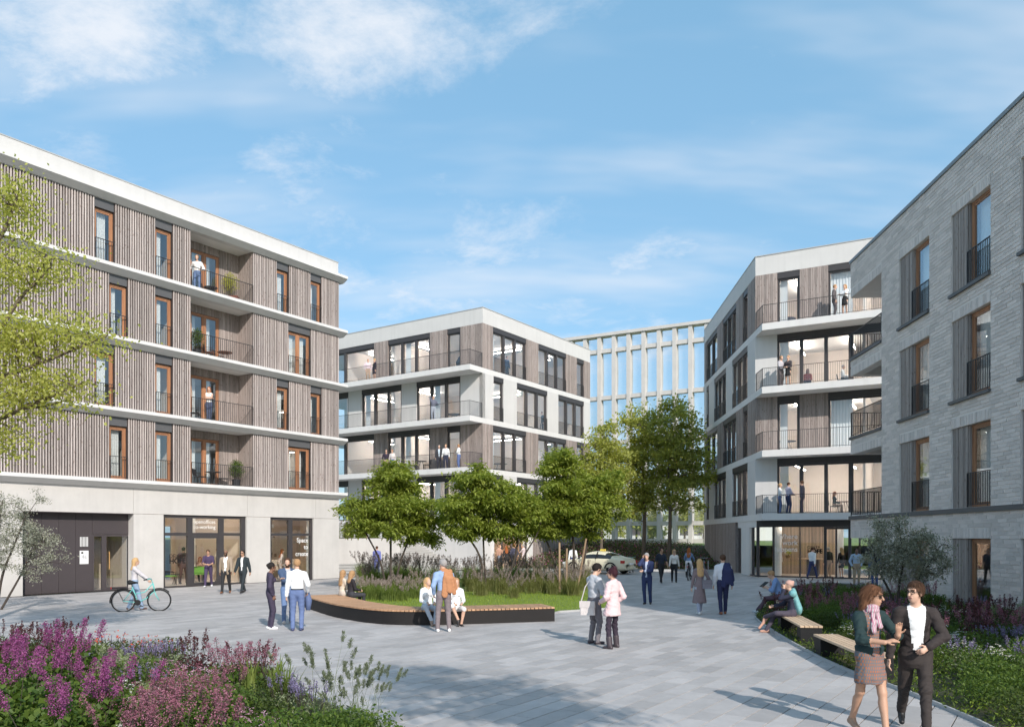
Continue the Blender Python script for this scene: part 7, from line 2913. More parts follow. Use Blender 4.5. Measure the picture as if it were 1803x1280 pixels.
# entrance of the middle house, the steps, the taxi
grp = 'people at the entrance of the middle house'
person(fpos(MBr, 880, -0.35), 150, 'person leaning at the entrance glass of the middle house', top=(0.42, 0.24, 0.17), bottom=(0.2, 0.22, 0.26), hair='fair', H=1.76, group=grp)
person(fpos(MBr, 892, -1.3), -5, 'red-haired woman in black with a white bag at the entrance', top=BLACK_, bottom=BLACK_, fem=True, hair='red', hstyle='longer', H=1.72, group=grp, **POCK)
person(fpos(MBr, 905, -1.9), -25, 'man in dark suit at the entrance of the middle house', top=(0.045, 0.045, 0.075), bottom=(0.05, 0.05, 0.08), jacket=True, hair='red', H=1.84, group=grp, **POCK)
person(fpos(MBr, 922, -1.0), -70, 'man in pale pink suit with folded arms at the entrance', top=(0.66, 0.55, 0.56), bottom=(0.68, 0.58, 0.58), hair='grey', H=1.82, group=grp, **FOLD)
person(MA @ Vector((1.9, 4.6, 0.99)), 178, 'man in grey suit and red tie coming down the steps with a grey bag', top=(0.38, 0.34, 0.37), bottom=(0.36, 0.33, 0.36), jacket=True, inner=(0.45, 0.07, 0.07), open_w=0.035, hair='brown', H=1.82, **WALK)
q_ = MA @ Vector((1.6, 4.2, 0)) + Vector((-0.30, 0, 1.25))
bag('weekend_bag', q_, 0.46, 0.36, 0.18, (0.20, 0.20, 0.215), 'grey bag carried down the steps', 10)
person(MA @ Vector((4.4, 1.2, 0)), 0, 'man in blue behind the maple stems, walking to the steps', top=(0.15, 0.17, 0.42), bottom=(0.12, 0.14, 0.36), hair='brown', H=1.80, **WALK)
person(MA @ Vector((10.0, 7.6, 2.19)), 150, 'woman in black skirt at the top of the right flight of steps', top=BLACK_, bottom=BLACK_, fem=True, dress=True, hem=0.55, leg='bare', hair='brown', hstyle='long', H=1.70, **WALK)
g = gp(1009, 1008)
person(g, 10, 'man in white shirt and navy trousers walking to the taxi', top=WHITE_, bottom=(0.035, 0.045, 0.14), hair='brown', skin='tan', H=1.80, **WALK2)
# right house ground floor
person(fpos(MCr, 1430, -1.2), 60, 'man in white shirt and striped navy trousers in front of the glass shop', top=WHITE_, bottom=(0.03, 0.04, 0.12), hair='brown', H=1.80, **WALK)
person(fpos(MCr, 1459, 1.3, 0.012), -10, 'man in black top and khaki trousers inside the right shop', top=BLACK_, bottom=(0.42, 0.30, 0.2), hair='grey', H=1.78, group='people inside the right shop')
person(fpos(MCr, 1482, 0.9, 0.012), -20, 'woman in short black dress with a bag inside the right shop', top=BLACK_, bottom=BLACK_, fem=True, dress=True, hem=0.60, leg='bare', hair='blond', hstyle='long', H=1.76, group='people inside the right shop')
person(fpos(MCr, 1371, 2.2, 0.012), 60, 'woman in grey top at the counter of the right shop', top=(0.55, 0.5, 0.46), bottom=BLACK_, fem=True, dress='bot', hem=0.6, leg='bare', hair='red', hstyle='long', H=1.72, group='people inside the right shop')
g = gp(1508, 1030)
person(g, 195, 'man in light blue shirt and khaki trousers behind the silvery tree', top=(0.42, 0.52, 0.66), bottom=(0.42, 0.32, 0.22), hair='black', skin='brown', H=1.84, **POCK)
g = gp(1541, 1034)
person(g, -10, 'man in bright blue suit behind the silvery tree', top=(0.045, 0.09, 0.27), bottom=(0.04, 0.08, 0.25), jacket=True, hair='brown', H=1.86)

# balconies
zl = zA[3]
person(fpos(MA, 347, 0.45, zA[3]), 175, 'man in white shirt and jeans on the top loggia of the slatted house', top=(0.76, 0.75, 0.74), bottom=DENIM, hair='fair', H=1.84, hands=[(0.24, 0.10, 1.05), (-0.24, 0.16, 1.05)], feet=[(0.12, 0, 0.08), (-0.12, 0, 0.08)])
person(fpos(MA, 368, 0.5, zA[1]), 165, 'red-haired woman in white top on the second loggia of the slatted house', top=(0.76, 0.74, 0.70), bottom=(0.06, 0.075, 0.13), fem=True, sleeve='none', hair='red', hstyle='longer', H=1.78, **{**FOLD, 'feet': [(0.02, 0.08, 0.08), (-0.05, 0, 0.08)]})
gB = 'people on the balconies of the middle house'
person(fpos(MBl, 648, -0.75, zB[3]), 170, 'man in pink shirt and khaki trousers on the top balcony of the middle house', top=(0.70, 0.58, 0.64), bottom=(0.44, 0.33, 0.25), hstyle='bald', H=1.84, group=gB, **POCK)
person(fpos(MBl, 660, -0.75, zB[3]), 235, 'blonde woman in black dress on the top balcony of the middle house', top=(0.022, 0.016, 0.03), bottom=BLACK_, fem=True, dress=True, hem=0.55, leg='bare', hair='blond', H=1.76, group=gB)
person(fpos(MBl, 763, -0.9, zB[2]), -20, 'man with slate pullover leaning on the middle balcony rail', top=(0.13, 0.14, 0.19), bottom=(0.42, 0.46, 0.54), hstyle='bald', H=1.84, hands=[(0.20, 0.12, 1.12), (-0.10, 0.2, 1.55)], group=gB)
person(fpos(MBl, 680, -0.8, zB[1]), 170, 'man in dark pullover and khaki trousers on the low balcony', top=(0.03, 0.022, 0.04), bottom=(0.42, 0.31, 0.22), hstyle='bald', H=1.80, group=gB, **POCK)
person(fpos(MBl, 691, -0.8, zB[1]), 200, 'man in pale shirt next to the man in the dark pullover on the low balcony', top=(0.68, 0.62, 0.60), bottom=DENIM, hair='fair', H=1.78, group=gB)
person(fpos(MBl, 773, -0.8, zB[1]), 175, 'man in open dark blazer on the low balcony of the middle house', top=(0.04, 0.04, 0.05), bottom=(0.03, 0.03, 0.05), jacket=True, inner=(0.5, 0.6, 0.7), open_w=0.06, hair='grey', H=1.82, group=gB)
person(fpos(MBl, 785, -0.8, zB[1]), 190, 'man in white shirt beside the blazer on the low balcony', top=WHITE_, bottom=(0.03, 0.035, 0.07), hair='fair', H=1.84, group=gB)
person(fpos(MBl, 808, -0.8, zB[1]), -70, 'woman in white blouse and jeans at the end of the low balcony', top=WHITE_, bottom=(0.14, 0.20, 0.42), fem=True, hair='fair', H=1.76, group=gB, **HOLD)
gC = 'people on the balconies of the right house'
person(fpos(MCr, 1469, -0.75, zB[3]), 120, 'man in grey suit on the top balcony of the right house', top=(0.10, 0.085, 0.09), bottom=(0.10, 0.085, 0.09), jacket=True, inner=WHITE_, open_w=0.04, hair='fair', H=1.86, group=gC, **POCK)
person(fpos(MCr, 1488, -0.75, zB[3]), 235, 'woman in white blouse and black skirt on the top balcony of the right house', top=WHITE_, bottom=BLACK_, fem=True, dress='bot', hem=0.62, leg='bare', hair='fair', hstyle='long', H=1.80, group=gC, **FOLD)
person(fpos(MCr, 1375, -0.75, zB[2]), 150, 'man in light shirt leaning on the middle balcony of the right house', top=(0.45, 0.43, 0.46), bottom=(0.12, 0.10, 0.10), hair='fair', H=1.82, group=gC, **HOLD)
person(fpos(MCr, 1388, -0.75, zB[2]), 230, 'woman in dark jacket and skirt on the middle balcony of the right house', top=(0.06, 0.05, 0.055), bottom=BLACK_, fem=True, dress='bot', hem=0.62, leg='bare', hair='fair', hstyle='bun', H=1.80, group=gC, **HOLD)
person(fpos(MCr, 1373, -0.8, zB[0]), 110, 'woman in white blouse and jeans on the lowest balcony of the right house', top=WHITE_, bottom=(0.10, 0.15, 0.30), fem=True, hair='blond', H=1.76, group=gC, **HOLD)
person(fpos(MCr, 1388, -0.8, zB[0]), 75, 'man in lilac shirt and dark jeans on the lowest balcony of the right house', top=(0.52, 0.48, 0.58), bottom=(0.03, 0.05, 0.13), hair='brown', H=1.80, group=gC, **HOLD)
person(fpos(MCr, 1413, -0.8, zB[0]), -60, 'man in grey-purple suit on the lowest balcony of the right house', top=(0.125, 0.105, 0.125), bottom=(0.13, 0.105, 0.125), jacket=True, hair='brown', H=1.86, group=gC)
# inside
gI = 'office workers inside the right house'
person(fpos(MCr, 1422, 1.2, zB[2]), 200, 'dark-haired person in red sitting in the office behind the middle balcony', top=(0.32, 0.09, 0.07), bottom=BLACK_, hair='black', hstyle='long', skin='brown', H=1.70, group=gI, **SIT)
person(fpos(MCr, 1484, 1.2, zB[2]), 120, 'person in white sitting in the office behind the middle balcony', top=WHITE_, bottom=BLACK_, hair='grey', H=1.76, group=gI, **SIT)
person(fpos(MCr, 1469, 1.2, zB[0]), 110, 'dark-haired woman sitting at a table behind the lowest balcony', top=BLACK_, bottom=(0.3, 0.2, 0.15), fem=True, hair='red', hstyle='long', H=1.70, group=gI, **SIT)
gS = 'people inside the co-working shop'
person(fpos(MA, 323, 1.7, 0.012), -10, 'man in brown suit seen from behind inside the co-working shop', top=(0.10, 0.055, 0.050), bottom=(0.10, 0.05, 0.045), jacket=True, hair='black', skin='brown', H=1.86, group=gS, **WALK)
person(fpos(MA, 383, 2.0, 0.012), 40, 'man in beige suit inside the co-working shop', top=(0.50, 0.42, 0.34), bottom=(0.52, 0.44, 0.36), jacket=True, hair='red', H=1.80, group=gS)
person(fpos(MA, 423, 2.0, 0.012), 20, 'person in cream top at a high table inside the shop', top=(0.62, 0.54, 0.46), bottom=DENIM, hair='fair', fem=True, H=1.76, group=gS)
person(fpos(MA, 352, 3.4, 0.012), 150, 'red-haired woman sitting deep inside the shop', top=(0.4, 0.24, 0.18), bottom=BLACK_, fem=True, hair='red', hstyle='long', H=1.70, group=gS, **SIT)
person(fpos(MA, 492, 1.4, 0.012), 60, 'woman with long red hair at the desk in the right shop window', top=(0.66, 0.54, 0.48), bottom=(0.5, 0.4, 0.35), fem=True, hair='red', hstyle='longer', H=1.72, group=gS, lean=15, **POCK)
gO = 'office workers inside the middle house'
person(fpos(MBr, 892, 1.0, zB[3]), 140, 'office worker in dark blue at the top window of the middle house', top=(0.04, 0.06, 0.12), bottom=BLACK_, hair='black', H=1.80, group=gO)
person(fpos(MBr, 955, 0.9, zB[2]), -120, 'office worker in black at the middle window of the middle house', top=BLACK_, bottom=BLACK_, hair='brown', H=1.76, group=gO)
person(fpos(MBl, 806, 1.0, zB[3]), 60, 'office worker in navy bending behind the top balcony of the middle house', top=(0.03, 0.05, 0.10), bottom=BLACK_, hair='black', H=1.78, group=gO, lean=30)

# ------------------------------------------------------------------ bicycles
def bicycle(M, col, label, basket=False):
    o = empty('bicycle', M)
    tag(o, label, 'bicycle', 'bicycles on the square')
    paint = solid('bike_paint', col, 0.35)
    chrome = solid('bike_metal', (0.35, 0.35, 0.36), 0.35, 0.8)
    r = 0.345
    for x in (-0.53, 0.53):
        mb = MB()
        n = 30
        pts = [(x + r * math.cos(a), 0, r + 0.002 + r * 0.0 + r * math.sin(a)) for a in np.linspace(0, 2 * math.pi, n + 1)]
        mb.tube(pts, 0.024, 7, cap=False)
        w = mb.build('wheel', M_['black'], o, smooth=True)
        mb = MB()
        pts = [(x + (r - 0.03) * math.cos(a), 0, r + (r - 0.03) * math.sin(a)) for a in np.linspace(0, 2 * math.pi, n + 1)]
        mb.tube(pts, 0.010, 5, cap=False)
        mb.build('rim', chrome, w)
        mb = MB()
        for k in range(18):
            a = 2 * math.pi * k / 18
            mb.bar((x, 0.015 * (-1) ** k, r), (x + (r - 0.03) * math.cos(a), 0, r + (r - 0.03) * math.sin(a)), 0.003)
        mb.tube([(x, -0.05, r), (x, 0.05, r)], 0.02, 8)
        mb.build('spokes', chrome, w)
        mb = MB()
        a0, a1 = (0.35, 2.9) if x < 0 else (0.7, 2.6)
        mb.tube([(x + (r + 0.045) * math.cos(a), 0, r + (r + 0.045) * math.sin(a)) for a in np.linspace(a0, a1 + 0.4, 14)], 0.018, 5)
        mb.build('mudguard', M_['black'], o)
    bb = (-0.10, 0, 0.29)
    seat_t, head_t, head_b = (-0.27, 0, 0.80), (0.34, 0, 0.90), (0.39, 0, 0.66)
    mb = MB()
    mb.tube([bb, seat_t], 0.017, 8)
    mb.tube([bb, (0.15, 0, 0.42), head_b], 0.019, 8)
    mb.tube([(-0.20, 0, 0.56), (0.1, 0, 0.62), head_t], 0.016, 8)
    mb.tube([head_b, head_t], 0.022, 8)
    for sy in (-0.05, 0.05):
        mb.tube([(bb[0], sy * 0.6, bb[2]), (-0.53, sy, r)], 0.011, 6)
        mb.tube([(-0.25, sy * 0.4, 0.74), (-0.53, sy, r)], 0.010, 6)
        mb.tube([(0.385, sy * 0.6, 0.66), (0.43, sy, 0.52), (0.53, sy, r)], 0.012, 6)
    mb.build('frame', paint, o, smooth=True)
    mb = MB()
    mb.tube([head_t, (0.30, 0, 1.02)], 0.013, 8)
    mb.tube([(0.12, -0.30, 1.02), (0.24, -0.24, 1.05), (0.31, 0, 1.02), (0.24, 0.24, 1.05), (0.12, 0.30, 1.02)], 0.012, 7)
    mb.build('handlebar', paint, o, smooth=True)
    mb = MB()
    for sy in (-1, 1):
        mb.tube([(0.10, 0.305 * sy, 1.018), (0.20, 0.26 * sy, 1.04)], 0.018, 7)
    mb.build('grips', M_['black'], o)
    mb = MB()
    mb.tube([seat_t, (-0.29, 0, 0.90)], 0.012, 8)
    mb.tube([(-0.42, 0, 0.93), (-0.34, 0, 0.945), (-0.22, 0, 0.93), (-0.10, 0, 0.925)], [0.06, 0.08, 0.045, 0.02], 8)
    mb.build('saddle', M_['black'], o, smooth=True)
    mb = MB()
    mb.lathe([(0.09, -0.008), (0.09, 0.008)], 18)
    me = mb.mesh('chainring', M_['black'])
    link('chainring', me, o, Matrix.Translation((bb[0], -0.06, bb[2])) @ Matrix.Rotation(R(90), 4, 'X'))
    mb = MB()
    mb.bar((bb[0], -0.09, bb[2]), (0.02, -0.09, 0.18), 0.02); mb.bar((bb[0], 0.09, bb[2]), (-0.22, 0.09, 0.40), 0.02)
    mb.box(-0.03, 0.07, -0.17, -0.09, 0.165, 0.19); mb.box(-0.27, -0.17, 0.09, 0.17, 0.395, 0.42)
    mb.bar((bb[0], -0.06, bb[2] + 0.085), (-0.53, -0.06, r + 0.04), 0.012); mb.bar((bb[0], -0.06, bb[2] - 0.085), (-0.53, -0.06, r - 0.04), 0.012)
    mb.build('crank', M_['black'], o)
    mb = MB()
    for sy in (-0.06, 0.06):
        mb.tube([(-0.28, sy, 0.76), (-0.86, sy, 0.76)], 0.007, 5)
        mb.tube([(-0.53, sy, r), (-0.72, sy, 0.76)], 0.006, 5)
    for k in range(4):
        mb.bar((-0.40 - 0.14 * k, -0.06, 0.76), (-0.40 - 0.14 * k, 0.06, 0.76), 0.008)
    mb.build('rack', M_['black'], o)
    mb = MB(); mb.box(-0.90, -0.87, -0.03, 0.03, 0.74, 0.79); mb.build('rear_light', solid('red_lamp', (0.55, 0.02, 0.03), 0.3), o)
    return o


TURQ = (0.16, 0.52, 0.49)
bicycle(frame(gp(249, 1076), 72), TURQ, 'turquoise city bicycle pushed by the woman in jeans')
bicycle(frame(gp(1112, 1007.5), 20), (0.12, 0.40, 0.42), 'turquoise bicycle parked behind the taxi')
bicycle(frame(gp(1240, 1010), 10), (0.45, 0.46, 0.47), 'grey bicycle parked by the timber wall of the right house')
cy = gp(1214, 1021)
bicycle(frame(cy, 20), (0.03, 0.03, 0.035), 'black bicycle ridden by the red-haired woman')
person(cy + Vector((-0.10, -0.25, 0.0)), 20, 'red-haired woman in denim jacket and white trousers riding the black bicycle', top=(0.16, 0.24, 0.38), bottom=(0.76, 0.73, 0.74), fem=True, hair='red', hstyle='longer', H=1.72, pelvis=(0, -0.03, 1.02), lean=12,
       feet=[(0.14, 0.20, 0.30), (-0.14, 0.02, 0.52)], hands=[(0.26, 0.42, 1.10), (-0.26, 0.42, 1.10)], elbows=[(0.6, -1, -0.6), (-0.6, -1, -0.6)])
for k, px in enumerate((1106, 1230, 1247)):
    g = gp(px, 1009)
    mb = MB()
    mb.tube([(-0.35, 0, 0), (-0.35, 0, 0.75), (-0.28, 0, 0.82), (0.28, 0, 0.82), (0.35, 0, 0.75), (0.35, 0, 0)], 0.022, 8)
    o = mb.build('bicycle_stand', solid('galvanised', (0.5, 0.5, 0.51), 0.4, 0.6), None, frame(g, 15))
    tag(o, ['steel bicycle stand by the turquoise bicycle behind the taxi', 'steel bicycle stand left of the grey bicycle', 'steel bicycle stand right of the grey bicycle'][k], 'bicycle stand', 'bicycle stands')

# ------------------------------------------------------------------ taxi
def make_taxi(M):
    o = empty('taxi', M)
    tag(o, 'cream saloon taxi with roof sign parked behind the lawn bed', 'car')
    # stations along the car (x forward): half width, sill z, belt z, roof half width, roof z
    st = [(-2.42, 0.62, 0.42, 0.62, 0.50, 0.66), (-2.36, 0.78, 0.34, 0.86, 0.64, 0.92), (-2.20, 0.86, 0.26, 0.98, 0.68, 1.04), (-1.75, 0.905, 0.24, 1.00, 0.70, 1.09), (-1.45, 0.92, 0.24, 1.00, 0.68, 1.16),
          (-0.95, 0.93, 0.24, 0.98, 0.60, 1.40), (-0.35, 0.93, 0.24, 0.97, 0.58, 1.475), (0.25, 0.93, 0.24, 0.96, 0.59, 1.465), (0.75, 0.93, 0.24, 0.95, 0.62, 1.33), (1.22, 0.925, 0.24, 0.94, 0.68, 1.03),
          (1.40, 0.92, 0.24, 0.92, 0.72, 0.97), (1.95, 0.88, 0.25, 0.84, 0.70, 0.88), (2.28, 0.80, 0.30, 0.74, 0.62, 0.78), (2.44, 0.60, 0.40, 0.58, 0.46, 0.62)]
    prof = []
    for x, w, zs, zb, wr_, zr in st:
        half = [(0.0, zs - 0.04), (w * 0.80, zs - 0.03), (w * 0.96, zs + 0.06), (w, zs + 0.22), (w, zb - 0.16), (w * 0.965, zb), (wr_ + (w - wr_) * 0.30, zb + (zr - zb) * 0.72), (wr_, zr - (zr - zb) * 0.10), (wr_ * 0.55, zr), (0.0, zr + 0.008)]
        prof.append([(x, y, z) for y, z in half])
    nst, nh = len(prof), len(prof[0])
    mb = MB()
    cream, gl, tr = 0, 1, 2
    glass_rows = (5, 6)
    for i in range(nst - 1):
        for j in range(nh - 1):
            a, b, c, d = prof[i][j], prof[i + 1][j], prof[i + 1][j + 1], prof[i][j + 1]
            m = cream
            if j == 5 and 4 <= i <= 8: m = gl
            if j in (6, 7, 8) and i in (4, 8): m = gl
            for sgn in (1, -1):
                q = [(p[0], p[1] * sgn, p[2]) for p in (a, b, c, d)]
                mb.quad(*(q if sgn < 0 else q[::-1]), m=m)
    for k_, rev in ((0, False), (nst - 1, True)):
        loop = [(p[0], -p[1], p[2]) for p in prof[k_]] + [(p[0], p[1], p[2]) for p in prof[k_][::-1]]
        mb.poly(loop[::-1] if not rev else loop)
    me = mb.mesh('body', [solid('taxi_cream', (0.70, 0.64, 0.47), 0.25), solid('car_glass', (0.02, 0.022, 0.024), 0.08), M_['black']], True)
    body = link('body', me, o)
    # weld so that the shading runs over the panels
    import bmesh as _bm
    bm = _bm.new(); bm.from_mesh(me); _bm.ops.remove_doubles(bm, verts=bm.verts, dist=0.0005); bm.to_mesh(me); bm.free()
    sd = body.modifiers.new('smooth', 'SUBSURF'); sd.levels = 1; sd.render_levels = 1
    # pillars, door joints
    mb = MB()
    for sgn in (1, -1):
        mb.bar((-0.32, sgn * 0.905, 0.99), (-0.34, sgn * 0.655, 1.44), 0.07, 0.03)
        mb.bar((-0.30, sgn * 0.934, 0.30), (-0.30, sgn * 0.915, 0.95), 0.012, 0.01)
        mb.bar((0.85, sgn * 0.932, 0.30), (0.85, sgn * 0.912, 0.92), 0.012, 0.01)
        mb.bar((-1.30, sgn * 0.930, 0.62), (-1.22, sgn * 0.912, 0.95), 0.012, 0.01)
    mb.build('pillars', M_['black'], o)
    for sgn in (1, -1):
        for xh in (-0.15, 0.98 - 1.15 + 0.2 - 1.1):
            pass
        for xh in (-0.20, -1.12):
            mb = MB(); mb.box(xh - 0.10, xh + 0.10, sgn * 0.93 - 0.015, sgn * 0.93 + 0.02, 0.80, 0.825); mb.build('door_handle', solid('taxi_handle', (0.62, 0.57, 0.42), 0.3), o)
        mb = MB(); mb.tube([(0.72, sgn * 0.92, 0.98), (0.72, sgn * 1.05, 1.02)], [0.03, 0.07], 8); mb.build('wing_mirror', solid('mirror_cream', (0.70, 0.64, 0.47), 0.25), o)
        mb = MB(); mb.box(-2.36, -2.12, sgn * 0.80 - 0.10, sgn * 0.80 + 0.055, 0.72, 0.90); mb.build('tail_light', solid('tail_lamp', (0.42, 0.03, 0.025), 0.25), o)
        mb = MB(); mb.box(2.10, 2.36, sgn * 0.66 - 0.13, sgn * 0.66 + 0.12, 0.60, 0.74); mb.build('headlight', solid('head_lamp', (0.75, 0.78, 0.8), 0.15), o)
        for xw in (-1.42, 1.42):
            w = empty('wheel')
            w.parent = o
            w.matrix_basis = Matrix.Translation((xw, sgn * 0.80, 0.33)) @ Matrix.Rotation(R(90), 4, 'X')
            mb = MB(); mb.lathe([(0.20, -0.11), (0.31, -0.115), (0.33, -0.08), (0.33, 0.08), (0.31, 0.115), (0.20, 0.11)], 28); mb.build('tyre', M_['black'], w, smooth=False)
            mb = MB(); mb.lathe([(0.04, -0.118), (0.205, -0.105), (0.215, 0.0), (0.205, 0.105), (0.04, 0.118)], 20); mb.build('rim', solid('alloy', (0.5, 0.5, 0.51), 0.3, 0.8), w)
            mb = MB(); mb.tube([(xw + 0.40 * math.cos(a), sgn * 0.925, 0.34 + 0.40 * math.sin(a)) for a in np.linspace(0.1, math.pi - 0.1, 12)], 0.05, 6); mb.build('wheel_arch', M_['black'], o)
    mb = MB(); mb.box(-2.455, -2.43, -0.27, 0.27, 0.62, 0.74); mb.build('number_plate', M_['white'], o)
    mb = MB(); mb.box(-0.42, -0.22, -0.20, 0.20, 1.48, 1.60); sg = mb.build('taxi_sign', solid('taxi_sign', (0.75, 0.58, 0.10), 0.4), o)
    c = bpy.data.curves.new('taxi_lettering', 'FONT'); c.body = 'TAXI'; c.size = 0.11; c.align_x = 'CENTER'; c.extrude = 0.001
    t = bpy.data.objects.new('tmp', c); COL.objects.link(t); bpy.context.view_layer.update()
    me = bpy.data.meshes.new_from_object(t.evaluated_get(bpy.context.evaluated_depsgraph_get())); bpy.data.objects.remove(t)
    me.materials.clear(); me.materials.append(M_['black'])
    link('lettering', me, sg, Matrix.Translation((-0.424, 0, 1.505)) @ Matrix.Rotation(R(-90), 4, 'Z') @ Matrix.Rotation(R(90), 4, 'X'))
    mb = MB(); mb.tube([(-2.43, -0.75, 0.36), (-2.47, 0, 0.36), (-2.43, 0.75, 0.36)], 0.05, 6); mb.build('bumper', solid('bumper_cream', (0.60, 0.55, 0.40), 0.3), o)
    return o


tx = gp(1058, 1009.5)
make_taxi(frame((tx.x - 0.1, tx.y + 0.3, 0), -52))

# ------------------------------------------------------------------ potted plants and furniture on balconies
def potted(p, h, w, mat, pot_col, label, square=False, pot_h=0.42, pot_r=0.22, leaf=(0.10, 0.035), n=900, cone=False):
    o = empty('potted_plant', Matrix.Translation(p))
    tag(o, label, 'plant', 'potted plants on the balconies')
    mb = MB()
    if square:
        mb.box(-0.42, 0.42, -0.18, 0.18, 0, pot_h); mb.box(-0.38, 0.38, -0.14, 0.14, pot_h - 0.02, pot_h + 0.004)
    else:
        mb.lathe([(pot_r * 0.75, 0), (pot_r, pot_h), (pot_r * 0.9, pot_h), (pot_r * 0.88, pot_h - 0.04)], 14)
    mb.build('pot', solid('pot', pot_col, 0.6), o)
    r = np.random.default_rng(int(p.x * 100) % 1000)
    mb = MB()
    for k in range(5):
        mb.tube([(0, 0, pot_h - 0.05), (r.normal() * 0.05, r.normal() * 0.05, pot_h + h * 0.3), (r.normal() * w * 0.25, r.normal() * w * 0.25, pot_h + h * 0.7)], [0.012, 0.010, 0.006], 5)
    mb.build('stems', M_['bark_dark'], o)
    pts = ell_points([(0, 0, pot_h + h * 0.55, w * 0.5, w * 0.5, h * 0.45), (0, 0, pot_h + h * 0.75, w * 0.36, w * 0.36, h * 0.32)], n, r, 0.1)
    link('foliage', leaf_cloud('foliage', pts, 0.1, leaf[0], leaf[1], mat, droop=-0.6 if cone else 0.2, seed=5), o)
    return o


LG = sorted(LOGGIAS, key=lambda q: q[2])          # lowest first
def lpos(px, dy, z): return fpos(MA, px, dy, z)


potted(lpos(405, 0.8, zA[3]), 1.15, 0.95, ML['lime'], (0.22, 0.075, 0.05), 'feathery green plant in a rust planter on the top loggia', square=True, cone=True)
potted(lpos(347, 0.7, zA[2]), 1.0, 0.80, ML['shrub'], BLACK_, 'round green bush in a black pot on the third loggia')
potted(lpos(416, 0.7, zA[0]), 1.0, 0.85, ML['shrub'], (0.03, 0.03, 0.035), 'leafy bush in a black pot on the lowest loggia')
potted(MD @ Vector((fD(1538), 0.9, 3.34)), 1.35, 1.0, ML['dark'], (0.02, 0.02, 0.022), 'dark bushy plant in a black pot on the corner loggia of the brick house', pot_h=0.5, pot_r=0.28)
potted(fpos(MCr, 1388, 2.95, 1.08), 0.35, 0.45, ML['lime'], (0.3, 0.2, 0.1), 'plant bowl on the counter of the right shop', pot_h=0.16, pot_r=0.18, n=160)


def table(p, az, r, h, col, label, legs=4, top_col=None):
    o = empty('table', Matrix.Translation(p) @ Matrix.Rotation(R(-az), 4, 'Z'))
    tag(o, label, 'table', 'tables on balconies and in shops')
    mb = MB(); mb.lathe([(r * 0.98, 0), (r, 0.008), (r, 0.025), (r * 0.98, 0.03)], 20, z=h - 0.03); mb.build('table_top', solid('table_top', top_col or col, 0.5), o)
    for k in range(legs):
        a = math.pi / 4 + 2 * math.pi * k / legs
        mb = MB(); mb.tube([(r * 0.75 * math.cos(a), r * 0.75 * math.sin(a), 0), (r * 0.35 * math.cos(a), r * 0.35 * math.sin(a), h - 0.03)], 0.014, 6); mb.build('leg', solid('table_leg', col, 0.5), o)
    return o


def chair(p, az, col, label, seat_col=None, arms=False, w=0.46):
    o = empty('chair', Matrix.Translation(p) @ Matrix.Rotation(R(-az), 4, 'Z'))
    tag(o, label, 'chair', 'chairs on balconies and in shops')
    mt, ms = solid('chair_frame', col, 0.5), solid('chair_seat', seat_col or col, 0.7)
    mb = MB(); mb.box(-w / 2, w / 2, -w / 2, w / 2, 0.42, 0.46); mb.build('seat', ms, o)
    mb = MB()
    n = 6
    for k in range(n):
        a0, a1 = -0.6 + 1.2 * k / n, -0.6 + 1.2 * (k + 1) / n
        x0, x1 = w / 2 * math.sin(a0) / math.sin(0.6), w / 2 * math.sin(a1) / math.sin(0.6)
        y0, y1 = -w / 2 - 0.05 * math.cos(a0), -w / 2 - 0.05 * math.cos(a1)
        mb.quad((x0, y0, 0.50), (x1, y1, 0.50), (x1, y1 - 0.05, 0.84), (x0, y0 - 0.05, 0.84))
        mb.quad((x0, y0 + 0.02, 0.50), (x0, y0 - 0.03, 0.84), (x1, y1 - 0.03, 0.84), (x1, y1 + 0.02, 0.50))
    mb.build('backrest', ms, o)
    for sx in (-1, 1):
        for sy in (-1, 1):
            mb = MB(); mb.tube([(sx * w * 0.46, sy * w * 0.46, 0), (sx * w * 0.42, sy * w * 0.42, 0.42)], 0.013, 6); mb.build('leg', mt, o)
    if arms:
        mb = MB()
        for sx in (-1, 1):
            mb.tube([(sx * w / 2, w * 0.4, 0.44), (sx * w * 0.54, w * 0.35, 0.64), (sx * w * 0.54, -w * 0.45, 0.66)], 0.013, 6)
        mb.build('armrests', mt, o)
    return o


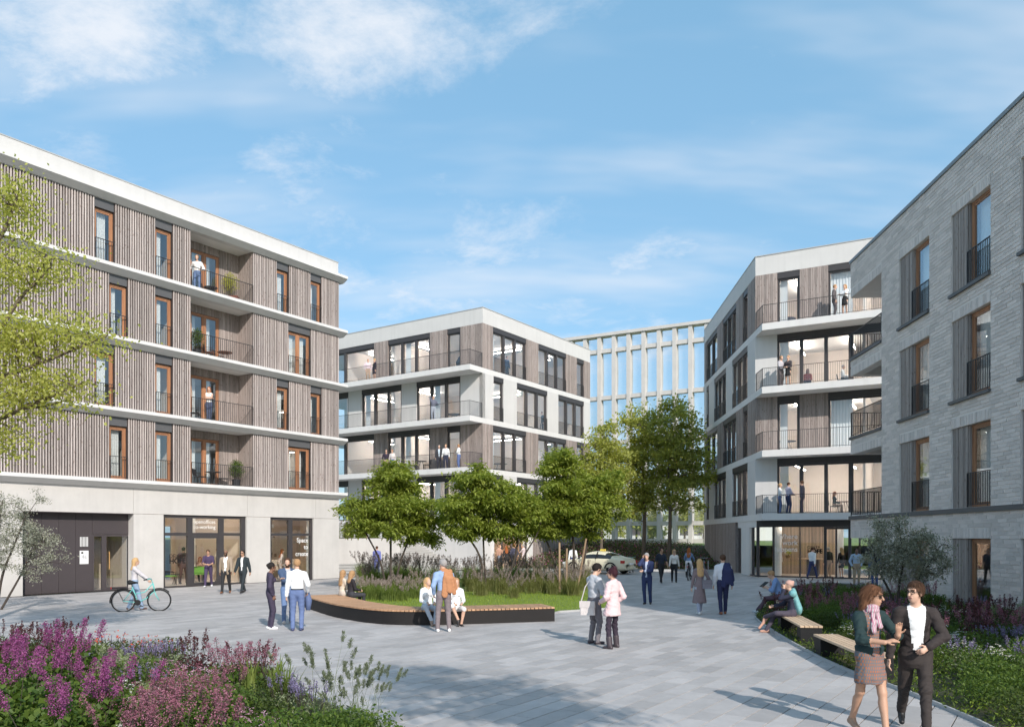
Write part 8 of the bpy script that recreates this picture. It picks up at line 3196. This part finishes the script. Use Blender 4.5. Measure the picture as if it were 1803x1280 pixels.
DK = (0.02, 0.02, 0.022)
BRN = (0.14, 0.055, 0.03)
table(lpos(371, 0.7, zA[3]), 0, 0.34, 0.55, DK, 'low black round table on the top loggia')
chair(lpos(340, 1.1, zA[3]), 80, DK, 'black chair behind the man on the top loggia')
table(lpos(396, 0.7, zA[2]), 0, 0.38, 0.60, BRN, 'brown table on the third loggia')
chair(lpos(370, 0.8, zA[2]), 80, BRN, 'brown chair on the third loggia', arms=True)
chair(lpos(341, 0.9, zA[1]), 80, DK, 'black chair on the second loggia', arms=True)
table(lpos(375, 0.8, zA[0]), 0, 0.38, 0.74, DK, 'black round table on the lowest loggia')
chair(lpos(352, 0.8, zA[0]), 90, DK, 'black chair left of the table on the lowest loggia')
chair(lpos(393, 0.9, zA[0]), 250, DK, 'black chair right of the table on the lowest loggia')
table(fpos(MBl, 742, -0.7, zB[1]), 0, 0.40, 0.74, DK, 'black table on the low balcony of the middle house')
chair(fpos(MBl, 752, -0.7, zB[1]), 250, DK, 'black chair right of the table on the low balcony of the middle house')
chair(fpos(MBl, 727, -0.7, zB[1]), 100, DK, 'black chair left of the table on the low balcony of the middle house')
GRN = (0.16, 0.36, 0.06)
for px, dy, az, lab in ((298, 1.9, 60, 'green armchair at the left of the co-working shop'), (345, 2.6, -40, 'green armchair behind the glass door of the shop'), (356, 2.9, 20, 'second green armchair deeper behind the glass door')):
    chair(fpos(MA, px, dy, 0.012), az, DK, lab, GRN, True, 0.66)
table(fpos(MA, 312, 2.3, 0.012), 0, 0.30, 0.5, DK, 'small dark side table in the co-working shop')
table(fpos(MA, 500, 1.9, 0.012), 0, 0.55, 0.80, (0.3, 0.2, 0.12), 'round desk in the right shop window', top_col=(0.5, 0.5, 0.5))
table(fpos(MA, 418, 2.6, 0.012), 0, 0.4, 1.05, (0.3, 0.13, 0.06), 'high brown table in the co-working shop')
for px, zi in ((1420, 2), (1484, 2), (1469, 0)):
    chair(fpos(MCr, px, 1.18, zB[zi]), {1420: 200, 1484: 120, 1469: 110}[px], DK, {1420: 'office chair under the person in red', 1484: 'office chair under the person in white', 1469: 'office chair under the woman behind the lowest balcony'}[px], None, False, 0.5)
table(fpos(MCr, 1484, 1.7, zB[0]), 0, 0.6, 0.74, BRN, 'dark table in the office behind the lowest balcony')
for k, (px, zi) in enumerate(((1383, 3), (1480, 3), (1383, 1))):
    table(fpos(MCr, px, 1.1, zB[zi]), 0, 0.62, 0.74, (0.03, 0.04, 0.09), ['dark desk behind the left top window of the right house', 'dark desk behind the right top window of the right house', 'dark desk behind the third-floor window of the right house'][k])
table(fpos(MBr, 880, 1.6, zB[1]), 0, 0.6, 0.74, DK, 'dark desk behind the low corner window of the middle house')
table(fpos(MBl, 800, 1.3, zB[2]), 0, 0.6, 0.74, DK, 'dark desk behind the middle balcony of the middle house')
